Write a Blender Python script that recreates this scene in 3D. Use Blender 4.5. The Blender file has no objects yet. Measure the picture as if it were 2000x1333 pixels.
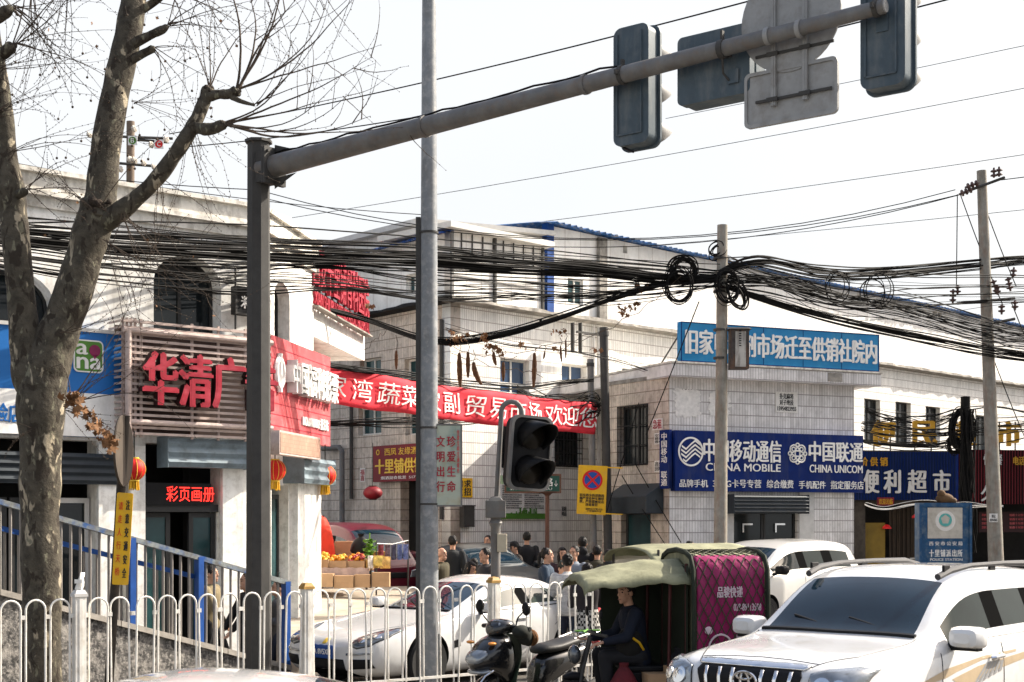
import bpy, bmesh, math, random
from mathutils import Vector, Matrix, Quaternion
from mathutils.bvhtree import BVHTree
SC = bpy.context.scene
COL = SC.collection
R = math.radians
rnd = random.Random(7)

# ---------------------------------------------------------------- camera, sky, sun, exposure
FPX, HOR, EYE = 2778.0, 1015.0, 2.2          # focal length in photo pixels, horizon row, eye height
cam = bpy.data.cameras.new('camera'); camo = bpy.data.objects.new('camera', cam); COL.objects.link(camo)
camo.location = (0, 0, EYE); camo.rotation_euler = (R(90), 0, 0)
cam.lens = 50; cam.sensor_width = 36; cam.shift_y = (HOR - 666.5) / 2000
cam.clip_start = 0.3; cam.clip_end = 3000
cam.dof.use_dof = True; cam.dof.focus_distance = 21; cam.dof.aperture_fstop = 5.6
SC.camera = camo
SUN_AZ, SUN_EL = R(24), R(37)                # azimuth measured from +X towards +Y
sdir = Vector((math.cos(SUN_EL)*math.cos(SUN_AZ), math.cos(SUN_EL)*math.sin(SUN_AZ), math.sin(SUN_EL)))
W = bpy.data.worlds.new('World'); SC.world = W; W.use_nodes = True
nt = W.node_tree; nt.nodes.clear()
sky = nt.nodes.new('ShaderNodeTexSky'); sky.sky_type = 'NISHITA'; sky.sun_disc = False
sky.sun_elevation = SUN_EL; sky.sun_rotation = R(90) - SUN_AZ
sky.air_density = 1.0; sky.dust_density = 6.0; sky.ozone_density = 1.0
bg = nt.nodes.new('ShaderNodeBackground'); bg.inputs[1].default_value = 0.15
wo = nt.nodes.new('ShaderNodeOutputWorld')
# white spring haze: thick towards the horizon all round, thinning to clear sky overhead
hz = nt.nodes.new('ShaderNodeMix'); hz.data_type = 'RGBA'; hz.inputs[7].default_value = (3.75, 3.8, 3.82, 1)
tcw = nt.nodes.new('ShaderNodeTexCoord'); spw = nt.nodes.new('ShaderNodeSeparateXYZ'); mrw = nt.nodes.new('ShaderNodeMapRange'); mrw.interpolation_type = 'SMOOTHSTEP'
mrw.inputs[1].default_value = .40; mrw.inputs[2].default_value = .62; mrw.inputs[3].default_value = .92; mrw.inputs[4].default_value = .12
nzw = nt.nodes.new('ShaderNodeTexNoise'); nzw.inputs['Scale'].default_value = 2.2; nzw.inputs['Detail'].default_value = 4
mlw = nt.nodes.new('ShaderNodeMath'); mlw.operation = 'MULTIPLY_ADD'; mlw.inputs[1].default_value = .16; 
nt.links.new(tcw.outputs['Generated'], spw.inputs[0]); nt.links.new(tcw.outputs['Generated'], nzw.inputs[0])
nt.links.new(nzw.outputs[0], mlw.inputs[0]); nt.links.new(spw.outputs[2], mlw.inputs[2]); nt.links.new(mlw.outputs[0], mrw.inputs[0])
vzw = nt.nodes.new('ShaderNodeMix'); vzw.data_type = 'RGBA'; vzw.inputs[6].default_value = (2.95, 3.08, 3.2, 1); vzw.inputs[7].default_value = (3.75, 3.72, 3.66, 1)
nt.links.new(nzw.outputs[0], vzw.inputs[0]); nt.links.new(vzw.outputs[2], hz.inputs[7])
nt.links.new(mrw.outputs[0], hz.inputs[0]); nt.links.new(sky.outputs[0], hz.inputs[6])
nt.links.new(hz.outputs[2], bg.inputs[0]); nt.links.new(bg.outputs[0], wo.inputs[0])
sl = bpy.data.lights.new('sun', 'SUN'); sl.energy = 5.0; sl.angle = R(0.5); sl.color = (1.0, 0.92, 0.80)
so = bpy.data.objects.new('sun', sl); COL.objects.link(so); so.location = (20, 20, 30)
so.rotation_euler = (-sdir).to_track_quat('-Z', 'Y').to_euler()
SC.view_settings.view_transform = 'Standard'; SC.view_settings.look = 'None'
SC.view_settings.exposure = 1.0; SC.view_settings.gamma = 1.0; SC.view_settings.use_curve_mapping = False

# ---------------------------------------------------------------- helpers
def P(px, py, Y):
    """point seen at photo pixel (px, py) at distance Y"""
    return Vector(((px-1000)*Y/FPX, Y, EYE-(py-HOR)*Y/FPX))
def gz(Y):
    return max(0.0, min(.9, (Y-27)*0.03))
def link(o, parent=None):
    COL.objects.link(o)
    if parent is not None: o.parent = parent
    return o
def tag(o, label, cat, group=None):
    o['label'] = label; o['category'] = cat
    if group: o['group'] = group
    return o
def thing(name, label, cat, loc=(0, 0, 0), rz=0, group=None):
    o = bpy.data.objects.new(name, None); o.empty_display_size = .2; COL.objects.link(o)
    o.location = loc; o.rotation_euler = (0, 0, rz)
    return tag(o, label, cat, group)
def copy_tree(o, parent=None):
    c = o.copy(); COL.objects.link(c)
    if parent is not None: c.parent = parent
    for ch in list(o.children): copy_tree(ch, c)
    return c

class MB:
    """collects shapes and links them as one mesh object"""
    def __init__(s): s.v = []; s.f = []; s.m = []; s.mi = 0
    def mat(s, i): s.mi = i; return s
    def add(s, vs, fs, M=None):
        n = len(s.v)
        for p in vs:
            p = Vector(p)
            s.v.append(M @ p if M else p)
        for f in fs: s.f.append([n+i for i in f]); s.m.append(s.mi)
        return s
    def box(s, x0, x1, y0, y1, z0, z1, M=None):
        vs = [(x0,y0,z0),(x1,y0,z0),(x1,y1,z0),(x0,y1,z0),(x0,y0,z1),(x1,y0,z1),(x1,y1,z1),(x0,y1,z1)]
        return s.add(vs, [(0,3,2,1),(4,5,6,7),(0,1,5,4),(1,2,6,5),(2,3,7,6),(3,0,4,7)], M)
    def tube(s, pts, r, seg=8, cap=True, M=None):
        pts = [Vector(p) for p in pts]
        n = len(pts); rs = r if isinstance(r, (list, tuple)) else [r]*n
        vs = []; fs = []; prev = None
        for i, p in enumerate(pts):
            d = (pts[min(i+1, n-1)] - pts[max(i-1, 0)])
            if d.length < 1e-9: d = Vector((0, 0, 1))
            d.normalize()
            if prev is None:
                a = Vector((0, 0, 1)) if abs(d.z) < .9 else Vector((1, 0, 0))
                u = d.cross(a).normalized()
            else:
                u = (prev - d*prev.dot(d))
                u = u.normalized() if u.length > 1e-6 else d.orthogonal().normalized()
            prev = u; w = d.cross(u)
            for k in range(seg):
                t = 2*math.pi*k/seg
                vs.append(p + (u*math.cos(t) + w*math.sin(t))*rs[i])
        for i in range(n-1):
            for k in range(seg):
                k2 = (k+1) % seg
                fs.append((i*seg+k, i*seg+k2, (i+1)*seg+k2, (i+1)*seg+k))
        if cap:
            fs.append(tuple(range(seg))[::-1]); fs.append(tuple((n-1)*seg+k for k in range(seg)))
        return s.add(vs, fs, M)
    def lathe(s, prof, seg=24, M=None):
        """prof: (radius, z) pairs about local z"""
        vs = []; fs = []; n = len(prof)
        for r, z in prof:
            for k in range(seg):
                t = 2*math.pi*k/seg; vs.append((r*math.cos(t), r*math.sin(t), z))
        for i in range(n-1):
            for k in range(seg):
                k2 = (k+1) % seg
                fs.append((i*seg+k, i*seg+k2, (i+1)*seg+k2, (i+1)*seg+k))
        if prof[0][0] > 1e-4: fs.append(tuple(range(seg))[::-1])
        if prof[-1][0] > 1e-4: fs.append(tuple((n-1)*seg+k for k in range(seg)))
        return s.add(vs, fs, M)
    def ball(s, c, r, seg=14, rings=9, M=None):
        r = r if isinstance(r, (tuple, list)) else (r, r, r)
        vs = []; fs = []
        for i in range(rings+1):
            a = math.pi*i/rings - math.pi/2
            for k in range(seg):
                t = 2*math.pi*k/seg
                vs.append((c[0]+r[0]*math.cos(a)*math.cos(t), c[1]+r[1]*math.cos(a)*math.sin(t), c[2]+r[2]*math.sin(a)))
        for i in range(rings):
            for k in range(seg):
                k2 = (k+1) % seg
                fs.append((i*seg+k, i*seg+k2, (i+1)*seg+k2, (i+1)*seg+k))
        return s.add(vs, fs, M)
    def grid(s, rows, M=None, closed=False):
        vs = [p for r in rows for p in r]; w = len(rows[0]); fs = []
        for i in range(len(rows)-1):
            for k in range(w if closed else w-1):
                k2 = (k+1) % w
                fs.append((i*w+k, i*w+k2, (i+1)*w+k2, (i+1)*w+k))
        return s.add(vs, fs, M)
    def mesh(s, name):
        me = bpy.data.meshes.new(name)
        me.from_pydata([tuple(p) for p in s.v], [], s.f)
        me.polygons.foreach_set('material_index', s.m)
        me.update(); return me
    def build(s, name, mats, parent=None, smooth=True, bevel=0, loc=None, rz=0, merge=True, ang=35):
        me = s.mesh(name)
        if merge:
            bm = bmesh.new(); bm.from_mesh(me)
            bmesh.ops.remove_doubles(bm, verts=bm.verts, dist=1e-5)
            bm.to_mesh(me); bm.free()
        return mkobj(name, me, mats, parent, smooth, bevel, loc, rz, ang)
def mkobj(name, me, mats, parent=None, smooth=True, bevel=0, loc=None, rz=0, ang=35):
    if not isinstance(mats, (list, tuple)): mats = [mats]
    me.materials.clear()
    for m in mats: me.materials.append(m)
    if smooth:
        me.polygons.foreach_set('use_smooth', [True]*len(me.polygons))
        me.set_sharp_from_angle(angle=R(ang))
    o = bpy.data.objects.new(name, me); link(o, parent)
    if loc is not None: o.location = loc
    o.rotation_euler = (0, 0, rz)
    if bevel:
        b = o.modifiers.new('bevel', 'BEVEL'); b.width = bevel; b.segments = 2; b.limit_method = 'ANGLE'; b.angle_limit = R(40)
    return o

def curve_mesh(cu):
    o = bpy.data.objects.new('tmp', cu); COL.objects.link(o)
    dg = bpy.context.evaluated_depsgraph_get(); dg.update()
    me = bpy.data.meshes.new_from_object(o.evaluated_get(dg))
    bpy.data.objects.remove(o); bpy.data.curves.remove(cu)
    return me
def panel_mesh(outer, holes=(), t=.1):
    """flat slab in local x-z with holes; front at y=0, back at y=t"""
    cu = bpy.data.curves.new('panel', 'CURVE'); cu.dimensions = '2D'; cu.fill_mode = 'BOTH'; cu.extrude = t/2
    for lp in [outer]+list(holes):
        sp = cu.splines.new('POLY'); sp.points.add(len(lp)-1); sp.use_cyclic_u = True
        for q, (x, z) in zip(sp.points, lp): q.co = (x, z, 0, 1)
    me = curve_mesh(cu)
    for v in me.vertices:
        x, y, z = v.co; v.co = (x, t/2-z, y)
    me.update(); return me
def panel(name, outer, holes, t, mats, parent=None, y=0, smooth=False, bevel=0):
    o = mkobj(name, panel_mesh(outer, holes, t), mats, parent, smooth, bevel)
    o.location = (0, y, 0); return o
def rect(x0, x1, z0, z1): return [(x0,z0),(x1,z0),(x1,z1),(x0,z1)]
def rrect(x0, x1, z0, z1, r, n=5):
    out = []
    for cx, cz, a in ((x1-r,z0+r,-90),(x1-r,z1-r,0),(x0+r,z1-r,90),(x0+r,z0+r,180)):
        for i in range(n+1):
            t = R(a+90*i/n); out.append((cx+r*math.cos(t), cz+r*math.sin(t)))
    return out
def arch(x0, x1, z0, zs, zt, n=12):
    """opening with a segmental arch from spring zs to crown zt"""
    out = [(x0,z0),(x1,z0)]
    for i in range(n+1):
        t = math.pi*i/n; out.append(((x0+x1)/2+(x1-x0)/2*math.cos(t), zs+(zt-zs)*math.sin(t)))
    return out
def circ(cx, cz, r, n=24, a0=0): return [(cx+r*math.cos(a0+2*math.pi*i/n), cz+r*math.sin(a0+2*math.pi*i/n)) for i in range(n)]

def text_mesh(s, depth=.01, bold=0.0, space=1.0, line=1.0):
    cu = bpy.data.curves.new('txt', 'FONT'); cu.body = s; cu.extrude = depth/2; cu.offset = bold
    cu.resolution_u = 3; cu.space_character = space; cu.space_line = line; cu.align_x = 'CENTER'
    return curve_mesh(cu)
def lettering(parent, s, box, mat, y=-.003, depth=.004, bold=.02, name='lettering', space=1.0, line=1.0, M=None):
    """characters fitted into (x0,x1,z0,z1) on the parent's front, facing local -y; bold thickens the strokes"""
    me = text_mesh(s, .1, 0, space, line)
    if not me.vertices: return None
    co = [v.co.copy() for v in me.vertices]
    a, b = min(c.x for c in co), max(c.x for c in co); c_, d = min(c.y for c in co), max(c.y for c in co)
    x0, x1, z0, z1 = box
    fs = [tuple(p.vertices) for p in me.polygons]; bpy.data.meshes.remove(me)
    k = bold*(z1-z0)/(s.count('\n')+1)
    mb = MB()
    for i, (dx, dz) in enumerate(((0, 0), (-k, 0), (k, 0), (0, k*.7)) if bold > .005 else ((0, 0),)):
        mb.add([(x0+(p.x-a)/(b-a)*(x1-x0)+dx, y-(p.z/.1+.5)*depth-.0006*i, z0+(p.y-c_)/(d-c_)*(z1-z0)+dz) for p in co], fs, M)
    return mb.build(name, mat, parent, False, merge=False)

class Frame:
    """a vertical wall from A to B (left to right as seen): x along it, y into the building, z up"""
    def __init__(s, A, B):
        s.A = Vector((A[0], A[1], 0)); s.B = Vector((B[0], B[1], 0)); d = s.B-s.A
        s.L = d.length; s.d = d.normalized(); s.rz = math.atan2(d.y, d.x)
        s.n = Vector((-s.d.y, s.d.x, 0))
    def uz(s, px, py, off=0.0):
        k = (px-1000)/FPX; A = s.A + s.n*off
        u = (k*A.y-A.x)/(s.d.x-k*s.d.y)
        Y = A.y+s.d.y*u
        return u, EYE-(py-HOR)*Y/FPX
    def box(s, x0, y0, x1, y1, off=0.0):
        u0, za = s.uz(x0, (y0+y1)/2, off); u1, zb = s.uz(x1, (y0+y1)/2, off)
        um = (x0+x1)/2
        return u0, u1, s.uz(um, y1, off)[1], s.uz(um, y0, off)[1]
    def w(s, u, y, z): return s.A + s.d*u + s.n*y + Vector((0, 0, z))

# ---------------------------------------------------------------- materials
def NODE(n, t, **kw):
    o = n.new(t)
    for k, v in kw.items(): setattr(o, k, v)
    return o
def mat(name, col, rough=.6, metal=0.0, var=.12, scale=4.0, bump=0.0, stain=None, spec=.28, coat=0.0, stretch=(1,1,1), emit=None, trans=0, detail=5):
    """principled surface with noise wear; stain = (colour, amount, scale, stretch)"""
    m = bpy.data.materials.new(name); m.use_nodes = True
    n = m.node_tree.nodes; l = m.node_tree.links; b = n['Principled BSDF']
    b.inputs['Roughness'].default_value = rough; b.inputs['Metallic'].default_value = metal
    b.inputs['Specular IOR Level'].default_value = spec
    b.inputs['Coat Weight'].default_value = coat; b.inputs['Coat Roughness'].default_value = .05
    b.inputs['Transmission Weight'].default_value = trans
    col = tuple(col)+(1,) if len(col) == 3 else col
    tc = n.new('ShaderNodeTexCoord'); last = None
    def noise(sc, st, det=5):
        mp = n.new('ShaderNodeMapping'); mp.inputs['Scale'].default_value = st
        l.new(tc.outputs['Object'], mp.inputs[0])
        t = n.new('ShaderNodeTexNoise'); t.inputs['Scale'].default_value = sc; t.inputs['Detail'].default_value = det
        t.inputs['Roughness'].default_value = .65
        l.new(mp.outputs[0], t.inputs[0]); return t
    def mix(a, bcol, fac, blend='MIX'):
        x = n.new('ShaderNodeMix'); x.data_type = 'RGBA'; x.blend_type = blend
        if isinstance(a, tuple): x.inputs[6].default_value = a
        else: l.new(a, x.inputs[6])
        if isinstance(bcol, tuple): x.inputs[7].default_value = bcol
        else: l.new(bcol, x.inputs[7])
        if isinstance(fac, float): x.inputs[0].default_value = fac
        else: l.new(fac, x.inputs[0])
        return x.outputs[2]
    def ramp(src, a, c):
        r = n.new('ShaderNodeMapRange'); r.inputs[1].default_value = a; r.inputs[2].default_value = c
        l.new(src, r.inputs[0]); return r.outputs[0]
    out = col
    if var:
        t = noise(scale, stretch, detail)
        dark = tuple(c*(1-var*1.6) for c in col[:3])+(1,); lite = tuple(min(1, c*(1+var)) for c in col[:3])+(1,)
        out = mix(dark, lite, ramp(t.outputs[0], .3, .7))
        rr = n.new('ShaderNodeMapRange'); rr.inputs[3].default_value = max(0.02, rough*.8); rr.inputs[4].default_value = min(1, rough*1.25)
        l.new(t.outputs[0], rr.inputs[0]); l.new(rr.outputs[0], b.inputs['Roughness'])
    if stain:
        for sc_ in (stain if isinstance(stain, list) else [stain]):
            c, amt, ssc, sst = sc_
            t2 = noise(ssc, sst, 6)
            f = n.new('ShaderNodeMath'); f.operation = 'MULTIPLY'; f.inputs[1].default_value = amt
            l.new(ramp(t2.outputs[0], .48, .66), f.inputs[0])
            out = mix(out, tuple(c)+(1,), f.outputs[0])
    if isinstance(out, tuple): b.inputs['Base Color'].default_value = out
    else: l.new(out, b.inputs['Base Color'])
    if bump:
        t3 = noise(scale*3, stretch, 6); bp = n.new('ShaderNodeBump'); bp.inputs['Strength'].default_value = bump; bp.inputs['Distance'].default_value = .02
        l.new(t3.outputs[0], bp.inputs['Height']); l.new(bp.outputs[0], b.inputs['Normal'])
    if emit:
        b.inputs['Emission Color'].default_value = tuple(emit[0])+(1,); b.inputs['Emission Strength'].default_value = emit[1]
    m['out'] = 0
    return m
def tile_mat(name, col, joint, tw=.075, th=.27, dirt=.35, vamt=.6, hamt=.9, dirtcol=(.11,.085,.065)):
    """narrow upright wall tiles: object x and z give the joints, noise gives grime and broken patches"""
    m = mat(name, col, .45, var=.10, scale=1.3, stain=[(dirtcol, dirt, 1.1, (1.6,1.6,.35)), (dirtcol, dirt*.9, 7.0, (1,1,.8))])
    n = m.node_tree.nodes; l = m.node_tree.links; b = n['Principled BSDF']
    src = b.inputs['Base Color'].links[0].from_socket
    tc = n.new('ShaderNodeTexCoord'); sp = n.new('ShaderNodeSeparateXYZ'); l.new(tc.outputs['Object'], sp.inputs[0])
    def line(sock, pitch, w, amt):
        d = NODE(n, 'ShaderNodeMath', operation='DIVIDE'); d.inputs[1].default_value = pitch; l.new(sock, d.inputs[0])
        f = NODE(n, 'ShaderNodeMath', operation='FRACT'); l.new(d.outputs[0], f.inputs[0])
        c = NODE(n, 'ShaderNodeMath', operation='LESS_THAN'); c.inputs[1].default_value = w; l.new(f.outputs[0], c.inputs[0])
        a = NODE(n, 'ShaderNodeMath', operation='MULTIPLY'); a.inputs[1].default_value = amt; l.new(c.outputs[0], a.inputs[0])
        return a.outputs[0]
    mx = NODE(n, 'ShaderNodeMath', operation='MAXIMUM')
    l.new(line(sp.outputs[0], tw, .2 if tw < .2 else .05, vamt), mx.inputs[0]); l.new(line(sp.outputs[2], th, .075, hamt), mx.inputs[1])
    # individual tiles differ a little
    cm = n.new('ShaderNodeCombineXYZ')
    for i, (k, p) in enumerate(((0, tw), (2, th))):
        d = NODE(n, 'ShaderNodeMath', operation='DIVIDE'); d.inputs[1].default_value = p; l.new(sp.outputs[k], d.inputs[0])
        f = NODE(n, 'ShaderNodeMath', operation='FLOOR'); l.new(d.outputs[0], f.inputs[0]); l.new(f.outputs[0], cm.inputs[i])
    wn = NODE(n, 'ShaderNodeTexWhiteNoise', noise_dimensions='3D'); l.new(cm.outputs[0], wn.inputs[0])
    mr = n.new('ShaderNodeMapRange'); mr.inputs[3].default_value = .86; mr.inputs[4].default_value = 1.06; l.new(wn.outputs[0], mr.inputs[0])
    mm = NODE(n, 'ShaderNodeMix', data_type='RGBA', blend_type='MULTIPLY'); mm.inputs[0].default_value = 1
    l.new(src, mm.inputs[6]); l.new(mr.outputs[0], mm.inputs[7])
    x = NODE(n, 'ShaderNodeMix', data_type='RGBA'); l.new(mx.outputs[0], x.inputs[0]); l.new(mm.outputs[2], x.inputs[6])
    x.inputs[7].default_value = tuple(joint)+(1,)
    l.new(x.outputs[2], b.inputs['Base Color'])
    bp = n.new('ShaderNodeBump'); bp.inputs['Strength'].default_value = .3; bp.inputs['Distance'].default_value = .01; bp.invert = True
    l.new(mx.outputs[0], bp.inputs['Height']); l.new(bp.outputs[0], b.inputs['Normal'])
    return m
def bark_mat():
    m = mat('plane_bark', (.072,.062,.046), .95, var=.35, scale=9, bump=.8)
    n = m.node_tree.nodes; l = m.node_tree.links; b = n['Principled BSDF']
    src = b.inputs['Base Color'].links[0].from_socket
    tc = n.new('ShaderNodeTexCoord'); mp = n.new('ShaderNodeMapping'); mp.inputs['Scale'].default_value = (1.2,1.2,.6)
    l.new(tc.outputs['Object'], mp.inputs[0])
    def layer(src, sc, a, c, col, seed):
        t = n.new('ShaderNodeTexNoise'); t.inputs['Scale'].default_value = sc; t.inputs['Detail'].default_value = 3
        t.noise_dimensions = '4D'; t.inputs['W'].default_value = seed; t.inputs['Distortion'].default_value = .6
        l.new(mp.outputs[0], t.inputs[0])
        r = n.new('ShaderNodeMapRange'); r.inputs[1].default_value = a; r.inputs[2].default_value = c; l.new(t.outputs[0], r.inputs[0])
        x = NODE(n, 'ShaderNodeMix', data_type='RGBA'); l.new(r.outputs[0], x.inputs[0]); l.new(src, x.inputs[6])
        x.inputs[7].default_value = col+(1,); return x.outputs[2]
    s = layer(src, 6.5, .60, .64, (.34,.29,.21), 1)
    s = layer(s, 13, .60, .66, (.16,.15,.105), 5)
    s = layer(s, 9, .545, .59, (.032,.025,.018), 9)
    l.new(s, b.inputs['Base Color']); return m
K = {}
def defmats():
    W3 = (.74,.72,.67)
    K['stucco'] = mat('white_stucco', (.86,.85,.81), .85, var=.06, scale=2, bump=.1, stain=[((.25,.22,.17), .4, 1.4, (2.2,2.2,.3)), ((.33,.3,.25), .4, 9, (1,1,1))])
    K['parapet'] = mat('weathered_parapet', (.76,.73,.66), .9, var=.12, scale=3, bump=.2, stain=[((.12,.10,.08), .55, 1.6, (2,2,.5)), ((.2,.17,.13), .5, 8, (1,1,1))])
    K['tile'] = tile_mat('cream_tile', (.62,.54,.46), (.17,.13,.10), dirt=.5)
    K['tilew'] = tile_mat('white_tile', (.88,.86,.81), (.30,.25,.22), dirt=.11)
    K['tileg'] = tile_mat('grey_white_tile', (.74,.72,.71), (.24,.22,.21), dirt=.28, dirtcol=(.2,.18,.16))
    K['board'] = tile_mat('white_wall_board', (.88,.86,.82), (.45,.40,.36), tw=.62, th=60, dirt=.16, vamt=.55, dirtcol=(.3,.26,.2))
    K['cement'] = mat('grey_cement', (.30,.28,.25), .95, var=.25, scale=5, bump=.4, stain=((.08,.07,.06), .6, 3, (1,1,1)))
    K['concrete'] = mat('pole_concrete', (.27,.255,.22), .9, var=.15, scale=8, bump=.15, stain=[((.14,.12,.09), .5, 3, (2,2,.4)), ((.22,.10,.05), .35, 6, (2,2,.6))])
    K['asphalt'] = mat('dusty_asphalt', (.10,.09,.078), .92, var=.2, scale=1.2, bump=.3, stain=((.07,.065,.06), .5, .5, (1,1,1)))
    K['paving'] = mat('sandy_concrete', (.36,.31,.25), .9, var=.12, scale=2, bump=.15, stain=((.25,.2,.15), .4, 2.5, (1,1,1)))
    K['granite'] = mat('speckled_granite', (.10,.095,.09), .85, var=.55, scale=16, bump=.6, stain=[((.40,.37,.33), .9, 4.2, (1,1,1)), ((.025,.025,.025), .9, 6.5, (1,1,1)), ((.45,.42,.38), .8, 22, (1,1,1))])
    K['coping'] = mat('stone_coping', (.36,.33,.29), .85, var=.2, scale=6, bump=.2)
    K['galv'] = mat('galvanised_steel', (.17,.168,.165), .6, .2, var=.18, scale=5, stain=[((.13,.12,.11), .5, 4, (1.5,1.5,.6)), ((.20,.13,.08), .3, 11, (1,1,1))])
    K['galvd'] = mat('dark_galvanised_steel', (.055,.053,.05), .65, .1, var=.2, scale=5, stain=((.06,.055,.05), .5, 4, (2,2,.5)))
    K['poleg'] = mat('grey_pole_paint', (.21,.225,.24), .5, .1, var=.12, scale=4, stain=[((.14,.13,.12), .45, 5, (1.5,1.5,.5)), ((.45,.44,.42), .4, 12, (1,1,1))])
    K['sigback'] = mat('signal_back_paint', (.06,.085,.105), .5, .0, var=.14, scale=6, stain=((.16,.17,.17), .45, 5, (1.5,1.5,.6)))
    K['alu'] = mat('sign_back_aluminium', (.30,.30,.295), .55, .1, var=.1, scale=5, stain=((.17,.15,.13), .5, 6, (1,1,1)))
    K['black'] = mat('black_plastic', (.010,.010,.011), .5, spec=.15, var=.2, scale=8)
    K['rubber'] = mat('tyre_rubber', (.02,.02,.02), .85, var=.2, scale=12, bump=.1)
    K['cable'] = mat('black_cable', (.008,.0075,.007), .7, var=.3, scale=3, spec=.12)
    K['whitepaint'] = mat('fence_white_paint', (.72,.70,.65), .4, var=.08, scale=6, stain=((.36,.3,.22), .5, 8, (1,1,.6)))
    K['capgold'] = mat('ochre_post_cap', (.40,.24,.07), .5, var=.2, scale=20)
    K['bluepaint'] = mat('worn_blue_rail_paint', (.20,.22,.22), .5, var=.25, scale=9, stain=[((.015,.07,.22), 1.0, 5, (1,1,1)), ((.08,.06,.05), .5, 14, (1,1,1))])
    K['blue'] = mat('blue_paint', (.012,.065,.26), .45, var=.15, scale=5)
    K['greyrail'] = mat('grey_rail_paint', (.22,.205,.19), .5, var=.2, scale=8, stain=((.1,.08,.07), .5, 8, (1,1,1)))
    K['glassd'] = mat('dark_window_glass', (.012,.016,.018), .06, var=.25, scale=1.5, spec=.35)
    K['glassb'] = mat('blue_window_glass', (.03,.06,.12), .06, var=.25, scale=1.5, spec=.35)
    K['glassg'] = mat('green_window_glass', (.02,.055,.06), .06, var=.25, scale=1.5, spec=.35)
    K['frame'] = mat('dark_window_frame', (.03,.03,.03), .5, var=.1)
    K['framew'] = mat('white_window_frame', (.62,.60,.56), .5, var=.1)
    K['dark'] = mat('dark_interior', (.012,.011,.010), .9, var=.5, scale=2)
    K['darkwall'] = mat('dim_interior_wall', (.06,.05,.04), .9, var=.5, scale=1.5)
    K['shutter'] = mat('blue_grey_shutter', (.17,.22,.25), .5, .1, var=.15, scale=4, stain=((.05,.05,.05), .4, 5, (1,1,1)))
    K['shutterd'] = mat('dark_slate_shutter', (.03,.038,.046), .5, .1, var=.15, scale=4)
    K['lattice'] = mat('pinkish_lattice_paint', (.50,.40,.36), .5, var=.12, scale=5, stain=((.22,.15,.12), .5, 6, (1,1,1)))
    K['redletter'] = mat('red_sign_letter', (.34,.012,.03), .5, var=.2, scale=3, stain=((.50,.07,.10), .5, 3, (1,1,2)))
    K['redside'] = mat('dark_letter_side', (.03,.008,.008), .6, var=.1)
    K['redboard'] = mat('faded_red_board', (.48,.075,.085), .6, var=.12, scale=2, stain=[((.58,.19,.19), .6, 3, (1,1,1)), ((.4,.04,.04), .4, 5, (1,1,1))])
    K['redsign'] = mat('crimson_sign', (.16,.008,.014), .5, var=.12, scale=4)
    K['banner'] = mat('red_banner_cloth', (.68,.035,.055), .8, var=.12, scale=2, bump=.3, stain=((.48,.04,.05), .4, 1.2, (1,1,1)))
    K['white'] = mat('white_letter', (.80,.79,.76), .55, var=.1, scale=5, stain=((.5,.47,.42), .35, 3.5, (1.5,1.5,.5)))
    K['whited'] = mat('greyed_white', (.55,.54,.52), .6, var=.1, scale=5)
    K['skyblue'] = mat('bright_blue_sign', (.008,.19,.42), .5, var=.1, scale=1.2, stain=((.05,.28,.45), .4, 1.5, (1,1,1)))
    K['navy'] = mat('navy_sign', (.003,.018,.125), .5, var=.18, spec=.1, stain=((.035,.045,.10), .5, 2.2, (2,2,.4)), scale=1.5)
    K['anablue'] = mat('shop_blue_sign', (.008,.13,.42), .45, var=.08, scale=1.5)
    K['yellow'] = mat('yellow_sign', (.75,.43,.015), .5, var=.08, scale=6, stain=((.45,.3,.1), .3, 9, (1,1,1)))
    K['gold'] = mat('gold_letter', (.75,.50,.06), .5, var=.1)
    K['orange'] = mat('ochre_letter', (.46,.24,.015), .5, var=.1)
    K['green'] = mat('sign_green', (.08,.22,.03), .5, var=.1)
    K['red'] = mat('bright_red', (.62,.015,.015), .5, var=.1)
    K['lantern'] = mat('lantern_silk', (.60,.014,.01), .55, var=.15, scale=6)
    K['tassel'] = mat('yellow_tassel', (.72,.42,.03), .8, var=.2, scale=30, stretch=(1,1,.1))
    K['ledred'] = mat('red_led', (.3,.005,.005), .5, var=0, emit=((1.0,.03,.02), 1.6))
    K['olive'] = mat('olive_canvas', (.20,.20,.125), .9, var=.16, scale=4, bump=.3, stain=((.33,.33,.22), .5, 2, (1,1,1)))
    K['dolive'] = mat('dark_green_canvas', (.020,.026,.016), .85, var=.2, scale=4, bump=.2)
    K['magenta'] = mat('magenta_tarpaulin', (.26,.012,.085), .4, var=.18, scale=3, bump=.35)
    K['net'] = mat('cargo_net_cord', (.05,.05,.03), .8, var=.2)
    K['carwhite'] = mat('white_car_paint', (.62,.62,.615), .25, var=.02, scale=1, coat=1.0, stain=[((.50,.47,.42), .22, 2.5, (1,1,1)), ((.42,.38,.33), .18, 9, (1,1,1))])
    K['carsilver'] = mat('silver_van_paint', (.60,.59,.56), .3, .2, var=.03, scale=1, coat=.8)
    K['cardark'] = mat('dark_car_paint', (.010,.012,.015), .3, .0, var=.05, coat=.08, spec=.2)
    K['carmaroon'] = mat('maroon_van_paint', (.085,.006,.016), .35, .0, var=.06, coat=.35)
    K['carglass'] = mat('tinted_car_glass', (.008,.022,.036), .04, var=.3, scale=1, spec=.4)
    K['carglassl'] = mat('light_car_glass', (.035,.05,.045), .05, var=.2, scale=2, spec=.5)
    K['carglassm'] = mat('dark_side_glass', (.010,.016,.014), .05, var=.2, scale=2, spec=.2)
    K['chrome'] = mat('chrome', (.72,.72,.72), .12, 1.0, var=.05)
    K['rim'] = mat('alloy_rim', (.30,.31,.32), .35, .7, var=.1)
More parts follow.
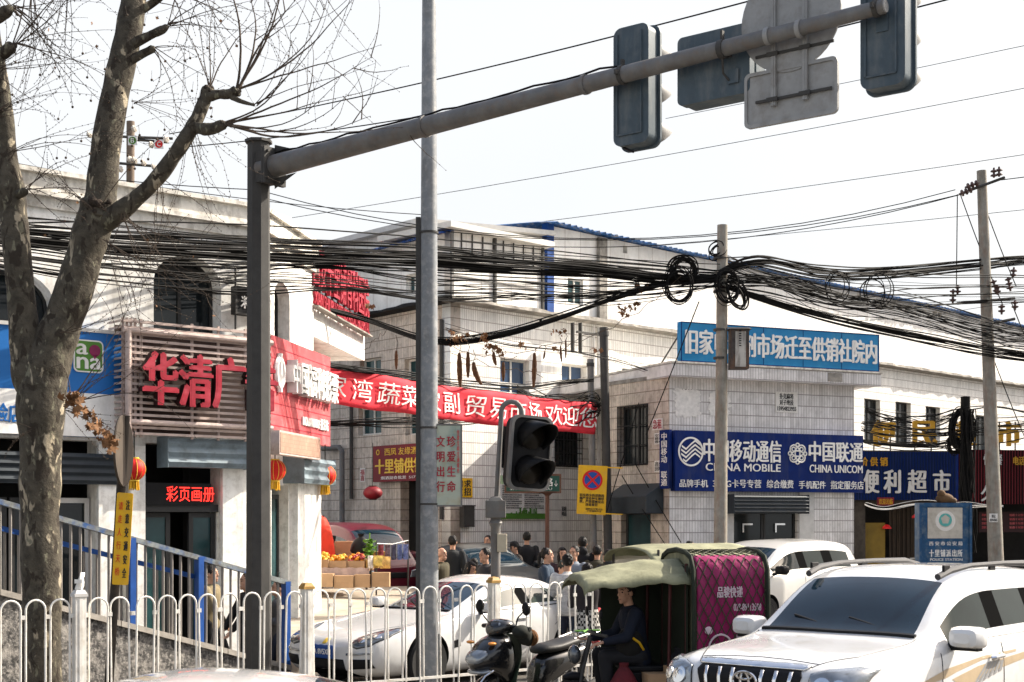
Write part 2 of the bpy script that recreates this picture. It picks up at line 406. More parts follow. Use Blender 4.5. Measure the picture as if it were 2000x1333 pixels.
    K['lamp'] = mat('headlamp_glass', (.24,.26,.28), .08, .5, var=.25, scale=6, coat=1)
    K['lampd'] = mat('headlamp_dark', (.10,.11,.12), .08, .4, var=.3, scale=10, coat=1)
    K['deadlens'] = mat('unlit_signal_lens', (.02,.017,.014), .3, var=.3, spec=.2)
    K['pillar'] = mat('black_window_pillar', (.008,.008,.008), .95, var=.0, spec=.0)
    K['tail'] = mat('tail_lamp', (.45,.01,.01), .15, var=.1, coat=1)
    K['amber'] = mat('amber_lens', (.6,.22,.02), .2, var=.1, coat=1)
    K['beige'] = mat('gold_door_stripe', (.40,.31,.20), .35, var=.1)
    K['stripeg'] = mat('grey_door_stripe', (.25,.25,.25), .35, var=.1)
    K['skin'] = mat('skin', (.48,.27,.18), .55, var=.08, scale=9)
    K['hair'] = mat('black_hair', (.012,.010,.009), .5, var=.3, scale=40, bump=.3, stretch=(1,1,.3))
    K['card'] = mat('cardboard', (.36,.23,.13), .85, var=.1, scale=5)
    K['paper'] = mat('white_paper', (.72,.70,.66), .8, var=.08, scale=10)
    K['ink'] = mat('black_ink', (.03,.03,.03), .8, var=.1)
    K['leaf'] = mat('dry_leaf', (.20,.10,.045), .85, var=.4, scale=12)
    K['twig'] = mat('brown_twig', (.075,.055,.04), .85, var=.3, scale=10)
    K['gourd'] = mat('dry_gourd', (.10,.045,.02), .9, var=.4, scale=30, bump=.4)
    K['ceramic'] = mat('insulator_ceramic', (.09,.055,.05), .3, var=.1)
    K['porcelain'] = mat('white_porcelain', (.62,.56,.48), .3, var=.1)
    K['bark'] = bark_mat()
defmats()
def cloth(name, col, var=.15): return mat(name, col, .85, var=var, scale=7, bump=.15)
# ---------------------------------------------------------------- ground
def ground():
    ys = [-30,0,10,20,24,28,32,36,40,50,60,120,400,900]; xs = [-900,-60,-20,-8,-3,0,3,8,20,60,900]
    mb = MB(); mb.grid([[(x,y,gz(y)) for x in xs] for y in ys])
    o = mb.build('ground', K['asphalt'], smooth=False); o['kind'] = 'structure'
    # raised concrete apron at the mouth of the alley
    mb = MB(); a = [P(540,1260,19.9), P(686,1240,20.7), P(850,1150,30), P(560,1126,31)]
    n = 8; rows = []
    for i in range(n+1):
        t = i/n; l = a[0].lerp(a[3], t); r = a[1].lerp(a[2], t); rows.append([l.lerp(r, k/4) for k in range(5)])
    mb.grid(rows)
    for i in range(n): mb.add([rows[i][4], rows[i+1][4], (rows[i+1][4].x, rows[i+1][4].y, 0), (rows[i][4].x, rows[i][4].y, 0)], [(0,1,2,3)])
    for k in range(4): mb.add([rows[0][k], rows[0][k+1], (rows[0][k+1].x, rows[0][k+1].y, 0), (rows[0][k].x, rows[0][k].y, 0)], [(0,1,2,3)])
    o = mb.build('pavement', K['paving'], smooth=False); o['kind'] = 'structure'
ground()
mb = MB(); mb.box(-1.6,1.6,26.2,33.5,0,.24); o = mb.build('pavement', K['paving'], smooth=False); o['kind'] = 'structure'

# ---------------------------------------------------------------- building helpers
def fmat(fr): return Matrix.Translation(fr.A) @ Matrix.Rotation(fr.rz, 4, 'Z')
def inframe(o, fr, root):
    rm = Matrix.Translation(root.location) @ Matrix.Rotation(root.rotation_euler.z, 4, 'Z')
    m = rm.inverted() @ fmat(fr) @ Matrix.Translation(o.location)
    o.location = m.translation; o.rotation_euler = m.to_euler()
    return o
def wall(root, fr, outer, holes, t, m, y=0, name='wall'):
    return inframe(panel(name, outer, holes, t, m, root, y), fr, root)
def bx(root, fr, name, x0, x1, y0, y1, z0, z1, m, bevel=0):
    mb = MB(); mb.box(x0,x1,y0,y1,z0,z1)
    return inframe(mb.build(name, m, root, False, bevel), fr, root)
def inset(o, d):
    cx = sum(p[0] for p in o)/len(o); cz = sum(p[1] for p in o)/len(o)
    w = max(p[0] for p in o)-min(p[0] for p in o); h = max(p[1] for p in o)-min(p[1] for p in o)
    return [(cx+(x-cx)*(1-2*d/w), cz+(z-cz)*(1-2*d/h)) for x, z in o]
def window(root, fr, outline, y=.14, fm='frame', gm='glassd', mull=1, trans=None, bars=0, fw=.05):
    x0 = min(p[0] for p in outline); x1 = max(p[0] for p in outline); z0 = min(p[1] for p in outline); z1 = max(p[1] for p in outline)
    f = inframe(panel('window', outline, [inset(outline, fw)], .06, K[fm], root, y), fr, root)
    panel('pane', inset(outline, fw*.8), [], .012, K[gm], f, .03)
    mb = MB()
    for i in range(1, mull+1):
        x = x0+(x1-x0)*i/(mull+1); mb.box(x-.025,x+.025,.0,.028,z0+fw,z1-fw)
    if trans: mb.box(x0+fw,x1-fw,-.002,.026,trans-.03,trans+.03)
    if mull or trans: mb.build('glazing_bar', K[fm], f, False)
    if bars:
        mb = MB(); n = bars
        for i in range(n+1):
            x = x0+(x1-x0)*i/n; mb.tube([(x,-y-.02,z0),(x,-y-.02,z1)], .011, 5)
        for k in range(4):
            z = z0+(z1-z0)*k/3; mb.box(x0,x1,-y-.028,-y-.012,z-.012,z+.012)
        mb.build('burglar_bars', K['black'], f)
    return f
def shutterbox(root, fr, x0, x1, z0, z1, d, m, name='shutter_box', n=5):
    mb = MB(); h = (z1-z0)/n
    mb.box(x0,x1,-d,0,z0,z1)
    for i in range(n):
        z = z0+i*h; mb.add([(x0,-d-.002,z+.01),(x1,-d-.002,z+.01),(x1,-d-.03,z+h*.5),(x0,-d-.03,z+h*.5),(x1,-d-.002,z+h-.01),(x0,-d-.002,z+h-.01)], [(0,1,2,3),(3,2,4,5)])
    mb.box(x0-.015,x0,-d-.02,0,z0-.01,z1+.02); mb.box(x1,x1+.015,-d-.02,0,z0-.01,z1+.02)
    return inframe(mb.build(name, m, root, False), fr, root)
def sign(name, label, fr, px, m, off=-.12, t=.1, cat='sign', group=None, z=None, r=0, board='board'):
    """flat board on a wall; px = (x0, ytop, x1, ybottom) in photo pixels on the wall; returns (empty, width, height)"""
    u0, u1, z0, z1 = fr.box(px[0], px[1], px[2], px[3], off)
    if z: z0, z1 = z
    e = thing(name, label, cat, fr.w(u0, off, z0), fr.rz, group)
    w, h = u1-u0, z1-z0
    if m: panel(board, rrect(0,w,0,h,r) if r else rect(0,w,0,h), [], t, K[m], e)
    return e, w, h
def Lb(e, w, h, s, x0, x1, z0, z1, m, depth=.006, bold=.02, name='lettering', y=-.003, **k):
    return lettering(e, s, (x0*w, x1*w, z0*h, z1*h), K[m], y, depth, bold, name, **k)

# ---------------------------------------------------------------- left shop building
a = P(35,0,19.2); b = P(500,0,21.6); d = (b-a).normalized()
FA = Frame((a-d*5.0).to_2d(), b.to_2d())
b2 = P(642,0,25.4)
FB = Frame(b.to_2d(), b2.to_2d())
b2 = FB.w(FB.uz(612,1000)[0],0,0); FB = Frame(b.to_2d(), b2.to_2d())
b3 = P(598,0,34); FB2 = Frame(b2.to_2d(), b3.to_2d())
A = thing('shop_building', 'white stuccoed two-storey shop building with arched upstairs windows behind the bare tree', 'building', FA.A, FA.rz)
L = FA.L
def oA(x0,y0,x1,y1): return FA.box(x0,y0,x1,y1)
def rA(*p): u0,u1,z0,z1 = oA(*p); return rect(u0,u1,z0,z1)
u0,u1,z0,z1 = oA(300,500,432,652); w1 = arch(u0,u1,z0,z1-.42,z1)
u0,u1,z0,z1 = oA(-95,520,108,628); w2 = arch(u0,u1,z0,z1-.5,z1)
ZS = 3.42
wall(A, FA, rect(0,L,ZS,6.45), [w1,w2], .34, K['stucco'])
window(A, FA, w1, .26, mull=1, trans=w1[0][1]+.98)
window(A, FA, w2, .26, mull=2, trans=w2[0][1]+.7)
g1 = rA(-110,862,188,1300); g3 = rA(284,862,430,1300)
g1 = rect(g1[0][0],g1[1][0],0.02,3.3); g3 = rect(g3[0][0],g3[1][0],0.02,3.3)
gw = rA(226,945,250,1300); gw = rect(gw[0][0],gw[1][0],.02,2.75)
wall(A, FA, rect(0,L,0,ZS), [g1,gw,g3], .3, K['stucco'])
# parapet: frieze, moulding, coping
for (z0_,z1_,y0_) in ((6.45,6.60,-.06),(6.60,6.66,-.14),(6.66,6.90,-.09),(6.90,6.96,-.16)):
    bx(A, FA, 'parapet', 0, L+.05, y0_, .3, z0_, z1_, K['parapet'])
bx(A, FA, 'roof', 0, L-.1, .3, 6.0, 6.2, 6.4, K['cement'])
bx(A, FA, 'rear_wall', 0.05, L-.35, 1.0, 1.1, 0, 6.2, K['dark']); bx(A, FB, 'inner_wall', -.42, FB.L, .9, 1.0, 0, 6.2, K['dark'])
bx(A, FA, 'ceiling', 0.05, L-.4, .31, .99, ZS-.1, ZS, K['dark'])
# shutters over the shop openings
u0,u1,z0,z1 = oA(308,860,470,915); shutterbox(A, FA, u0, u1, z0, z1, .32, K['shutter'], n=3)
u0,u1,z0,z1 = oA(-60,884,223,945); shutterbox(A, FA, u0, u1, z0, z1, .12, K['shutterd'], n=4)
# pillars standing proud of the wall between the openings
for (x0,x1) in ((188,226),(250,279),(430,470)):
    u0,u1,_,_ = oA(x0,900,x1,1000); bx(A, FA, 'pillar', u0, u1, -.08, .02, 0, 3.25, K['stucco'])
# glazed doors in the middle opening
u0,u1,_,_ = oA(286,900,430,1000)
def door(root, fr, x0, x1, z0, z1, y, m='frame', g='glassd', fw=.07, handle=True, name='door'):
    f = inframe(panel(name, rect(x0,x1,z0,z1), [rect(x0+fw,x1-fw,z0+fw*1.5,z1-fw)], .05, K[m], root, y), fr, root)
    panel('pane', rect(x0+fw*.9,x1-fw*.9,z0+fw,z1-fw*.9), [], .01, K[g], f, .02)
    if handle:
        mb = MB(); mb.tube([(x1-.12,-.05,z0+.9),(x1-.12,-.05,z0+1.3)], .014, 6); mb.build('handle', K['chrome'], f)
    return f
wd = (u1-u0)
door(A, FA, u0+.02, u0+wd*.4, .05, 2.3, .2, handle=False, g='glassg')
door(A, FA, u0+wd*.62, u1-.02, .05, 2.3, .12, handle=False, g='glassg')
bx(A, FA, 'lintel', u0, u1, .05, .28, 2.31, 2.42, K['frame'])
u0,u1,_,_ = oA(-60,900,188,1000)
for i in range(3):
    s = (u1-u0)/3; door(A, FA, u0+i*s+.02, u0+(i+1)*s-.02, .05, 2.5, .18, 'framew' if i == 2 else 'frame', 'glassd')
# side wall
ua,ub,za,zb = FB.box(536,552,566,682)
sw = arch(ua,ub,za,zb-.25,zb)
wall(A, FB, rect(.0,FB.L,ZS,6.45), [sw], .3, K['stucco'])
window(A, FB, sw, .2, mull=1, trans=za+1.15)
gd = FB.box(530,945,563,1200); gd = rect(gd[0],gd[1],.02,2.75)
wall(A, FB, rect(0,FB.L,0,ZS), [gd], .3, K['stucco'])
door(A, FB, gd[0][0]+.02, gd[1][0]-.02, .05, 2.6, .15, 'frame', 'glassg')
ua,ub,_,_ = FB.box(566,900,612,1000); bx(A, FB, 'pillar', ua, ub, -.14, .0, 0, 2.95, K['stucco'])
ua,ub,za,zb = FB.box(553,897,616,946); shutterbox(A, FB, ua, ub, za, zb, .34, K['shutter'], n=3)
for (z0_,z1_,y0_) in ((6.45,6.60,-.06),(6.60,6.66,-.14),(6.66,6.90,-.09),(6.90,6.96,-.16)):
    bx(A, FB, 'parapet', .0, FB.L, y0_, .3, z0_, z1_, K['parapet'])
wall(A, FB2, rect(0,FB2.L,0,6.5), [], .3, K['stucco'])
# stair head on the roof
rb = Frame(P(528,0,24).to_2d(), P(570,0,24.6).to_2d())
bx(A, rb, 'stair_head', -.9, rb.L, 0, 2.2, 6.4, 7.42, K['parapet'])
bx(A, FB2, 'parapet', 0, FB2.L, -.1, .3, 6.45, 6.85, K['stucco'])
# wedge-shaped canopy that carries the hospital sign
c1 = P(601,0,24.4); c2 = P(712,0,28.6)
FH = Frame(c1.to_2d(), c2.to_2d())
u0_, zt1 = FH.uz(601,572); _, zb1 = FH.uz(601,650); u1_, zt2 = FH.uz(712,640); _, zb2 = FH.uz(712,706)
mb = MB(); zt = (zt1+zt2)/2; zb = (zb1+zb2)/2
hb = 1.5
mb.add([(0,0,zb),(FH.L,0,zb),(FH.L,hb,zb),(-.3,hb*.4,zb),(0,0,zt),(FH.L,0,zt),(FH.L,hb,zt),(-.3,hb*.4,zt)], [(0,1,5,4),(1,2,6,5),(2,3,7,6),(3,0,4,7),(4,5,6,7)])
mb.mat(1).add([(0,.0,zb),(FH.L,0,zb),(FH.L,hb,zb),(-.3,hb*.4,zb)], [(3,2,1,0)])
inframe(mb.build('canopy', [K['stucco'], K['redboard']], A, False), FH, A)
# hospital lettering stands on the canopy edge
e = thing('hospital_sign', 'tall red standing characters with small red latin letters along the white canopy edge', 'sign', FH.w(0,-.02,zt), FH.rz)
mb = MB()
for z in (.12,.80): mb.box(.05,FH.L-.05,.05,.09,z,z+.04)
for i in range(10): mb.box(.1+i*(FH.L-.25)/9,.14+i*(FH.L-.25)/9,.06,.1,-.02,.7)
mb.build('rack', K['redside'], e, False)
lettering(e, '西安十里铺骨科医院', (.0,FH.L-.0,.14,.92), K['redletter'], -.01, .07, .008)
mb = MB(); mb.box(.05,FH.L-.05,-.16,-.02,-.22,-.19); mb.build('ledge', K['cement'], e, False)
lettering(e, 'XIAN SHILIPU ORTHOPAEDIC HOSPITAL', (.05,FH.L-.05,-.17,.06), K['redletter'], -.05, .05, .02)
# signs of the left building
e, w, h = sign('shop_sign', 'blue over white signboard with a small rounded green logo behind the tree trunk', FA, (-260,628,237,846), 'anablue', off=-.2, t=.15)
panel('white_band', rect(0,w,0,h*.405), [], .02, K['white'], e, -.012)
panel('trim', rect(0,w,h-.03,h+.02), [], .05, K['whited'], e, -.02)
fx = lambda x: (FA.uz(x,700,-.2)[0]-FA.uz(-260,700,-.2)[0])
lx0, lx1 = fx(143), fx(201); lz0, lz1 = h*.60, h*.905
lg = panel('logo', rrect(lx0,lx1,lz0,lz1,.07), [], .012, K['white'], e, -.016)
panel('logo_field', rrect(lx0+.02,lx1-.02,lz0+.02,lz1-.02,.055), [], .006, K['green'], lg, -.004)
lw, lh = lx1-lx0, lz1-lz0
lettering(lg, 'a', (lx0+.09*lw,lx0+.45*lw,lz0+.54*lh,lz0+.86*lh), K['white'], -.006, .004, .05)
lettering(lg, 'na', (lx0+.10*lw,lx0+.92*lw,lz0+.10*lh,lz0+.45*lh), K['white'], -.006, .004, .05)
mb = MB(); mb.lathe([(0,-.004),(.19*lw,-.004),(.19*lw,.004),(0,.004)], 20, Matrix.Translation((lx0+.70*lw,-.008,lz0+.68*lh)) @ Matrix.Rotation(R(90),4,'X'))
mb.add([(lx0+.62*lw,-.012,lz0+.54*lh),(lx0+.80*lw,-.012,lz0+.56*lh),(lx0+.69*lw,-.012,lz0+.40*lh)], [(0,1,2)])
mb.build('logo_balloon', K['magenta'], lg)
lettering(e, '体验店', (fx(-45),fx(43),h*.10,h*.27), K['anablue'], -.016, .006, .03)

e, w, h = sign('lattice_sign', 'pinkish slatted metal frame with thick red three-dimensional characters above the dark shop door', FA, (240,640,528,852), None, off=-.42)
mb = MB(); n = 19
for i in range(n):
    z = h*i/(n-1); mb.box(0,w,-.02,.02,z-.018,z+.018)
for x in (.0,.06,.12,.18,.27,w*.45,w*.63,w*.82,w-.03): mb.box(x,x+.035,.021,.05,-.05,h+.05)
for i in range(n):
    z = h*i/(n-1); mb.box(-.03,-.01,.0,.40,z-.014,z+.014)
mb.build('slats', K['lattice'], e, False)
panel('shade_panel', rect(.05,w-.02,.02,h-.02), [], .02, mat('lattice_wall_shade', (.05,.03,.025), .8, var=.3, scale=3), e, .36)  # added panel; its dark brown paints the shade on the wall behind the slats
mb = MB()
for z in (h*.10, h*.915): mb.tube([(-.02,-.06,z),(w,-.06,z)], .04, 10)
mb.tube([(.05,-.06,0),(.05,-.06,h*.93)], .045, 10)
mb.build('pipe', K['lattice'], e)
fx = lambda x: FA.uz(x,745,-.42)[0]-FA.uz(240,745,-.42)[0]
lz = (h*.255, h*.725)
for ch, x0, x1 in (('华',268,333),('清',338,400),('广',404,464),('告',468,526)):
    s = lettering(e, ch, (fx(x0),fx(x1),lz[0],lz[1]), K['redside'], -.075, .12, .035, 'letter_block')
    lettering(s, ch, (fx(x0),fx(x1),lz[0],lz[1]), K['redletter'], -.203, .006, .035, 'letter_face')

e, w, h = sign('lottery_sign', 'faded red signboard with thick white standing characters on the side wall', FB, (529,676,645,862), 'redboard', off=-.16, t=.14)
mb = MB()
for i in range(1,9): mb.box(0,w,-.004,0,h*i/9-.006,h*i/9+.006)
mb.build('panel_joints', K['redletter'], e, False)
mb = MB(); M = Matrix.Translation((w*.10,-.03,h*.64)) @ Matrix.Rotation(R(90),4,'X')
mb.tube([(math.cos(i*math.pi/12)*.17,math.sin(i*math.pi/12)*.22,0) for i in range(25)], .045, 6, M=M)
mb.tube([(0,-.3,0),(0,.3,0)], .05, 6, M=M)
mb.build('emblem', K['white'], e)
Lb(e, w, h, '中国福利彩票', .20, .985, .47, .80, 'white', .16, .03)
Lb(e, w, h, 'NO.61010002 投注站', .48, .93, .16, .28, 'white', .03, .03)
e, w, h = sign('dot_display', 'tan brick-patterned display box hanging under the faded red signboard', FB, (546,848,626,893), 'lattice', off=-.5, t=.16, cat='display')
panel('screen', rect(.03,w-.03,.03,h-.03), [], .01, tile_mat('tan_display_dots', (.42,.26,.19), (.25,.14,.11), .06, .06, .2), e, -.008)
e, w, h = sign('led_sign', 'black box sign with glowing red characters above the shop door', FA, (286,944,412,988), 'black', off=.02, t=.12)
Lb(e, w, h, '彩页画册', .30, 1.05, .18, .86, 'ledred', .004, .0)
e, w, h = sign('projecting_sign', 'small black framed sign box on a wall bracket left of the steel mast', FA, (463,566,520,613), 'black', off=-.3, t=.12)
panel('rim', rect(-.03,w+.03,-.03,h+.03), [rect(0,w,0,h)], .14, K['galvd'], e, -.01)
Lb(e, w, h, '彩印', .12, .95, .18, .8, 'whited', .006)
mb = MB(); mb.tube([(.0,.05,-.25),(.0,.05,h+.3)], .015, 6); mb.tube([(0,.05,h+.1),(0,.3,h+.1)], .015, 6); mb.build('bracket', K['galvd'], e)

# ---------------------------------------------------------------- tiled market building in the middle
C0 = Vector((-1.47,34.0,0)); dl = Vector((-.64,.77,0)).normalized(); dr = Vector((.7,.714,0)).normalized()
FCl = Frame((C0+dl*12).to_2d(), C0.to_2d()); FCr = Frame(C0.to_2d(), (C0+dr*38).to_2d())
Cb = thing('market_building', 'long white tiled market building with a lean-to upper storey and blue roof edge', 'building', C0, 0)
zl = FCr.uz(882,588)[1]
ll = []; LL = FCl.L
def wl(*p):
    a_ = FCl.box(*p); return rect(*a_)
def wr(*p):
    a_ = FCr.box(*p); return rect(*a_)
Lw = [wl(703,700,744,745), wl(790,700,825,745), wl(700,795,745,850), wl(792,800,824,850)]
dl_ = wl(782,936,842,1085); dl_ = rect(dl_[0][0],dl_[1][0],.05,dl_[2][1])
hole = Lw+[dl_]
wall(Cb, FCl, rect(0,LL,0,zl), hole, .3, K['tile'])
for o in Lw: window(Cb, FCl, o, .14, 'framew', 'glassg', mull=1)
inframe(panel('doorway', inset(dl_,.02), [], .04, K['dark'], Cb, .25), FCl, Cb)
Rw = [wr(977,702,1034,770), wr(1097,712,1146,760), wr(980,828,1010,914), wr(1083,833,1136,912), wr(1215,722,1268,742)]
RL = FCr.L
far = [wr(1688,780,1719,868), wr(1749,786,1779,872), wr(1808,795,1836,874), wr(1905,812,1935,885)]
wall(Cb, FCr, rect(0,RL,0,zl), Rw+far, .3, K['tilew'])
for i, o in enumerate(Rw): window(Cb, FCr, o, .14, 'framew' if i < 2 else 'frame', 'glassb' if i < 2 else 'glassd', mull=1, bars=0 if i < 2 or i == 4 else 9, trans=(o[0][1]+(o[2][1]-o[0][1])*.3) if i < 2 else None)
for o in far: window(Cb, FCr, o, .16, 'frame', 'glassd', mull=1, trans=o[0][1]+1.2)
# broken ledge over the tiled storey
def ledge(fr, u0, u1, z, m, seed):
    r = random.Random(seed); mb = MB(); n = int((u1-u0)/.35); rows = []
    for i in range(n+1):
        u = u0+(u1-u0)*i/n; j = r.uniform(-.06,.05); k = r.uniform(-.03,.06)
        rows.append([(u,.3,z+.12+k),(u,-.34+j,z+.04+k*.6),(u,-.36+j,z-.03),(u,.0,z-.06)])
    mb.grid(rows); return inframe(mb.build('ledge', m, Cb, False), fr, Cb)
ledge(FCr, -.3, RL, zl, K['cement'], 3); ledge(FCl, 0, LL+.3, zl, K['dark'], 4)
# set-back upper storey
u_a = 4.2
FU = Frame((P(1072,0,37.6)).to_2d(), (P(1072,0,37.6)+dr*36).to_2d())
zu = FU.uz(1078,442)[1]
up = [rect(*FU.box(1109,545,1139,596))]
small = [rect(*FU.box(x,y,x+8,y+15)) for x, y in ((1217,480),(1767,598),(1822,608),(1832,610),(1674,575))]
wall(Cb, FU, rect(0,FU.L,6.6,zu), up+small, .25, K['board'], name='upper_wall')
window(Cb, FU, up[0], .05, 'framew', 'glassg', mull=1)
for o in small: inframe(panel('vent', o, [], .03, K['dark'], Cb, .2), FU, Cb)
bx(Cb, FU, 'pilaster', FU.uz(1165,500)[0], FU.uz(1180,500)[0], -.12, .0, 6.8, zu-.05, K['cement'])
inframe(panel('blue_post', rect(-.12,.14,7.0,zu+.05), [], .2, K['blue'], Cb, -.06), FU, Cb)
# cement band on the right of the wall where the plaster has come off
mb = MB(); r = random.Random(5); rows = []
for i in range(70):
    u = 1.0+i*.5; h1 = .45+r.uniform(-.18,.16); rows.append([(u,-.02,6.7),(u,-.03,7.25+h1*.6)])
mb.grid(rows); inframe(mb.build('bare_cement', K['cement'], Cb, False), FU, Cb)
# corrugated blue roof with a ragged edge
mb = MB(); r = random.Random(9); rows = []
for i in range(460):
    u = -.2+i*.08; o_ = .035*math.sin(i*2.1); k = r.uniform(-.04,.04)
    rows.append([(u,-.42+k,zu+.0+o_),(u,.3,zu+.10+o_),(u,2.0,zu+.25+o_)])
mb.grid(rows); inframe(mb.build('roof', mat('blue_roof_sheet', (.03,.12,.33), .5, var=.3, scale=6, stain=((.35,.36,.38), .7, 5, (1,1,1))), Cb, False), FU, Cb)
# front box on the roof of the tiled storey
FX = Frame((C0+dr*.05+Vector((-.05,.1,0))).to_2d(), (C0+dr*3.33+Vector((-.05,.1,0))).to_2d())
zx = FX.uz(884,450)[1]
wall(Cb, FX, rect(0,FX.L,zl+.05,zx), [], .2, tile_mat('upper_box_panel', (.82,.79,.74), (.25,.22,.2), .52, .62, .15, .5, .5), name='upper_wall')
for u in (.0,1.45,FX.L-.1): bx(Cb, FX, 'window_post', u, u+.07, -.06, 0, zl+.06, zx, K['galvd'] if u else K['galv'])
for z in (zl+.62,zx-.55): bx(Cb, FX, 'transom', .08, FX.L-.1, -.035, 0, z, z+.035, K['galv'])
for i in range(8): bx(Cb, FX, 'mullion', .35+i*.36, .375+i*.36, -.03, 0, zx-.52, zx-.02, K['galvd'])
FXl = Frame((C0+dl*7+Vector((0,.2,0))).to_2d(), (C0+Vector((-.02,.16,0))).to_2d())
wall(Cb, FXl, rect(0,FXl.L,zl+.05,zx-.05), [rect(*FXl.box(793,535,816,573))], .2, K['board'], name='upper_wall')
window(Cb, FXl, rect(*FXl.box(793,535,816,573)), .1, 'framew', 'glassg', mull=1)
bx(Cb, FX, 'eaves', -.25, FX.L+.1, -.3, 2.4, zx, zx+.14, K['framew'])
mb = MB(); rows = []
for i in range(90):
    u = i*.08; o_ = .03*math.sin(i*2.1); rows.append([(u,-.4,zx-.12+o_),(u,.2,zx+.05+o_)])
mb.grid(rows); inframe(mb.build('eaves_sheet', K['blue'], Cb, False), FXl, Cb)
# gabled hall behind
FG = Frame(P(640,0,39.4).to_2d(), P(828,0,36.2).to_2d()); zg = FG.uz(828,440)[1]
wall(Cb, FG, rect(-3,FG.L,6,zg), [], .2, K['board'], name='hall_wall')
bx(Cb, FG, 'hall_roof', -3.2, FG.L+.15, -.25, 3, zg, zg+.14, K['framew'])
FG2 = Frame(P(828,0,36.2).to_2d(), P(1074,0,37.7).to_2d())
wall(Cb, FG2, rect(0,FG2.L,6,zg-.02), [], .2, K['board'], name='hall_wall')
bx(Cb, FG2, 'hall_roof', -.1, FG2.L+.05, -.25, 3, zg, zg+.12, K['framew'])
# pipes and fixtures on the tiled walls
for x, y0, y1 in ((686,790,975),(871,600,900)):
    u, za = FCl.uz(x, y0, -.08) if x < 870 else (LL-.25, 7.0); zb_ = FCl.uz(x,y1,-.08)[1] if x < 870 else 2.2
    mb = MB(); mb.tube([(u,-.08,za),(u,-.08,zb_)], .05, 8); inframe(mb.build('downpipe', K['galvd'], Cb), FCl, Cb)
mb = MB(); u, za = FCl.uz(668, 874, -.15); ub, _ = FCl.uz(630,874,-.15)
mb.tube([(ub,-.15,za),(u-.12,-.15,za),(u,-.15,za-.12),(u,-.15,1.0)], .07, 10)
inframe(mb.build('stove_pipe', K['galv'], Cb), FCl, Cb)
mb = MB()
for x in (1110,1125):
    u, za = FCr.uz(x,632,-.3); mb.box(u-.02,u+.02,-.5,-.4,za-.75,za)
mb.box(FCr.uz(1100,655)[0],FCr.uz(1160,655)[0],-.5,-.44,FCr.uz(1110,655)[1],FCr.uz(1110,655)[1]+.05)
inframe(mb.build('bracket', K['galvd'], Cb, False), FCr, Cb)
u, za = FCr.uz(1170,640,-.1)
for du, zb_, q in ((0,3.2,.06),(-.2,4.2,.03)): mb = MB(); mb.tube([(u+du,-.1,za),(u+du,-.1,zb_)], q, 8); inframe(mb.build('downpipe', K['whited'], Cb), FCr, Cb)
# signs on the tiled walls
e, w, h = sign('liquor_sign', 'dark red shop sign with large yellow characters behind the grey lamp pole', FCl, (728,868,850,940), 'redsign', off=-.2, t=.14)
Lb(e, w, h, '十里铺供销社', .05, .99, .22, .62, 'gold', .012, .04)
Lb(e, w, h, '西凤 友缘酒', .20, .72, .72, .92, 'gold', .006, .0)
Lb(e, w, h, '喝友缘·走', .76, .98, .76, .88, 'white', .006, .0)
Lb(e, w, h, '烟酒副食批发  517729', .14, .8, .06, .15, 'white', .006, .0)
panel('emblem', circ(w*.09,h*.82,.07), [circ(w*.09,h*.82,.05)], .01, K['gold'], e, -.012)
e, w, h = sign('recruit_poster', 'torn yellow handbill with black writing beside the grey lamp pole', FCr, (888,934,923,972), 'yellow', off=-.02, t=.015, cat='poster')
Lb(e, w, h, '求\n招', .52, .9, .1, .9, 'ink', .004, .03); Lb(e, w, h, '聘\n工', .1, .45, .1, .9, 'ink', .004, .03)
e, w, h = sign('notice_board', 'pale green notice board with rows of fine print and a grassy picture at its foot', FCr, (977,930,1066,1014), 'paper', off=-.06, t=.05, cat='notice board')
panel('top_band', rect(0,w,h*.80,h), [], .01, mat('pale_green_print', (.45,.60,.36), .6), e, -.008)
panel('grass_picture', rect(0,w,0,h*.13), [], .01, K['green'], e, -.008)
r = random.Random(2); mb = MB()
for i in range(34): x = w*(.2+.6*r.random()); mb.box(x,x+.03,-.012,-.004,h*.12,h*(.14+.12*r.random()))
mb.build('skyline_picture', K['green'], e, False)
Lb(e, w, h, '管理规定', .12, .5, .84, .96, 'redletter', .006, .04)
for i in range(11):
    Lb(e, w, h, ''.join(r.choice('市场管理规定经营者应当遵守文明卫生') for _ in range(22)), .04, .46 if i % 3 else .40, .74-i*.05, .77-i*.05, 'ink', .004, .0)
    Lb(e, w, h, ''.join(r.choice('市场管理规定经营者应当遵守文明卫生') for _ in range(22)), .52, .95 if i % 4 else .84, .74-i*.05, .77-i*.05, 'ink', .004, .0)
# a few handbills stuck on the tiles
def bill(fr, px, label, s, m='paper', ink='ink', name='handbill', off=-.015):
    e, w, h = sign(name, label, fr, px, m, off=off, t=.008, cat='poster')
    if s: Lb(e, w, h, s, .08, .92, .08, .92, ink, .003, .02)
    return e
bill(FCr, (1096,988,1107,1010), 'white handbill low on the tiles right of the notice board', '招租\n电话')
bill(FCl, (703,915,713,942), 'faded bill with red print on the tiles left of the dark red sign', '福\n喜', ink='redletter')
mb = MB(); mb.box(0,.36,-.18,0,0,.5); mb.box(-.02,.38,-.2,0,.5,.53); mb.box(.03,.33,-.185,-.18,.04,.46); u, za = FCr.uz(896,1030)
eb = mb.build('meter_box', K['galvd'], None, False, .006); eb.location = FCr.w(u,0,za); eb.rotation_euler.z = FCr.rz; tag(eb, 'dark metal meter box on the tiled wall beside the grey lamp pole', 'meter box')

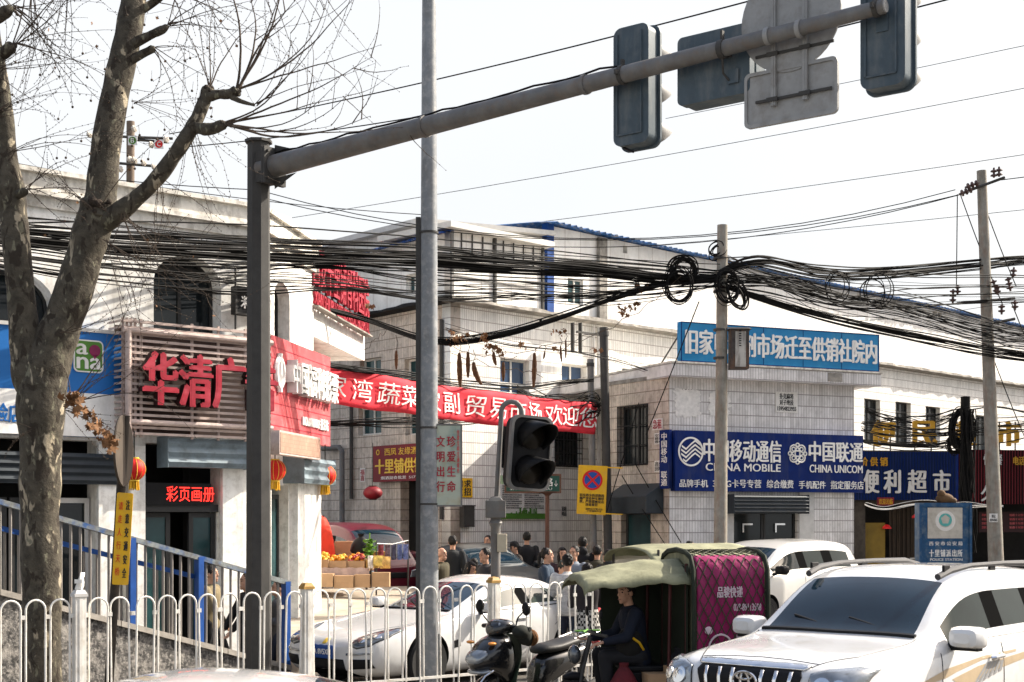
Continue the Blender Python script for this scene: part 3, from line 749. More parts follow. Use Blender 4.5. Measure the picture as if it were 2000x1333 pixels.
# ---------------------------------------------------------------- phone shop building on the right
D0 = P(1307,0,32.0); D1 = P(1668,0,34.15); Dl = P(1176,0,34.2)
FD = Frame(D0.to_2d(), D1.to_2d()); FDl = Frame(Dl.to_2d(), D0.to_2d())
D = thing('phone_shop_building', 'small flat-roofed grey tiled corner shop building with barred side window', 'building', FD.A, FD.rz)
zt = FD.uz(1310,738)[1]
def rD(*p): return rect(*FD.box(*p))
def rDl(*p): return rect(*FDl.box(*p))
dd = rD(1432,1000,1558,1200); dd = rect(dd[0][0],dd[1][0],.3,dd[2][1])
wall(D, FD, rect(0,FD.L,0,zt), [dd], .3, K['tileg'])
wall(D, FD, rect(FD.L-.02,FD.L,0,zt), [], 6, K['tileg'])
lwin = rDl(1207,793,1266,909); ldo = rDl(1213,1000,1271,1200); ldo = rect(ldo[0][0],ldo[1][0],.3,ldo[2][1])
wall(D, FDl, rect(0,FDl.L,0,zt), [lwin,ldo], .3, K['tile'])
window(D, FDl, lwin, .16, 'frame', 'glassd', mull=1, bars=8)
door(D, FDl, ldo[0][0], ldo[1][0], ldo[0][1], ldo[2][1], .15, 'frame', 'glassg')
m_ = (dd[0][0]+dd[1][0])/2
for x0, x1 in ((dd[0][0],m_-.01),(m_+.01,dd[1][0])):
    f = inframe(panel('door', rect(x0,x1,dd[0][1],dd[2][1]), [rect(x0+.05,x1-.05,dd[0][1]+.08,dd[2][1]-.05)], .05, K['frame'], D, .1), FD, D)
    panel('pane', rect(x0+.04,x1-.04,dd[0][1]+.06,dd[2][1]-.04), [], .01, K['glassd'], f, .02)
    mb = MB(); c = (x0+x1)/2; zc = FD.uz(1480,1032)[1]; mb.box(c-.14,c+.14,-.03,0,zc+.07,zc+.11); mb.box(c-.14,c-.10,-.03,0,zc-.1,zc+.07); mb.build('handle', K['chrome'], f, False)
# pale slabs round the doors
for x0, x1 in ((1418,1432),(1560,1588)):
    q = FD.box(x0,962,x1,1100); bx(D, FD, 'pilaster', q[0], q[1], -.03, .0, .2, q[3], K['whited'])
q = FD.box(1433,968,1578,1003,-.4); shutterbox(D, FD, q[0], q[1], q[2], q[3], .42, K['shutterd'], n=5)
# slanted awning over the side door
q = FDl.box(1192,960,1272,1004,-.35); mb = MB()
mb.add([(q[0],-.5,q[3]-.12),(q[1],-.5,q[3]-.12),(q[1],0,q[3]+.18),(q[0],0,q[3]+.18),(q[0],-.5,q[2]),(q[1],-.5,q[2]),(q[1],0,q[2]),(q[0],0,q[2])], [(0,1,2,3),(4,5,1,0),(1,5,6,2),(4,0,3,7),(7,6,5,4)])
inframe(mb.build('awning', K['shutterd'], D, False, .02), FDl, D)
# projecting roof slab with a tiled fascia
q = FD.box(1308,722,1722,750)
ro = .32
mb = MB(); mb.box(-.12,FD.L+.55,-ro,6,zt,zt+.30)
inframe(mb.build('roof', K['tileg'], D, False), FD, D)
bx(D, FD, 'roof_edge', -.14, FD.L+.57, -ro-.03, 6.02, zt+.30, zt+.34, K['parapet'])
bx(D, FDl, 'parapet', 0, FDl.L-.05, -.02, .3, zt+.002, zt+.09, K['cement'])
bx(D, FD, 'vent', FD.uz(1617,745,-ro)[0], FD.uz(1645,745,-ro)[0], -ro-.012, -ro, zt+.06, zt+.26, K['cement'])
# signs
e, w, h = sign('market_sign', 'bright blue rooftop sign board with one row of white characters', FD, (1330,632,1717,724), 'skyblue', off=-.30, t=.16, z=(zt+.345, FD.uz(1330,628,-.3)[1]))
panel('border', rect(0,w,0,h), [rect(.02,w-.02,.02,h-.02)], .01, K['navy'], e, -.008)
mb = MB()
for i in range(1,5): mb.box(w*i/5-.006,w*i/5+.006,-.004,0,.02,h-.02)
mb.build('seam', K['navy'], e, False)
Lb(e, w, h, '旧家电调剂市场迁至供销社院内', .022, .985, .20, .82, 'white', .01, .035)
mb = MB()
for i in range(6):
    x = .2+i*(w-.4)/5; mb.tube([(x,.2,h*.9),(x,1.3,0)], .02, 6); mb.tube([(x,.17,h),(x,.17,-.0)], .02, 6)
mb.build('brace', K['galvd'], e)
e, w, h = sign('phone_shop_sign', 'long navy phone shop signboard with white round and knot emblems over the glass doors', FD, (1319,846,1686,961), 'navy', off=-.22, t=.2)
fx = lambda x: FD.uz(x,900,-.22)[0]-FD.uz(1319,900,-.22)[0]
fz = lambda x, y: FD.uz(x,y,-.22)[1]-(e.location.z)
def fb(x0,y0,x1,y1): return (fx(x0),fx(x1),fz((x0+x1)/2,y1),fz((x0+x1)/2,y0))
for s, bxx, bd in (('中国移动通信',(1374,860,1525,903),.024),('CHINA MOBILE',(1378,906,1524,921),.018),('中国联通',(1580,864,1684,903),.028),('CHINA UNICOM',(1581,909,1684,924),.018),
              ('品牌手机',(1327,937,1382,952),.01),('3G4G卡号专营',(1392,937,1486,953),.01),('综合缴费',(1497,938,1549,954),.01),('手机配件',(1560,940,1612,955),.01),('指定服务店',(1622,940,1686,956),.01)):
    lettering(e, s, fb(*bxx), K['white'], -.004, .01, bd)
# round emblem with woven chevrons
c0, c1, z0, z1 = fb(1327,855,1371,910); cx, cz, rr_ = (c0+c1)/2, (z0+z1)/2, (c1-c0)/2*1.12
em = panel('round_emblem', circ(cx,cz,rr_,40), [circ(cx,cz,rr_*.88,40)], .01, K['white'], e, -.012)
mb = MB()
def inc(p): return (p[0]-cx)**2+(p[1]-cz)**2 < (.86*rr_)**2
for o_ in (-.46,-.18,.10,.38):
    pts = [(-1.0,.14),(-.42,-.22),(.02,.16),(.30,.36),(1.0,-.10)]
    fine = []
    for (xa,za),(xb,zb) in zip(pts, pts[1:]):
        for i in range(12): t = i/12; fine.append((cx+(xa+(xb-xa)*t)*rr_, cz+(za+(zb-za)*t+o_)*rr_))
    th = .068*rr_
    for p, q in zip(fine, fine[1:]):
        if inc(p) and inc(q): mb.add([(p[0],-.016,p[1]-th),(q[0],-.016,q[1]-th),(q[0],-.016,q[1]+th),(p[0],-.016,p[1]+th)], [(0,1,2,3)])
mb.build('chevrons', K['white'], em, False)
# knot emblem: three by three interlaced loops
c0, c1, z0, z1 = fb(1539,866,1575,907); cx, cz, rx, rz_ = (c0+c1)/2, (z0+z1)/2, (c1-c0)/2, (z1-z0)/2
mb = MB(); pts = []
for i in range(97):
    t = 2*math.pi*i/96; pts.append((cx+rx*.62*math.sin(3*t+.0)*1.0+rx*.36*math.sin(t), -.012+.004*math.cos(5*t), cz+rz_*.62*math.cos(3*t)*-1+rz_*.36*math.cos(t)))
mb.tube(pts, .017, 5, cap=False)
for sx, sz in ((0,.8),(0,-.8),(.8,0),(-.8,0),(.42,.42),(-.42,.42),(.42,-.42),(-.42,-.42)):
    mb.tube([(cx+rx*(sx+.19*math.cos(a*math.pi/6)),-.014,cz+rz_*(sz+.19*math.sin(a*math.pi/6))) for a in range(13)], .016, 5, cap=False)
mb.build('knot_emblem', K['white'], e)
# return of the sign on the side wall
e, w, h = sign('return_sign', 'narrow navy sign strip with one upright column of white characters at the shop corner', FDl, (1288,840,1307,955), 'navy', off=-.1, t=.08)
Lb(e, w, h, '中\n国\n移\n动\n\n联\n通', .2, .8, .05, .95, 'white', .006, .02)
bill(FD, (1515,766,1558,806), 'white handbill with bold black lines of characters and a telephone number', '扑克麻将\n对子绝技\n15954823955')
bill(FDl, (1274,818,1294,840), 'small red and white bill high at the shop corner', '急租', 'paper', 'redletter')
bill(FDl, (1278,846,1296,868), 'white bill with small black print under the red bill', '空调\n移机\n维修')
bill(FDl, (1278,900,1296,922), 'white bill with tiny print lowest at the shop corner', '高价\n回收')
# torn remnants of posters
def torn(fr, px, label, seed):
    u0,u1,z0,z1 = fr.box(*px, -.012); r = random.Random(seed); n = 64; cx, cz = (u0+u1)/2, (z0+z1)/2
    out = [(cx+(u1-u0)/2*(.62+.38*r.random())*max(-1,min(1,1.3*math.cos(2*math.pi*i/n))), cz+(z1-z0)/2*(.75+.25*r.random())*max(-1,min(1,1.3*math.sin(2*math.pi*i/n)))) for i in range(n)]
    o = mkobj('torn_poster', panel_mesh(out, [], .008), mat('torn_paper', (.74,.72,.69), .8, var=.15, scale=7), None, False)
    o.location = fr.w(0,-.012,0); o.rotation_euler.z = fr.rz; tag(o, label, 'poster')
torn(FD, (1313,756,1372,818), 'ragged white patch of torn poster left of the concrete pole', 1)
torn(FD, (1382,764,1430,818), 'white torn poster partly behind the concrete pole', 2)

# ---------------------------------------------------------------- shop row at far right
FS = Frame(P(1665,0,42).to_2d(), P(2250,0,43.5).to_2d())
S = thing('shop_row_building', 'low row of dark open shopfronts beyond the concrete pole on the right', 'building', FS.A, FS.rz)
zs = FS.uz(1700,880)[1]
o1 = FS.box(1690,985,1862,1300); o2 = FS.box(1885,985,2200,1300)
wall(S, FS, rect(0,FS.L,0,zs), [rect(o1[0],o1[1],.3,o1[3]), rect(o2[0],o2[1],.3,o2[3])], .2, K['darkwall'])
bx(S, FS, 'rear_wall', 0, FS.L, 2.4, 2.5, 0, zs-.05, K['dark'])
bx(S, FS, 'roof', 0, FS.L, .2, 2.4, zs-.12, zs, K['cement'])
mb = MB()
for i in range(34):
    x = o1[0]+1.0+i*.045; mb.tube([(x,.5+.04*math.sin(i*1.9),.5),(x,.5+.04*math.sin(i*1.9),o1[3]-.1)], .028, 5)
inframe(mb.build('strip_curtain', mat('brown_strip_curtain', (.045,.032,.022), .8), S), FS, S)
bx(S, FS, 'door', o1[0]+.15, o1[0]+.75, .3, .34, .3, 2.1, mat('ochre_door', (.22,.14,.02), .6))
e, w, h = sign('supermarket_sign', 'blue corrugated fascia with large white characters over the dark open shop', FS, (1655,883,1872,977), 'navy', off=-.2, t=.18)
mb = MB()
for i in range(int(w/.09)): mb.box(i*.09,i*.09+.045,-.02,0,0,h)
mb.build('corrugation', mat('navy_sheet', (.005,.014,.055), .7, spec=.1), e, False)
fx = lambda x: FS.uz(x,930,-.2)[0]-FS.uz(1655,930,-.2)[0]
Lb(e, w, h, '民', fx(1658)/w, fx(1679)/w, .14, .62, 'whited', .03, .03, y=-.03)
for ch, x0, x1 in (('便',1687,1715),('利',1726,1757),('超',1772,1808),('市',1822,1854)):
    Lb(e, w, h, ch, fx(x0)/w, fx(x1)/w, .14, .62, 'whited', .03, .03, y=-.03)
Lb(e, w, h, '特 价 供 销', fx(1660)/w, fx(1732)/w, .70, .88, 'orange', .03, .03, y=-.03)
e, w, h = sign('red_fascia', 'dark red corrugated fascia with dim characters at the right edge behind the leaning pole', FS, (1874,880,2230,985), 'redsign', off=-.2, t=.18)
mb = MB()
for i in range(int(w/.09)): mb.box(i*.09,i*.09+.045,-.02,0,0,h)
mb.build('corrugation', mat('dark_red_sheet', (.012,.002,.003), .8, spec=.1), e, False)
fx = lambda x: FS.uz(x,930,-.2)[0]-FS.uz(1874,930,-.2)[0]
Lb(e, w, h, '快', fx(1920)/w, fx(1936)/w, .72, .92, 'whited', .02, .02, y=-.03)
Lb(e, w, h, '餐', fx(1942)/w, fx(1956)/w, .72, .92, 'whited', .02, .02, y=-.03)
Lb(e, w, h, '久', fx(1915)/w, fx(1945)/w, .05, .35, 'whited', .02, .02, y=-.03)
Lb(e, w, h, '电话', fx(1978)/w, fx(2000)/w, .72, .88, 'orange', .02, .02, y=-.03)
# menu board in the red shop
e, w, h = sign('menu_board', 'dark red menu board with faint rows of print inside the right shop', FS, (1912,1000,2020,1040), 'redside', off=.4, t=.03, cat='menu')
for i in range(4): Lb(e, w, h, '凉皮五元肉夹馍八元', .05, .4, .78-.2*i, .9-.2*i, 'redboard', .004); Lb(e, w, h, '扯面十元饺子九元', .55, .95, .78-.2*i, .9-.2*i, 'redboard', .004)
# yellow characters standing above the supermarket
for ch, x0, x1, lab in (('便',1702,1748,'ochre standing character nearest the phone shop above the blue fascia'),('民',1782,1828,'ochre standing character in the middle above the blue fascia'),('超',1866,1905,'ochre standing character half hidden by tangled cables above the fascia'),('市',1948,1992,'ochre standing character right of the leaning pole above the red fascia')):
    u0,u1,z0,z1 = FS.box(x0,824,x1,872,-.05)
    e = thing('standing_character', lab, 'sign', FS.w(u0,.0,zs), FS.rz, 'ochre characters on the shop row roof')
    lettering(e, ch, (0,u1-u0,z0-zs,z1-zs), K['orange'], -.03, .06, .05, 'character')
    w_ = u1-u0
    for x in (.12*w_,.82*w_): mb = MB(); mb.box(x,x+.03,0,.03,0,z1-zs); mb.build('support', K['galvd'], e, False)
e, w, h = sign('small_lit_sign', 'little orange plaque hanging below the blue fascia', FS, (1714,972,1746,988), 'redsign', off=-.3, t=.04)
Lb(e, w, h, '欢迎光临', .08, .92, .15, .85, 'orange', .006)
for i, (x, y, lab) in enumerate(((1732,1030,'red pendant lamp hanging below the small orange plaque'),(1790,1009,'red pendant lamp hanging beside the police sign board'))):
    p = P(x,y,42.4); e = thing('pendant_lamp', lab, 'lamp', p, 0, 'red pendant lamps in the shop')
    mb = MB(); mb.lathe([(.14,-.05),(.13,-.0),(.07,.06),(.03,.08),(0,.08)], 16); mb.build('lamp_shade', K['red'], e)
    mb = MB(); mb.tube([(0,0,.08),(0,0,3.4-p.z)], .008, 4); mb.build('cord', K['cable'], e)
# ---------------------------------------------------------------- street furniture near the camera
def rot(o, rx=0, ry=0, rz=0): o.rotation_euler = (rx, ry, rz); return o
# guard fence of white hoops
FN0 = Vector((-4.26,14,0)); FND = Vector((2.02,1.534,0)); frz = math.atan2(FND.y, FND.x); PL = FND.length
def hoop_mesh():
    mb = MB(); w = .095; pts = [(-w,0,.12),(-w,0,1.25)]
    for i in range(9): t = math.pi*(1-i/8); pts.append((w*math.cos(t),0,1.325+w*math.sin(t)))
    pts += [(w,0,1.25),(w,0,.12)]
    mb.tube(pts, .0105, 8); return mb
NH = 10; pit = (PL-.14)/NH
fp = thing('hoop_fence', 'white tubular hoop fence panel running off the left edge in front of the tree', 'fence', FN0-FND, frz, 'white hoop fence panels along the road')
for i in range(NH):
    o = hoop_mesh().build('hoop', K['whitepaint'], fp); o.location = (.07+pit*(i+.5),0,0)
for i in range(NH+1):
    x = .07+pit*i; q_ = pit/2-.095
    mb = MB(); mb.box(max(0,x-q_), min(PL,x+q_), -.009, .009, 1.235, 1.275); mb.build('link', K['whitepaint'], fp, False)
mb = MB(); mb.box(0,PL,-.02,.02,.10,.14); mb.box(0,PL,-.015,.015,.35,.38); mb.build('rail', K['whitepaint'], fp, False)
for i, lab in enumerate(('white tubular hoop fence panel from the tree across the dark mast to the capped post', 'white tubular hoop fence panel in front of the white sports saloon', 'white tubular hoop fence panel behind the black scooter and the tricycle driver')):
    c = copy_tree(fp); c.location = FN0+FND*i; c['label'] = lab
    for h_ in c.children:
        if h_.name.startswith('hoop'): h_.rotation_euler = (R(rnd.gauss(0,1.0)), R(rnd.gauss(0,.7)), R(rnd.gauss(0,3)))
post0 = None
for i, lab in enumerate(('square white fence post with a crumpled wrapper on top beside the tree', 'square white fence post with an ochre cap in front of the white sports saloon', 'square white fence post with an ochre cap beneath the small traffic signal')):
    p = FN0+FND*i
    e = thing('fence_post', lab, 'post', p, frz, 'white fence posts')
    mb = MB(); mb.box(-.055,.055,-.05,.05,0,1.44); mb.box(-.02,.02,-.056,-.05,.05,1.42); mb.build('shaft', K['whitepaint'], e, False, .006)
    mb = MB(); mb.box(-.068,.068,-.062,.062,1.44,1.47); mb.lathe([(.085,1.47),(.06,1.505),(.0,1.515)], 4, Matrix.Rotation(R(45),4,'Z')); mb.build('cap', K['capgold'] if i else K['whited'], e, False)
p = FN0+Vector((.0,0,1.512)); mb = MB(); r = random.Random(4); rows = []
for i in range(6):
    rows.append([((.03+.02*r.random())*math.cos(k*math.pi/4)*(1-.1*i)+.006*i,(.03+.02*r.random())*math.sin(k*math.pi/4),i*.033) for k in range(8)])
mb.grid(rows, closed=True); mb.mat(1).box(-.03,.045,-.056,-.04,.06,.10)
o = mb.build('crumpled_wrapper', [K['white'], mat('wrapper_green', (.03,.25,.08), .5)]); o.location = p; tag(o, 'crumpled white and green wrapper left on top of a fence post', 'wrapper')

# steel mast with the long tapering arm
MP = P(505,0,15.8); MP.z = 0; MT = P(505,280,15.8).z
mast = thing('signal_mast', 'dark faceted steel mast with a long tapering grey arm reaching over the road', 'signal mast', MP)
mb = MB(); mb.lathe([(.145,0),(.125,MT)], 8, Matrix.Rotation(R(22.5),4,'Z')); mb.build('post', K['galvd'], mast, False)
mb = MB(); mb.lathe([(.155,MT),(.155,MT+.03),(0,MT+.03)], 8, Matrix.Rotation(R(22.5),4,'Z')); mb.build('cap', K['galvd'], mast, False)
a0 = P(512,331,15.78)-MP; a1 = Vector((728*11.36/FPX, 11.36, 6.3))-MP
ad = (a1-a0).normalized(); arz = math.atan2(ad.y, ad.x)
mb = MB(); n = 14; prof = [.125-.067*(i/n)**.8 for i in range(n+1)]
mb.tube([a0.lerp(a1, i/n) for i in range(n+1)], prof, 16)
for t in (.33,.60): q = a0.lerp(a1,t); rr = .125-.067*t**.8+.012; mb.tube([q-ad*.02,q+ad*.02], rr, 16)
mb.build('arm', K['galv'], mast)
mb = MB(); mb.tube([a1,a1+ad*.012], .05, 14); mb.mat(1).tube([a1+ad*.012,a1+ad*.014], .02, 10); mb.build('end_cap', [K['alu'],K['black']], mast)
Mr = Matrix.Translation(a0) @ Matrix.Rotation(arz,4,'Z')
mb = MB()
for x in (.155,.185): mb.box(x,x+.025,-.16,.16,-.20,.20,Mr)
for y in (-.12,.12):
    for z in (-.15,.15): mb.tube([Mr@Vector((.12,y,z)),Mr@Vector((.24,y,z))], .016, 6)
mb.box(.0,.15,-.11,.11,-.17,.17,Mr); mb.add([Mr@Vector(q) for q in ((.2,0,.13),(.6,0,.115),(.2,0,.24))], [(0,1,2)]); mb.add([Mr@Vector(q) for q in ((.2,0,-.13),(.55,0,-.115),(.2,0,-.25))], [(0,1,2)])
mb.build('flange', K['galvd'], mast, False)
mb = MB(); r = random.Random(8)
pts = [a0.lerp(a1, .02+i*.026)+Vector((.02,-.02,(.125-.067*(.02+i*.026)**.8)+.012+r.uniform(-.004,.02))) for i in range(25)]
mb.tube(pts, .011, 5); mb.build('signal_cable', K['cable'], mast)
def armt(px):
    k = (px-1000)/FPX; A_ = a0+MP; D_ = a1-a0
    return (k*A_.y-A_.x)/(D_.x-k*D_.y)
def armpos(px): return MP+a0.lerp(a1, armt(px))
def clampring(mb, t, y0=0):
    q = (a1-a0).length*t; rr = .125-.067*max(t,0)**.8
    return rr
def band_mat(): return K['galv']
# three-lamp heads seen from behind
def signal_head(px, py_top, py_bot, label):
    q = armpos(px); zt_, zb_ = P(px,py_top,q.y).z, P(px,py_bot,q.y).z
    e = thing('traffic_light', label, 'traffic light', q, arz, 'traffic lights on the mast arm')
    rr = .125-.067*armt(px)**.8
    t_, b_ = zt_-q.z, zb_-q.z; y0 = rr+.06
    mb = MB(); pr = rrect(-.19,.19,b_,t_,.08,6)
    o = mkobj('housing', panel_mesh(pr, [], .16), K['sigback'], e, False, .015); o.location = (0,y0,0)
    o = mkobj('backplate', panel_mesh(rrect(-.215,.215,b_-.02,t_+.02,.09,6), [], .03), K['sigback'], e, False, .006); o.location = (0,y0+.16,0)
    mb = MB(); mb.box(-.15,-.135,y0-.02,y0,b_+.1,t_-.06); mb.box(.11,.125,y0-.02,y0,b_+.1,t_-.06); mb.box(-.14,.12,y0-.016,y0,b_+.09,b_+.105); mb.box(-.05,.05,y0-.012,y0,t_-.52,t_-.36)
    mb.build('rib', K['sigback'], e, False)
    h = (t_-b_)/3
    for i in range(3):
        c = b_+h*(i+.5); mb = MB(); rows = []
        for k in range(13):
            a_ = R(-35+k*250/12); rows.append([(.15*math.cos(a_),y0+.19,c+.15*math.sin(a_)),(.145*math.cos(a_),y0+.19+.44*(.2+.8*max(0,math.sin(a_)*.6+.4)),c+.14*math.sin(a_)-.05)])
        mb.grid(rows); o = mb.build('visor', K['alu'], e); sm = o.modifiers.new('solid','SOLIDIFY'); sm.thickness = .006
        mb = MB(); mb.lathe([(0,0),(.14,0),(.13,.02),(.08,.04),(0,.05)], 18, Matrix.Translation((0,y0+.19,c)) @ Matrix.Rotation(R(-90),4,'X')); mb.build('lens', K['lampd'], e)
    mb = MB(); mb.lathe([(rr+.012,-.02),(rr+.012,.02)], 14, Matrix.Rotation(R(90),4,'Y')); mb.box(-.04,.04,rr,y0+.01,-.03,.03); mb.box(-.012,.012,-rr-.05,-rr,-.02,.02); mb.box(-.012,.012,-.02,.02,rr,rr+.06); mb.build('clamp', K['galvd'], e)
    return e
e = signal_head(1216,42,276,'grey backed three lamp signal head nearer the middle of the mast arm')
mb = MB(); q = e.location; b_ = P(1216,276,q.y).z-q.z; mb.tube([(-.12,.2,b_),(.02,.15,b_-.07)], .012, 6); mb.build('loose_strap', K['black'], e)
signal_head(1712,-72,163,'grey backed signal head at the tip of the mast arm')
def arm_thing(name, label, px, cat): return thing(name, label, cat, armpos(px), arz), armpos(px), .125-.067*armt(px)**.8
e, q, rr = arm_thing('countdown_display', 'blue-grey backed rectangular countdown panel with rounded corners on the mast arm', 1379, 'traffic signal')
zt_, zb_ = P(1379,52,q.y).z-q.z, P(1379,188,q.y).z-q.z
o = mkobj('housing', panel_mesh(rrect(-.36,.36,zb_,zt_,.05), [], .10), K['sigback'], e, False, .02); o.location = (0,rr+.05,0)
o = mkobj('hood', panel_mesh(rrect(-.36,.37,zb_+.01,zt_+.02,.05), [rrect(-.34,.35,zb_+.03,zt_,.04)], .16), K['sigback'], e, False); o.location = (.0,rr+.15,0)
mb = MB(); mb.box(.16,.26,rr+.03,rr+.05,zb_+.1,zb_+.22); mb.build('hatch', K['sigback'], e, False)
mb = MB(); mb.lathe([(rr+.012,-.025),(rr+.012,.025)], 14, Matrix.Translation((.16,0,0)) @ Matrix.Rotation(R(90),4,'Y')); mb.box(.13,.19,rr,rr+.06,-.04,.05); mb.box(.15,.17,-.02,.02,rr,rr+.09); mb.tube([(.16,.0,-rr),(.14,.05,-rr-.12),(.17,rr+.03,zb_+.13)], .01, 6); mb.build('clamp', K['galvd'], e)
e, q, rr = arm_thing('round_sign', 'back of a round aluminium road sign on two rails with a rectangular plate below', 1531, 'road sign')
cz = P(1531,26,q.y).z-q.z; y0 = rr+.05
o = mkobj('disc', panel_mesh(circ(0,cz,.46,40), [], .02), K['alu'], e, False); o.location = (0,y0,0)
z1_, z0_ = P(1531,128,q.y).z-q.z, P(1531,236,q.y).z-q.z
o = mkobj('plate', panel_mesh(rrect(-.42,.42,z0_+.03,z1_+.02,.05), [], .02), K['alu'], e, False); o.location = (0,y0+.01,0)
o = mkobj('plate_edge', panel_mesh(rrect(-.43,.43,z0_+.02,z1_+.03,.05), [rrect(-.405,.405,z0_+.05,z1_,.04)], .035), K['alu'], e, False); o.location = (0,y0-.006,0)
for x in (-.145,.145):
    mb = MB(); mb.box(x-.022,x+.022,y0-.03,y0-.001,(z0_+z1_)/2-.06,cz+.42); mb.box(x-.005,x+.005,y0-.036,y0-.03,(z0_+z1_)/2-.06,cz+.42); mb.build('rail', K['alu'], e, False)
mb = MB()
for z in (-.12,(z0_+z1_)/2): mb.box(-.32,.40 if z > -.2 else .38,y0-.012,y0-.001,z-.012,z+.012); [mb.box(x-.05,x+.05,y0-.045,y0-.03,z-.025,z+.01) for x in (-.15,.15)]
mb.build('bracket', K['galvd'], e, False)
mb = MB()
for x in (-.145,.145): mb.lathe([(rr+.01,-.02),(rr+.01,.02)], 14, Matrix.Translation((x,0,0)) @ Matrix.Rotation(R(90),4,'Y'))
mb.build('clamp', K['alu'], e)

# tall grey lamp pole with the teal safety sign
LP = P(838,0,16.8); LP.z = 0
e = thing('lamp_pole', 'tall tapering grey painted steel lamp pole rising out of the picture', 'pole', LP)
zc = P(838,425,16.8).z
mb = MB(); mb.lathe([(.115,0),(.108,2),(.098,zc),(.074,9.6),(0,9.6)], 24); mb.build('shaft', K['poleg'], e)
mb = MB()
for y_ in (455,836,985): z = P(838,y_,16.8).z; mb.lathe([(.112,z-.012),(.112,z+.012)], 24)
mb.build('strap', K['galvd'], e)
mb = MB(); mb.box(-.155,-.10,-.03,.03,0,zc); mb.build('side_strip', K['galvd'], e, False)  # flat dark strip down the left of the shaft
tealm = mat('weathered_teal_sign', (.42,.46,.38), .55, var=.1, scale=2, stain=[((.05,.20,.22), .9, 1.3, (1,1,1)), ((.40,.30,.16), .5, 5, (1,1,1))])
p = P(847,988,16.75); w = 54*16.75/FPX; h = 158*16.75/FPX
e = thing('safety_sign', 'weathered teal and cream upright sign with red characters strapped to the grey lamp pole', 'sign', p, R(6))
panel('board', rect(0,w,0,h), [], .03, tealm, e)
panel('rim', rect(-.012,w+.012,-.012,h+.012), [rect(.008,w-.008,.008,h-.008)], .04, K['galv'], e, -.005)
Lb(e, w, h, '文\n明\n出\n行', .10, .40, .17, .86, 'redletter', .003, .015, line=1.3); Lb(e, w, h, '珍\n爱\n生\n命', .48, .80, .17, .86, 'redletter', .003, .015, line=1.3)
Lb(e, w, h, '创\n建\n文\n明\n交\n通\n城\n市', .84, .93, .4, .94, 'banner', .003, 0)

# small signal on a hooked post
SP = P(968,0,17.6); SP.z = 0
e = thing('pedestrian_signal', 'black two lamp traffic signal with grey rim on a hooked post behind the fence', 'traffic light', SP)
zz = lambda y: P(968,y,17.6).z
mb = MB(); mb.lathe([(.06,0),(.06,zz(1080)),(.062,zz(1050)),(.062,zz(1030)),(.085,zz(1022)),(.06,zz(1014)),(.085,zz(1006))], 16); mb.build('post', K['galv'], e)
mb = MB(); mb.box(-.125,.125,-.1,.1,zz(1012),zz(978)); mb.lathe([(.13,zz(978)),(.09,zz(972)),(.04,zz(970))], 4, Matrix.Rotation(R(45),4,'Z')); mb.build('junction_box', K['galv'], e, False, .01)
mb = MB(); mb.box(.02,.14,-.12,-.03,zz(1078),zz(1043)); mb.build('switch_box', mat('beige_box', (.5,.44,.33), .6), e, False, .008)
dx = lambda px: (px-1000)*17.6/FPX-SP.x
pts = [(dx(970),0,zz(975)),(dx(974),0,zz(900)),(dx(979),0,zz(815))]
for i in range(9): t = math.pi*(1-i/8); pts.append((dx(999)+dx(1019)*.0+ (dx(1019)-dx(979))/2*math.cos(t),0,zz(806)+.135*math.sin(t)))
pts.append((dx(1021),0,zz(850))); mb = MB(); mb.tube(pts, .033, 10); mb.build('hook', K['galv'], e)
hd = bpy.data.objects.new('head', None)
M = Matrix.Translation((dx(1035),-.18,zz(887))) @ Matrix.Rotation(R(4),4,'Y') @ Matrix.Rotation(R(28),4,'Z')
hw, hh = .27, .44
def hp(nm, me, m, **k):
    me.transform(M); return mkobj(nm, me, m, e, **k)
me = panel_mesh(rrect(-hw,hw,-hh,hh,.11), [], .16); hp('housing', me, K['black'], smooth=False)
me = panel_mesh(rrect(-hw-.02,hw+.02,-hh-.02,hh+.02,.12), [rrect(-hw+.012,hw-.012,-hh+.012,hh-.012,.10)], .07); me.transform(Matrix.Translation((0,-.03,0))); hp('rim', me, K['galv'], smooth=False)
for c in (.215,-.215):
    mb = MB(); mb.lathe([(0,.05),(.09,.04),(.165,.0),(.165,-.02)], 22, Matrix.Translation((0,-.02,c)) @ Matrix.Rotation(R(90),4,'X')); me = mb.mesh('lens'); hp('lens', me, K['deadlens'])
    rows = []
    for k in range(17):
        a_ = R(-40+k*260/16); s_ = max(0,math.sin(a_)*.62+.38); rows.append([(.19*math.cos(a_),0,c+.19*math.sin(a_)),(.185*math.cos(a_),-.50*(.12+.88*s_),c+.175*math.sin(a_)-.05)])
    mb = MB(); mb.grid(rows); o = hp('visor', mb.mesh('visor'), K['black']); sm = o.modifiers.new('solid','SOLIDIFY'); sm.thickness = .006

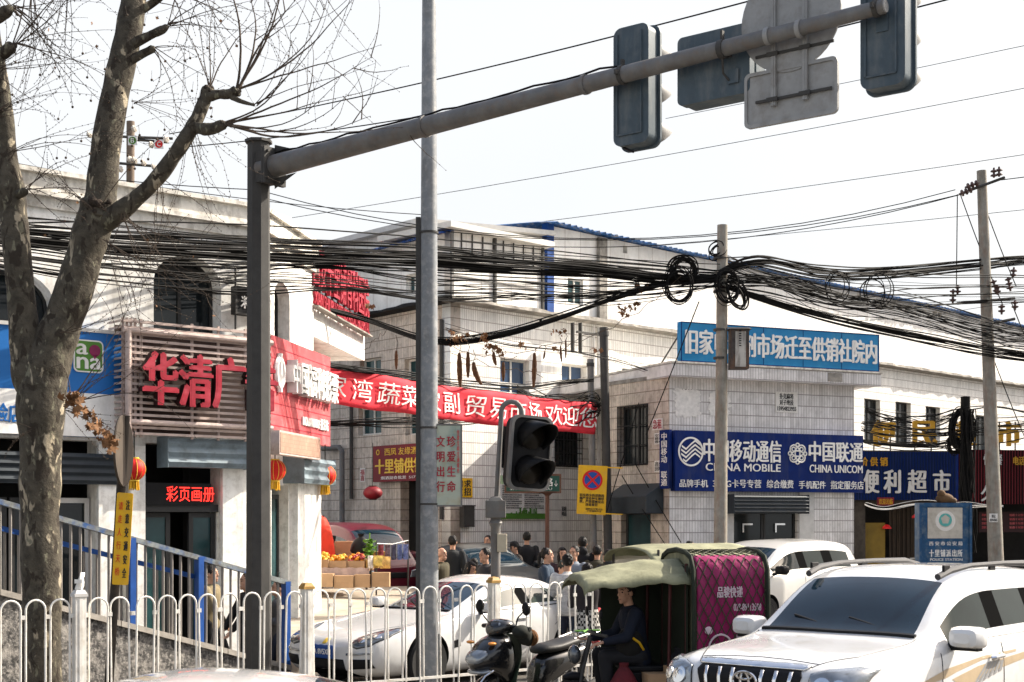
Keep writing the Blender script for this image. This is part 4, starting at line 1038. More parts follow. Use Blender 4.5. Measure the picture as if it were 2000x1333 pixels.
# dark leaning post with a round sign edge-on and a yellow strip
e = thing('round_sign_post', 'dark leaning post with a round sign seen nearly edge-on before the ramp', 'road sign', P(213,1340,15.2)*1.0)
bz = e.location.z; top = P(246,812,15.2)-e.location; e.location.z = 0; top.z += bz
mb = MB(); mb.tube([(-.03,0,0),(top.x*.97,0,top.z)], .05, 12); mb.build('post', mat('rusty_dark_post', (.035,.028,.022), .7, var=.3, scale=6), e)
mb = MB(); mb.lathe([(0,-.012),(.38,-.012),(.385,0),(.38,.012),(0,.012)], 36, Matrix.Translation((top.x-.01,-.06,top.z-.38)) @ Matrix.Rotation(R(91),4,'Z') @ Matrix.Rotation(R(90),4,'X')); mb.build('disc', [mat('brown_grey_sign_back', (.07,.055,.042), .7, var=.2)], e)
p0 = P(234,1142,15.08); h = 180*15.1/FPX; w = 31*15.1/FPX
e = thing('yellow_strip_sign', 'narrow yellow sign with small upright characters strapped to the dark leaning post', 'sign', p0)
e.rotation_euler = (0,R(3.2),R(4)); e.location.x -= w*.5
panel('board', rrect(0,w,0,h,.02), [], .012, K['yellow'], e)
Lb(e, w, h, '请\n走\n人\n行\n天\n桥', .14, .42, .10, .90, 'red', .003, .0, line=1.5); Lb(e, w, h, '注\n意\n交\n通\n安\n全', .60, .84, .08, .92, 'ink', .003, .02, line=1.3)

# ramp wall and its blue railing
ra = P(-90,0,16.05); rb_ = P(584,0,19.5); FR = Frame(ra.to_2d(), rb_.to_2d())
def rz_(px, py): return FR.uz(px, py)
u1,z1 = rz_(0,1163); u2,z2 = rz_(471,1285); sl_ = (z2-z1)/(u2-u1); zr = lambda u: z1+(u-u1)*sl_
e = thing('ramp_wall', 'low sloping wall of dark speckled granite with a stone coping left of the road', 'wall', FR.A, FR.rz)
ue = FR.L-.15
panel('wall', [(0,0),(ue,0),(ue,max(.05,zr(ue))),(0,zr(0))], [], .3, K['granite'], e, 0)
mb = MB(); n = 9
for i in range(n):
    a_, b_ = ue*i/n+.006, ue*(i+1)/n-.006; za_, zb_ = max(.05,zr(a_)), max(.05,zr(b_))
    mb.add([(a_,-.05,za_),(b_,-.05,zb_),(b_,.35,zb_),(a_,.35,za_),(a_,-.05,za_+.07),(b_,-.05,zb_+.07),(b_,.35,zb_+.07),(a_,.35,za_+.07)], [(0,3,2,1),(4,5,6,7),(0,1,5,4),(1,2,6,5),(2,3,7,6),(3,0,4,7)])
mb.build('coping', K['coping'], e, False)
e = thing('ramp_railing', 'sloping railing of worn blue rails and grey bars on top of the granite wall', 'railing', FR.A, FR.rz)
ua,zta = rz_(0,972); ub,ztb = rz_(578,1136); s2 = (ztb-zta)/(ub-ua); zt2 = lambda u: zta+(u-ua)*s2
def slab(u0,u1,f,hgt,y0,y1):
    mb = MB(); mb.add([(u0,y0,f(u0)-hgt),(u1,y0,f(u1)-hgt),(u1,y1,f(u1)-hgt),(u0,y1,f(u0)-hgt),(u0,y0,f(u0)),(u1,y0,f(u1)),(u1,y1,f(u1)),(u0,y1,f(u0))], [(0,3,2,1),(4,5,6,7),(0,1,5,4),(1,2,6,5),(2,3,7,6),(3,0,4,7)]); return mb
slab(0,ub,zt2,.065,.10,.19).build('top_rail', K['bluepaint'], e, False)
ump,zmp = rz_(402,1124); um0,zm0 = rz_(116,1052); sm_ = (zmp-zm0)/(ump-um0)
slab(0,ump,lambda u: zm0+(u-um0)*sm_,.06,.20,.25).build('mid_rail', K['blue'], e, False)
u = .1
while u < ub-.05:
    mb = MB(); mb.tube([(u,.145,max(.08,zr(u)+.06)),(u,.145,zt2(u)-.05)], .018, 6); mb.build('baluster', K['greyrail'], e); u += .128
u = .2
while u < ump-.05:
    mb = MB(); mb.tube([(u,.225,max(.08,zr(u)+.06)),(u,.225,zm0+(u-um0)*sm_-.04)], .014, 6); mb.build('baluster', K['greyrail'], e); u += .17
for px in (268,401,571):
    u = rz_(px,1100)[0]; mb = MB(); mb.box(u-.04,u+.04,.09,.20,max(.0,zr(u)-.1),zt2(u)-.02); mb.build('post', K['blue'], e, False)

# ---------------------------------------------------------------- poles farther off
def cpole(px_top, py_top, px_bot, Y, r0, r1, label, zb=0.0):
    t = P(px_top,py_top,Y); b = P(px_bot,1085,Y); d_ = (t-b); b0 = b - d_*((b.z-zb)/d_.z); b0.z = zb
    e = thing('utility_pole', label, 'utility pole', b0)
    mb = MB(); n = 8; tt = t-b0; mb.tube([tt*(i/n) for i in range(n+1)], [r0+(r1-r0)*i/n for i in range(n+1)], 18); mb.build('shaft', K['concrete'], e)
    return e, b0, tt
PC, PCb, PCt = cpole(1411,440,1407,26.5,.135,.095,'grey concrete pole with cable coils and a rusty metal box near the centre right')
mb = MB(); 
for y_ in (645,700,570,505): z = P(1408,y_,26.5).z; mb.lathe([(.125,z-.02),(.125,z+.02)], 16)
mb.build('strap', K['galvd'], PC)
q = P(1424,722,26.5)-PCb; 
mb = MB(); W_, H_ = 32*26.5/FPX, 78*26.5/FPX
mb.box(q.x,q.x+W_*1.12,-.2,.12,q.z,q.z+H_); mb.build('cable_box', mat('rusty_dark_box', (.06,.05,.045), .6, .2, var=.3, scale=5, stain=((.20,.09,.04), .5, 4, (2,2,.5))), PC, False)
mb = MB(); mb.box(q.x+W_*.28,q.x+W_*.92,-.206,-.2,q.z+.03,q.z+H_-.06); mb.build('cover', mat('pale_box_cover', (.42,.40,.36), .5, var=.15, stain=((.08,.06,.05), .7, 3, (3,3,.5))), PC, False)
mb = MB(); mb.add([(q.x-.05,-.26,q.z+H_-.02),(q.x+W_*1.12+.04,-.26,q.z+H_-.02),(q.x+W_*1.12+.04,.12,q.z+H_+.06),(q.x-.05,.12,q.z+H_+.06)], [(0,1,2,3)]); mb.add([(q.x-.05,-.26,q.z+H_-.02),(q.x+W_*1.12+.04,-.26,q.z+H_-.02),(q.x+W_*1.12+.04,.12,q.z+H_-.02),(q.x-.05,.12,q.z+H_-.02)], [(3,2,1,0)]); mb.build('roof', K['galvd'], PC, False)
mb = MB()
for i in range(7): mb.box(q.x+W_*.5,q.x+W_*.64,-.21,-.206,q.z+H_*.55+i*.045,q.z+H_*.55+i*.045+.02)
mb.build('louvre', K['black'], PC, False)
PR, PRb, PRt = cpole(1917,334,1945,30,.17,.10,'leaning concrete pole with insulator crossarms near the right edge')
def insul(mb, p, d, n=3, r=.07):
    d = Vector(d).normalized(); M = Matrix.Translation(p) @ d.to_track_quat('Z','Y').to_matrix().to_4x4()
    pr = [(.02,0)]
    for i in range(n): pr += [(.025,.02+i*.09),(r,.035+i*.09),(r*.9,.06+i*.09),(.025,.075+i*.09)]
    pr += [(.02,n*.09+.03),(0,n*.09+.03)]; mb.lathe(pr, 12, M)
r30 = lambda x,y: P(x,y,30)-PRb
for (xa,ya),(xb,yb) in (((1893,374),(1958,350)),((1865,595),(1978,585)),((1937,633),(1978,625))):
    mb = MB(); A_, B_ = r30(xa,ya), r30(xb,yb); A_.y = B_.y = -.14; mb.tube([A_,B_], .03, 4); mb.build('crossarm', K['galvd'], PR, False)
for (x,y),d,n in (((1905,362),(-1,0,-.35),3),((1893,374),(-1,0,-.4),3),((1935,352),(0,0,1),2),((1945,350),(0,0,1),2),((1856,568),(0,.1,-1),3),((1865,560),(0,.1,-1),2),((1942,560),(0,0,-1),2),((1933,550),(.3,0,-1),3),((1962,545),(.2,0,-1),3),((1972,545),(.1,0,1),2),((1950,598),(0,0,-1),2),((1976,590),(0,0,-1),2)):
    mb = MB(); p = r30(x,y); p.y = -.2; insul(mb, p, d, n, .075); mb.build('insulator', K['ceramic'], PR)
q = r30(1938,1012); mb = MB(); mb.box(q.x-.12,q.x+.05,-.19,-.165,q.z-.09,q.z+.09); pst = mb.build('pasted_bill', K['paper'], PR, False)
lettering(pst, '转让\n029-8365', (q.x-.11,q.x+.04,q.z-.07,q.z+.07), K['ink'], -.192, .002, .02)
PLb = P(252,375,31)
e = thing('utility_pole', 'distant brown pole with white insulators and small letter plates behind the left roof', 'utility pole', (PLb.x,31,0))
rr31 = lambda x,y: P(x,y,31)-e.location
mb = MB(); mb.tube([(0,0,0),rr31(255,238)], .09, 12); mb.build('shaft', mat('brown_pole', (.17,.13,.10), .8), e)
for xa,xb,y in ((255,330,275),(235,310,322),(180,340,268)):
    mb = MB(); a_, b_ = rr31(xa,y), rr31(xb,y+6); a_.y = b_.y = -.12; mb.tube([a_,b_], .03, 4); mb.build('crossarm', K['galvd'], e, False)
for x,y in ((267,257),(329,277),(180,268),(300,288),(258,316),(285,322),(268,318),(305,330),(240,335)):
    mb = MB(); p = rr31(x,y); p.y = -.2; mb.lathe([(0,-.06),(.05,-.05),(.085,.0),(.05,.05),(0,.06)], 12, Matrix.Translation(p) @ Matrix.Rotation(R(70),4,'Y')); mb.build('insulator', K['porcelain'], e)
for ch,x,y,m in (('B',266,282,'green'),('C',317,289,'red')):
    p = rr31(x,y); s = .1; o = panel('letter_plate', rect(p.x-s,p.x+s,p.z-s,p.z+s), [], .01, K['white'], e, -.3)
    d_ = panel('disc', circ(p.x,p.z,s*.82,20), [], .004, K[m], o, -.006); lettering(d_, ch, (p.x-.035,p.x+.035,p.z-.05,p.z+.05), K['white'], -.003, .003, .02)
# two poles in the alley that hold the banner and the yellow sign
for x0,y0,x1,r,m,lab in ((1153,702,1160,.075,'galv','grey steel pole that holds the right end of the red banner'),(1179,640,1188,.10,'galvd','dark pole against the tiled wall right of the banner end')):
    t = P(x0,y0,32.6); b = P(x1,1090,32.6); d_ = t-b; b0 = b-d_*((b.z-.2)/d_.z)
    o = thing('alley_pole', lab, 'pole', b0); mb = MB(); mb.tube([(0,0,0),t-b0], r, 14); mb.build('shaft', K[m], o)
    mb = MB(); mb.tube([(t-b0)*.97,(t-b0)*.985], r*1.2, 12); mb.build('strap', K['galvd'], o)
# no-stopping sign
p = P(1126,1004,32.3); w = 57*32.3/FPX; h = 96*32.3/FPX
e = thing('no_stopping_sign', 'yellow sign with a red-ringed blue crossed disc and black print beside the alley poles', 'road sign', p); e.rotation_euler = (0,R(2.5),R(4))
panel('board', rect(0,w,0,h), [], .02, K['yellow'], e)
panel('disc', circ(w*.5,h*.70,w*.35,36), [circ(w*.5,h*.70,w*.28,36)], .008, K['red'], e, -.006)
panel('disc_field', circ(w*.5,h*.70,w*.285,36), [], .006, mat('disc_blue', (.02,.08,.35), .5), e, -.005)
mb = MB()
for s in (1,-1): mb.box(-w*.3,w*.3,-.012,-.006,-w*.035,w*.035,Matrix.Translation((w*.5,-.002*(s+1),h*.70)) @ Matrix.Rotation(R(45*s),4,'Y'))
mb.build('cross', K['red'], e, False)
Lb(e, w, h, '街东路全街道路两\n侧严禁各种车辆停\n放，严禁摆摊设点\n违者重罚', .08, .92, .17, .42, 'ink', .003, .03); Lb(e, w, h, '灞桥区交警大队\n十里铺街办宣', .30, .9, .05, .13, 'ink', .003, .01)
mb = MB(); mb.box(w,w+.35,.0,.02,h*.96,h*.985); mb.box(w,w+.4,.0,.02,.02,.045); mb.build('bracket', K['yellow'], e, False)
# road name sign on a brown post
p = P(1069,1085,30.5)
e = thing('street_name_sign', 'small green street name board on a slim brown post behind the hanging signal', 'street sign', (p.x,30.5,.1))
zb_ = P(1069,962,30.5).z-.1; h = 34*30.5/FPX
mb = MB(); mb.lathe([(.05,0),(.045,zb_-.08),(.09,zb_-.03),(.2,zb_)], 10); mb.build('post', mat('brown_post', (.10,.045,.03), .6), e)
panel('board', rect(-.9,.28,zb_,zb_+h), [], .06, mat('road_sign_green', (.015,.07,.05), .5), e, -.03)
panel('rim', rect(-.92,.30,zb_-.02,zb_+h+.02), [rect(-.88,.26,zb_+.02,zb_+h-.02)], .07, mat('brown_rim', (.12,.06,.04), .6), e, -.035)
lettering(e, '十里铺南路', (-.82,.12,zb_+.13,zb_+.31), K['white'], -.033, .004, .02); lettering(e, 'SHILIPU NANLU', (-.8,.1,zb_+.05,zb_+.10), K['white'], -.033, .004, .0); lettering(e, '↓', (.15,.22,zb_+.12,zb_+.25), K['white'], -.033, .004, 0)
# police station board
p = P(1797,1100,33.5)
e = thing('police_sign', 'upright blue sign cabinet with a pale square and teal emblem beside the dark shop', 'sign', (p.x,33.5,.2), R(3))
W_ = 100*33.5/FPX; H_ = P(1797,985,33.5).z-.2
mb = MB(); mb.box(0,W_,0,.25,0,H_); mb.box(-.03,.03,-.04,.29,0,H_+.03); mb.box(W_-.03,W_+.03,-.04,.29,0,H_+.03); mb.box(.03,W_-.03,-.03,.28,H_-.06,H_+.03); mb.build('cabinet', mat('station_blue', (.012,.07,.17), .5, var=.15, stain=((.2,.24,.25), .4, 5, (1,1,1))), e, False)
yb = lambda y: P(1797,y,33.5).z-.2
panel('pale_field', rect(W_*.15,W_*.84,yb(1052),yb(992)), [], .012, mat('worn_pale_field', (.52,.49,.43), .7, var=.1, stain=((.30,.27,.22), .5, 6, (1,1,1))), e, -.013)
cx, cz = W_*.5, yb(1016)
panel('emblem', circ(cx,cz,.155,30), [circ(cx,cz+.01,.115,5,R(90))], .008, mat('emblem_teal', (.10,.40,.38), .5), e, -.02)
panel('emblem_patch', circ(cx,cz-.02,.24,26), [circ(cx,cz-.02,.16,26)], .004, K['paper'], e, -.017)
lettering(e, '西安市公安局', (W_*.18,W_*.84,yb(1066),yb(1058)), K['white'], -.004, .004, .02, space=1.5); lettering(e, '十里铺派出所', (W_*.18,W_*.84,yb(1088),yb(1074)), K['white'], -.004, .004, .03, space=1.2)
mb = MB(); mb.ball((W_*.52,.1,H_+.13),(.22,.13,.13)); mb.ball((W_*.44,.06,H_+.25),(.10,.09,.09)); mb.ball((W_*.66,.08,H_+.08),(.12,.1,.08)); bo = mb.build('cloth_bundle', mat('brown_bundle', (.12,.07,.035), .9, var=.3, bump=.4)); bo.location = e.location; bo.rotation_euler.z = R(3); tag(bo, 'lumpy brown bundle lying on top of the blue police sign cabinet', 'bundle')
lettering(e, 'POLICE STATION', (W_*.2,W_*.84,yb(1096),yb(1091)), K['white'], -.004, .004, .02)

# ---------------------------------------------------------------- banner across the alley
bA = P(632,0,25.3); bB = P(1161,0,32.5)
FBN = Frame(bA.to_2d(), bB.to_2d()); _, zA = FBN.uz(634,716); _, zA2 = FBN.uz(634,786); _, zB = FBN.uz(1160,788); _, zB2 = FBN.uz(1160,848)
e = thing('banner', 'long red cloth banner with white characters strung across the alley mouth', 'banner', (FBN.A.x,FBN.A.y,0), FBN.rz)
n = 150
def bz(t, k): # k 0 bottom .. 1 top
    zt_ = zA+(zB-zA)*t-.05*4*t*(1-t)+.008*math.sin(t*47); zb_ = zA2+(zB2-zA2)*t-.06*4*t*(1-t)+.010*math.sin(t*29+1); return zb_+(zt_-zb_)*k
def by(t, k): return .05*math.sin(t*16+k*1.5)+.022*math.sin(t*41+3*k)+.010*math.sin(t*83-2*k)
mb = MB(); mb.grid([[(FBN.L*i/n, by(i/n,k/6), bz(i/n,k/6)) for k in range(7)] for i in range(n+1)])
o = mb.build('cloth', K['banner'], e); o.modifiers.new('solid','SOLIDIFY').thickness = .004
for ch, px, wd_ in (('家',658,36),('湾',707,38),('蔬',755,38),('菜',795,36),('农',840,36),('副',882,34),('贸',929,34),('易',969,31),('市',1006,30),('场',1043,30),('欢',1083,32),('迎',1115,30),('您',1146,28)):
    u0,_ = FBN.uz(px-wd_/2,760); u1,_ = FBN.uz(px+wd_/2,760); t0 = (u0+u1)/2/FBN.L
    me_o = lettering(e, ch, (u0,u1,0,1), K['white'], -.03, .004, 0)
    for v in me_o.data.vertices:
        t = v.co.x/FBN.L; k = .2+.62*v.co.z; v.co.z = bz(t,k); v.co.y += by(t,k)
mb = MB(); mb.tube([(FBN.L*i/20, .0, bz(i/20,1)+.01) for i in range(21)], .012, 5); mb.build('rope', K['cable'], e)

# lanterns
def lantern(px, py, Y, r, h, label, m='lantern', tassel=True, parent=None, top=None):
    p = P(px,py,Y); e = thing('lantern', label, 'lantern', p, 0, 'red hanging lanterns')
    mb = MB(); n = 12; rows = []
    for i in range(n+1):
        a_ = -math.pi/2*.93+math.pi*.93*i/n; rows.append([((r*math.cos(a_)+(.0))*(1-.035*(k % 2))*math.cos(k*math.pi/18), (r*math.cos(a_))*(1-.035*(k % 2))*math.sin(k*math.pi/18), h*math.sin(a_)) for k in range(36)])
    mb.grid(rows, closed=True); mb.build('shade', K[m], e, ang=80)
    if tassel:
        mb = MB()
        for k in range(0,36,3): mb.tube([(q[k][0]*1.012,q[k][1]*1.012,q[k][2]) for q in rows], .004, 4, cap=False)
        mb.build('gold_rib', K['gold'], e)
    mb = MB(); mb.lathe([(r*.42,h*.93),(r*.42,h*1.04),(0,h*1.04)], 20); mb.lathe([(0,-h*1.04),(r*.42,-h*1.04),(r*.42,-h*.93)], 20); mb.build('cap', K['gold'] if tassel else K['redside'], e)
    mb = MB(); mb.tube([(0,0,h),(0,0,h+(top or .35))], .01, 5); mb.build('cord', K['cable'], e)
    if tassel:
        mb = MB(); rr_ = random.Random(int(px))
        for k in range(30): a_ = k*.7; q = r*.38*(k % 5+2)/6; mb.tube([(q*math.cos(a_),q*math.sin(a_),-h*1.03),(q*1.15*math.cos(a_),q*1.15*math.sin(a_),-h*1.03-h*.75*rr_.uniform(.8,1.1))], .008, 4)
        mb.build('tassel', K['tassel'], e)
    return e
lantern(537,919,22.2,.17,.17,'red silk lantern with gold tassels half hidden behind the dark steel mast')
lantern(635,929,24.3,.185,.18,'red silk lantern with gold tassels hanging right of the white corner pillar')
lantern(262,917,18.6,.15,.15,'red silk lantern half hidden behind the round edge-on sign')
lantern(728,963,33,.225,.16,'flattened dark maroon lantern below the dark red shop sign', 'redsign', False, top=1.0)
# ---------------------------------------------------------------- vehicles
def eval_mesh(o):
    dg = bpy.context.evaluated_depsgraph_get(); dg.update()
    return bpy.data.meshes.new_from_object(o.evaluated_get(dg))
def islands(me, mi):
    polys = [p for p in me.polygons if p.material_index == mi]
    par = {}
    def find(a):
        while par[a] != a: par[a] = par[par[a]]; a = par[a]
        return a
    for p in polys:
        for v in p.vertices: par.setdefault(v, v)
        a = find(p.vertices[0])
        for v in p.vertices[1:]: par[find(v)] = a
    out = {}
    for p in polys: out.setdefault(find(p.vertices[0]), []).append(p)
    return list(out.values())
def submesh(me, polys, name):
    mb = MB(); idx = {}
    for p in polys:
        for v in p.vertices:
            if v not in idx: idx[v] = len(mb.v); mb.v.append(me.vertices[v].co.copy())
        mb.f.append([idx[v] for v in p.vertices]); mb.m.append(0)
    return mb.mesh(name)
class Shell:
    """car body lofted from cross-sections; local x runs from nose to tail, -y is the car's left side"""
    def __init__(s, root, st, wheels, wr, paint, glass, ws, rw, side, pillars, lower=None, wy=.30, sub=2):
        s.root = root
        n = len(st); rows = []
        for (x,z0,zb,zt,wb,wt) in st:
            be = (wb*.955, zb); te = (wt, zt-min(.07,(zt-zb)*.35)); lp = lambda a,b,t: (a[0]+(b[0]-a[0])*t, a[1]+(b[1]-a[1])*t)
            h = [(wb*.8,z0),(wb*.95,z0+.10),(wb,z0+.5*(zb-z0)),(wb*.99,zb-.08),be,lp(be,te,.07),lp(be,te,.84),te,(wt*.93,zt-.035 if zt-zb > .2 else zt-.014),(wt*.5,zt-.006)]
            ring = [(x,0,z0)]+[(x,-y,z) for y,z in h]+[(x,0,zt)]+[(x,y,z) for y,z in h[::-1]]
            rows.append(ring)
        mb = MB(); w = len(rows[0])
        vs = [p for r in rows for p in r]; mb.v = [Vector(p) for p in vs]
        mats = [paint, K[glass], K['pillar'], K['rubber'], K['carglass']]
        for i in range(n-1):
            for k in range(w):
                k2 = (k+1) % w; j = k if k <= 10 else 21-k
                m = 0
                if i in side and j == 6: m = 1
                elif i in pillars and j == 6: m = 2
                elif i in ws and j in (9,10): m = 4
                elif i in rw and j in (9,10): m = 4
                elif j == 0: m = 2
                elif lower and j == 1: m = 2
                mb.f.append([i*w+k, (i+1)*w+k, (i+1)*w+k2, i*w+k2]); mb.m.append(m)
        for r0 in (0, n-1):
            c = [r0*w+k for k in range(w)]
            for k in range(11):
                a, b, c2, d = c[k], c[k+1], c[(w-k-1) % w], c[(w-k) % w]
                q = [a,b,c2,d] if r0 == 0 else [d,c2,b,a]
                q = list(dict.fromkeys(q))
                if len(q) >= 3: mb.f.append(q); mb.m.append(0)
        me = mb.mesh('shell'); o = bpy.data.objects.new('shell', me); COL.objects.link(o)
        for m in mats: me.materials.append(m)
        bmx = bmesh.new(); bmx.from_mesh(me); bmesh.ops.recalc_face_normals(bmx, faces=bmx.faces); bmx.to_mesh(me); bmx.free()
        sm = o.modifiers.new('sub','SUBSURF'); sm.levels = sub; sm.render_levels = sub
        me2 = eval_mesh(o)
        bm = bmesh.new(); bm.from_mesh(me2); s.bvh = BVHTree.FromBMesh(bm); bm.free()
        o.modifiers.clear(); o.data = me2
        if wheels:
            cb = MB()
            for x in wheels:
                for sy in (-1,1):
                    W_ = max(q[4] for q in st); cb.mat(3).lathe([(wr*1.13,-.2),(wr*1.13,.2)], 30, Matrix.Translation((x,sy*(W_-.06),wr+.02)) @ Matrix.Rotation(R(90),4,'X'))
            cme = cb.mesh('cut'); co = bpy.data.objects.new('cut', cme); COL.objects.link(co)
            for m in mats: cme.materials.append(m)
            b = o.modifiers.new('bool','BOOLEAN'); b.object = co; b.operation = 'DIFFERENCE'; b.solver = 'EXACT'
            me3 = eval_mesh(o); bpy.data.objects.remove(co); me2 = me3
        bpy.data.objects.remove(o)
        s.parts = {}
        used = {p.material_index for p in me2.polygons}
        for mi, nm in ((0,'body'),(2,'trim'),(3,'wheel_well')):
            pl = [p for p in me2.polygons if p.material_index == mi]
            if pl: s.parts[nm] = mkobj(nm, submesh(me2, pl, nm), mats[mi], root, True, ang=40)
        for mi, nm in ((1,'side_window'),(4,'windscreen')):
            isl = islands(me2, mi)
            isl.sort(key=lambda g: sum(p.center.x for p in g)/len(g))
            for q, g in enumerate(isl):
                nn = nm if not (mi == 4 and q) else 'rear_window'
                c = sum((p.center for p in g), Vector())/len(g)
                ob = mkobj(nn, submesh(me2, g, nn), mats[mi], root, True, ang=60)
                s.parts.setdefault(nn, []).append(ob)
    def hit(s, p, d):
        h = s.bvh.ray_cast(Vector(p), Vector(d))
        if h[0] is None: h = s.bvh.find_nearest(Vector(p)); 
        return h[0], h[1]
    def proj(s, a, b, view):
        """view f: (y,z) from the nose; l/r: (x,z) from the sides; t: (x,y) from above"""
        if view == 'f': h = s.bvh.ray_cast(Vector((-4,a,b)), Vector((1,0,0)))
        elif view == 'l': h = s.bvh.ray_cast(Vector((a,-4,b)), Vector((0,1,0)))
        elif view == 'r': h = s.bvh.ray_cast(Vector((a,4,b)), Vector((0,-1,0)))
        elif view == 't': h = s.bvh.ray_cast(Vector((a,b,5)), Vector((0,0,-1)))
        else: h = s.bvh.ray_cast(Vector((9,a,b)), Vector((-1,0,0)))
        if h[0] is None:
            q = {'f':(0,a,b),'l':(a,-.9,b),'r':(a,.9,b),'t':(a,b,1),'b':(5,a,b)}[view]; h = s.bvh.find_nearest(Vector(q))
        return h[0], h[1]
    def patch(s, name, outline, view, m, off=.004, solid=.012, parent=None, cuts=3):
        bm = bmesh.new(); vs = [bm.verts.new((a,b,0)) for a,b in outline]; bm.faces.new(vs)
        bmesh.ops.triangulate(bm, faces=bm.faces)
        for _ in range(cuts): bmesh.ops.subdivide_edges(bm, edges=[e for e in bm.edges if e.calc_length() > .03], cuts=1, use_grid_fill=False); bmesh.ops.triangulate(bm, faces=bm.faces)
        for v in bm.verts:
            p, nn = s.proj(v.co.x, v.co.y, view); v.co = p + nn*off
        me = bpy.data.meshes.new(name); bm.to_mesh(me); bm.free()
        o = mkobj(name, me, m, parent or s.root, True, ang=60)
        if solid: q = o.modifiers.new('solid','SOLIDIFY'); q.thickness = solid; q.offset = 0
        return o
    def line(s, name, pts, view, m, r=.005, n=14, parent=None, off=.0):
        out = []
        for (a0,b0),(a1,b1) in zip(pts, pts[1:]):
            for i in range(n): t = i/n; p, nn = s.proj(a0+(a1-a0)*t, b0+(b1-b0)*t, view); out.append(p+nn*off)
        p, nn = s.proj(*pts[-1], view); out.append(p+nn*off)
        mb = MB(); mb.tube(out, r, 5); return mb.build(name, m, parent or s.root)
def wheel(root, x, y, r, w, spokes=5, rim='rim', twin=True, name='wheel'):
    sgn = -1 if y < 0 else 1
    M = Matrix.Translation((x,y,r)) @ Matrix.Rotation(R(90)*(1 if sgn < 0 else -1),4,'X')   # local +z points outwards
    mb = MB(); mb.lathe([(r*.66,-w/2),(r*.93,-w/2),(r,-w/2+.03),(r,w/2-.03),(r*.93,w/2),(r*.67,w/2-.01)], 40, M)
    t = mb.build('tyre', K['rubber'], root); t.name = name
    mb = MB(); mb.lathe([(r*.68,w/2-.015),(r*.66,w/2-.005),(r*.62,w/2-.03),(r*.60,-w/2+.04),(0,-w/2+.05)], 36, M)
    for k in range(spokes):
        for q in ((-.10,.10) if twin else (0,)):
            a = 2*math.pi*k/spokes+q*1.6; c, s_ = math.cos(a), math.sin(a); nx, ny = -s_, c; hw = .017 if twin else .03
            p = [(r*.12*c+nx*hw,r*.12*s_+ny*hw),(r*.12*c-nx*hw,r*.12*s_-ny*hw),(r*.63*c-nx*hw*.9,r*.63*s_-ny*hw*.9),(r*.63*c+nx*hw*.9,r*.63*s_+ny*hw*.9)]
            mb.add([(u,v,w/2-.035) for u,v in p]+[(u,v,w/2-.06) for u,v in p], [(0,1,2,3),(0,4,5,1),(1,5,6,2),(2,6,7,3),(3,7,4,0)], M)
    mb.lathe([(r*.16,w/2-.06),(r*.16,w/2-.03),(r*.10,w/2-.02),(0,w/2-.02)], 16, M)
    mb.build('rim', K[rim], t)
    return t
def car_root(name, label, cat, px, Y, psi, group=None, z=None):
    p = P(px, 1000, Y); return thing(name, label, cat, (p.x, Y, gz(Y) if z is None else z), R(90-psi), group)
def mirror(root, x, y, z, m, sc=1.0, face='chrome', name='door_mirror'):
    s = -1 if y < 0 else 1
    mb = MB(); rows = []
    for i, (dx, k) in enumerate(((-.10,.45),(-.08,.8),(-.02,1),(.05,1.02),(.075,.95))):
        rows.append([(x+dx*sc, y+s*.11*sc+.125*sc*k*math.copysign(abs(math.cos(t))**.5,math.cos(t)), z+.078*sc*k*math.copysign(abs(math.sin(t))**.5,math.sin(t))) for t in [2*math.pi*q/20 for q in range(20)]])
    mb.grid(rows, closed=True); mb.add(rows[0], [tuple(range(20))]); mb.add(rows[-1], [tuple(range(20))])
    o = mb.build(name, m, root)
    mb = MB(); mb.tube([(x,y+s*.03,z-.06),(x+.03,y-s*.10,z-.10)], .03*sc, 8); mb.box(x-.03*sc,x+.05*sc,min(y-s*.0,y+s*.2*sc),max(y-s*.0,y+s*.2*sc),z-.092*sc,z-.072*sc); mb.build('stalk', K['black'], o)
    mb = MB(); M = Matrix.Translation((x+.079*sc,y+s*.11*sc,z)) @ Matrix.Rotation(R(90),4,'Y'); mb.lathe([(.072*sc,0),(0,.001)], 20, M); mb.build('mirror_glass', K[face], o)
    return o
# --- white off-road car in the right foreground
v = car_root('off_road_car', 'large white off-road car with gold door stripes and roof rails in the right foreground', 'car', 1458, 11.0, 42, z=.0)
st = [(0,.45,.84,.99,.66,.50),(.06,.38,.98,1.07,.80,.60),(.22,.34,1.05,1.13,.90,.70),(.55,.32,1.09,1.165,.93,.74),(1.05,.32,1.12,1.20,.94,.78),(1.38,.32,1.14,1.225,.94,.80),
      (1.62,.32,1.15,1.42,.94,.765),(2.10,.32,1.15,1.74,.94,.70),(2.58,.32,1.16,1.79,.94,.69),(2.68,.32,1.16,1.795,.94,.69),(3.50,.32,1.17,1.79,.94,.68),(3.60,.32,1.17,1.785,.94,.68),(4.25,.34,1.18,1.75,.92,.62),(4.42,.36,1.18,1.72,.90,.60),(4.68,.42,1.10,1.30,.86,.62),(4.76,.5,.95,1.1,.8,.6)]
S1 = Shell(v, st, (.95,3.74), .39, K['carwhite'], 'carglassm', (5,6), (12,13), (6,7,9,11), (8,10), lower=None)
for x in (.95,3.74):
    for y in (-.80,.80): wheel(v, x, y, .39, .26, 6)
mir = lambda pts: [(-a,b) for a,b in pts][::-1]
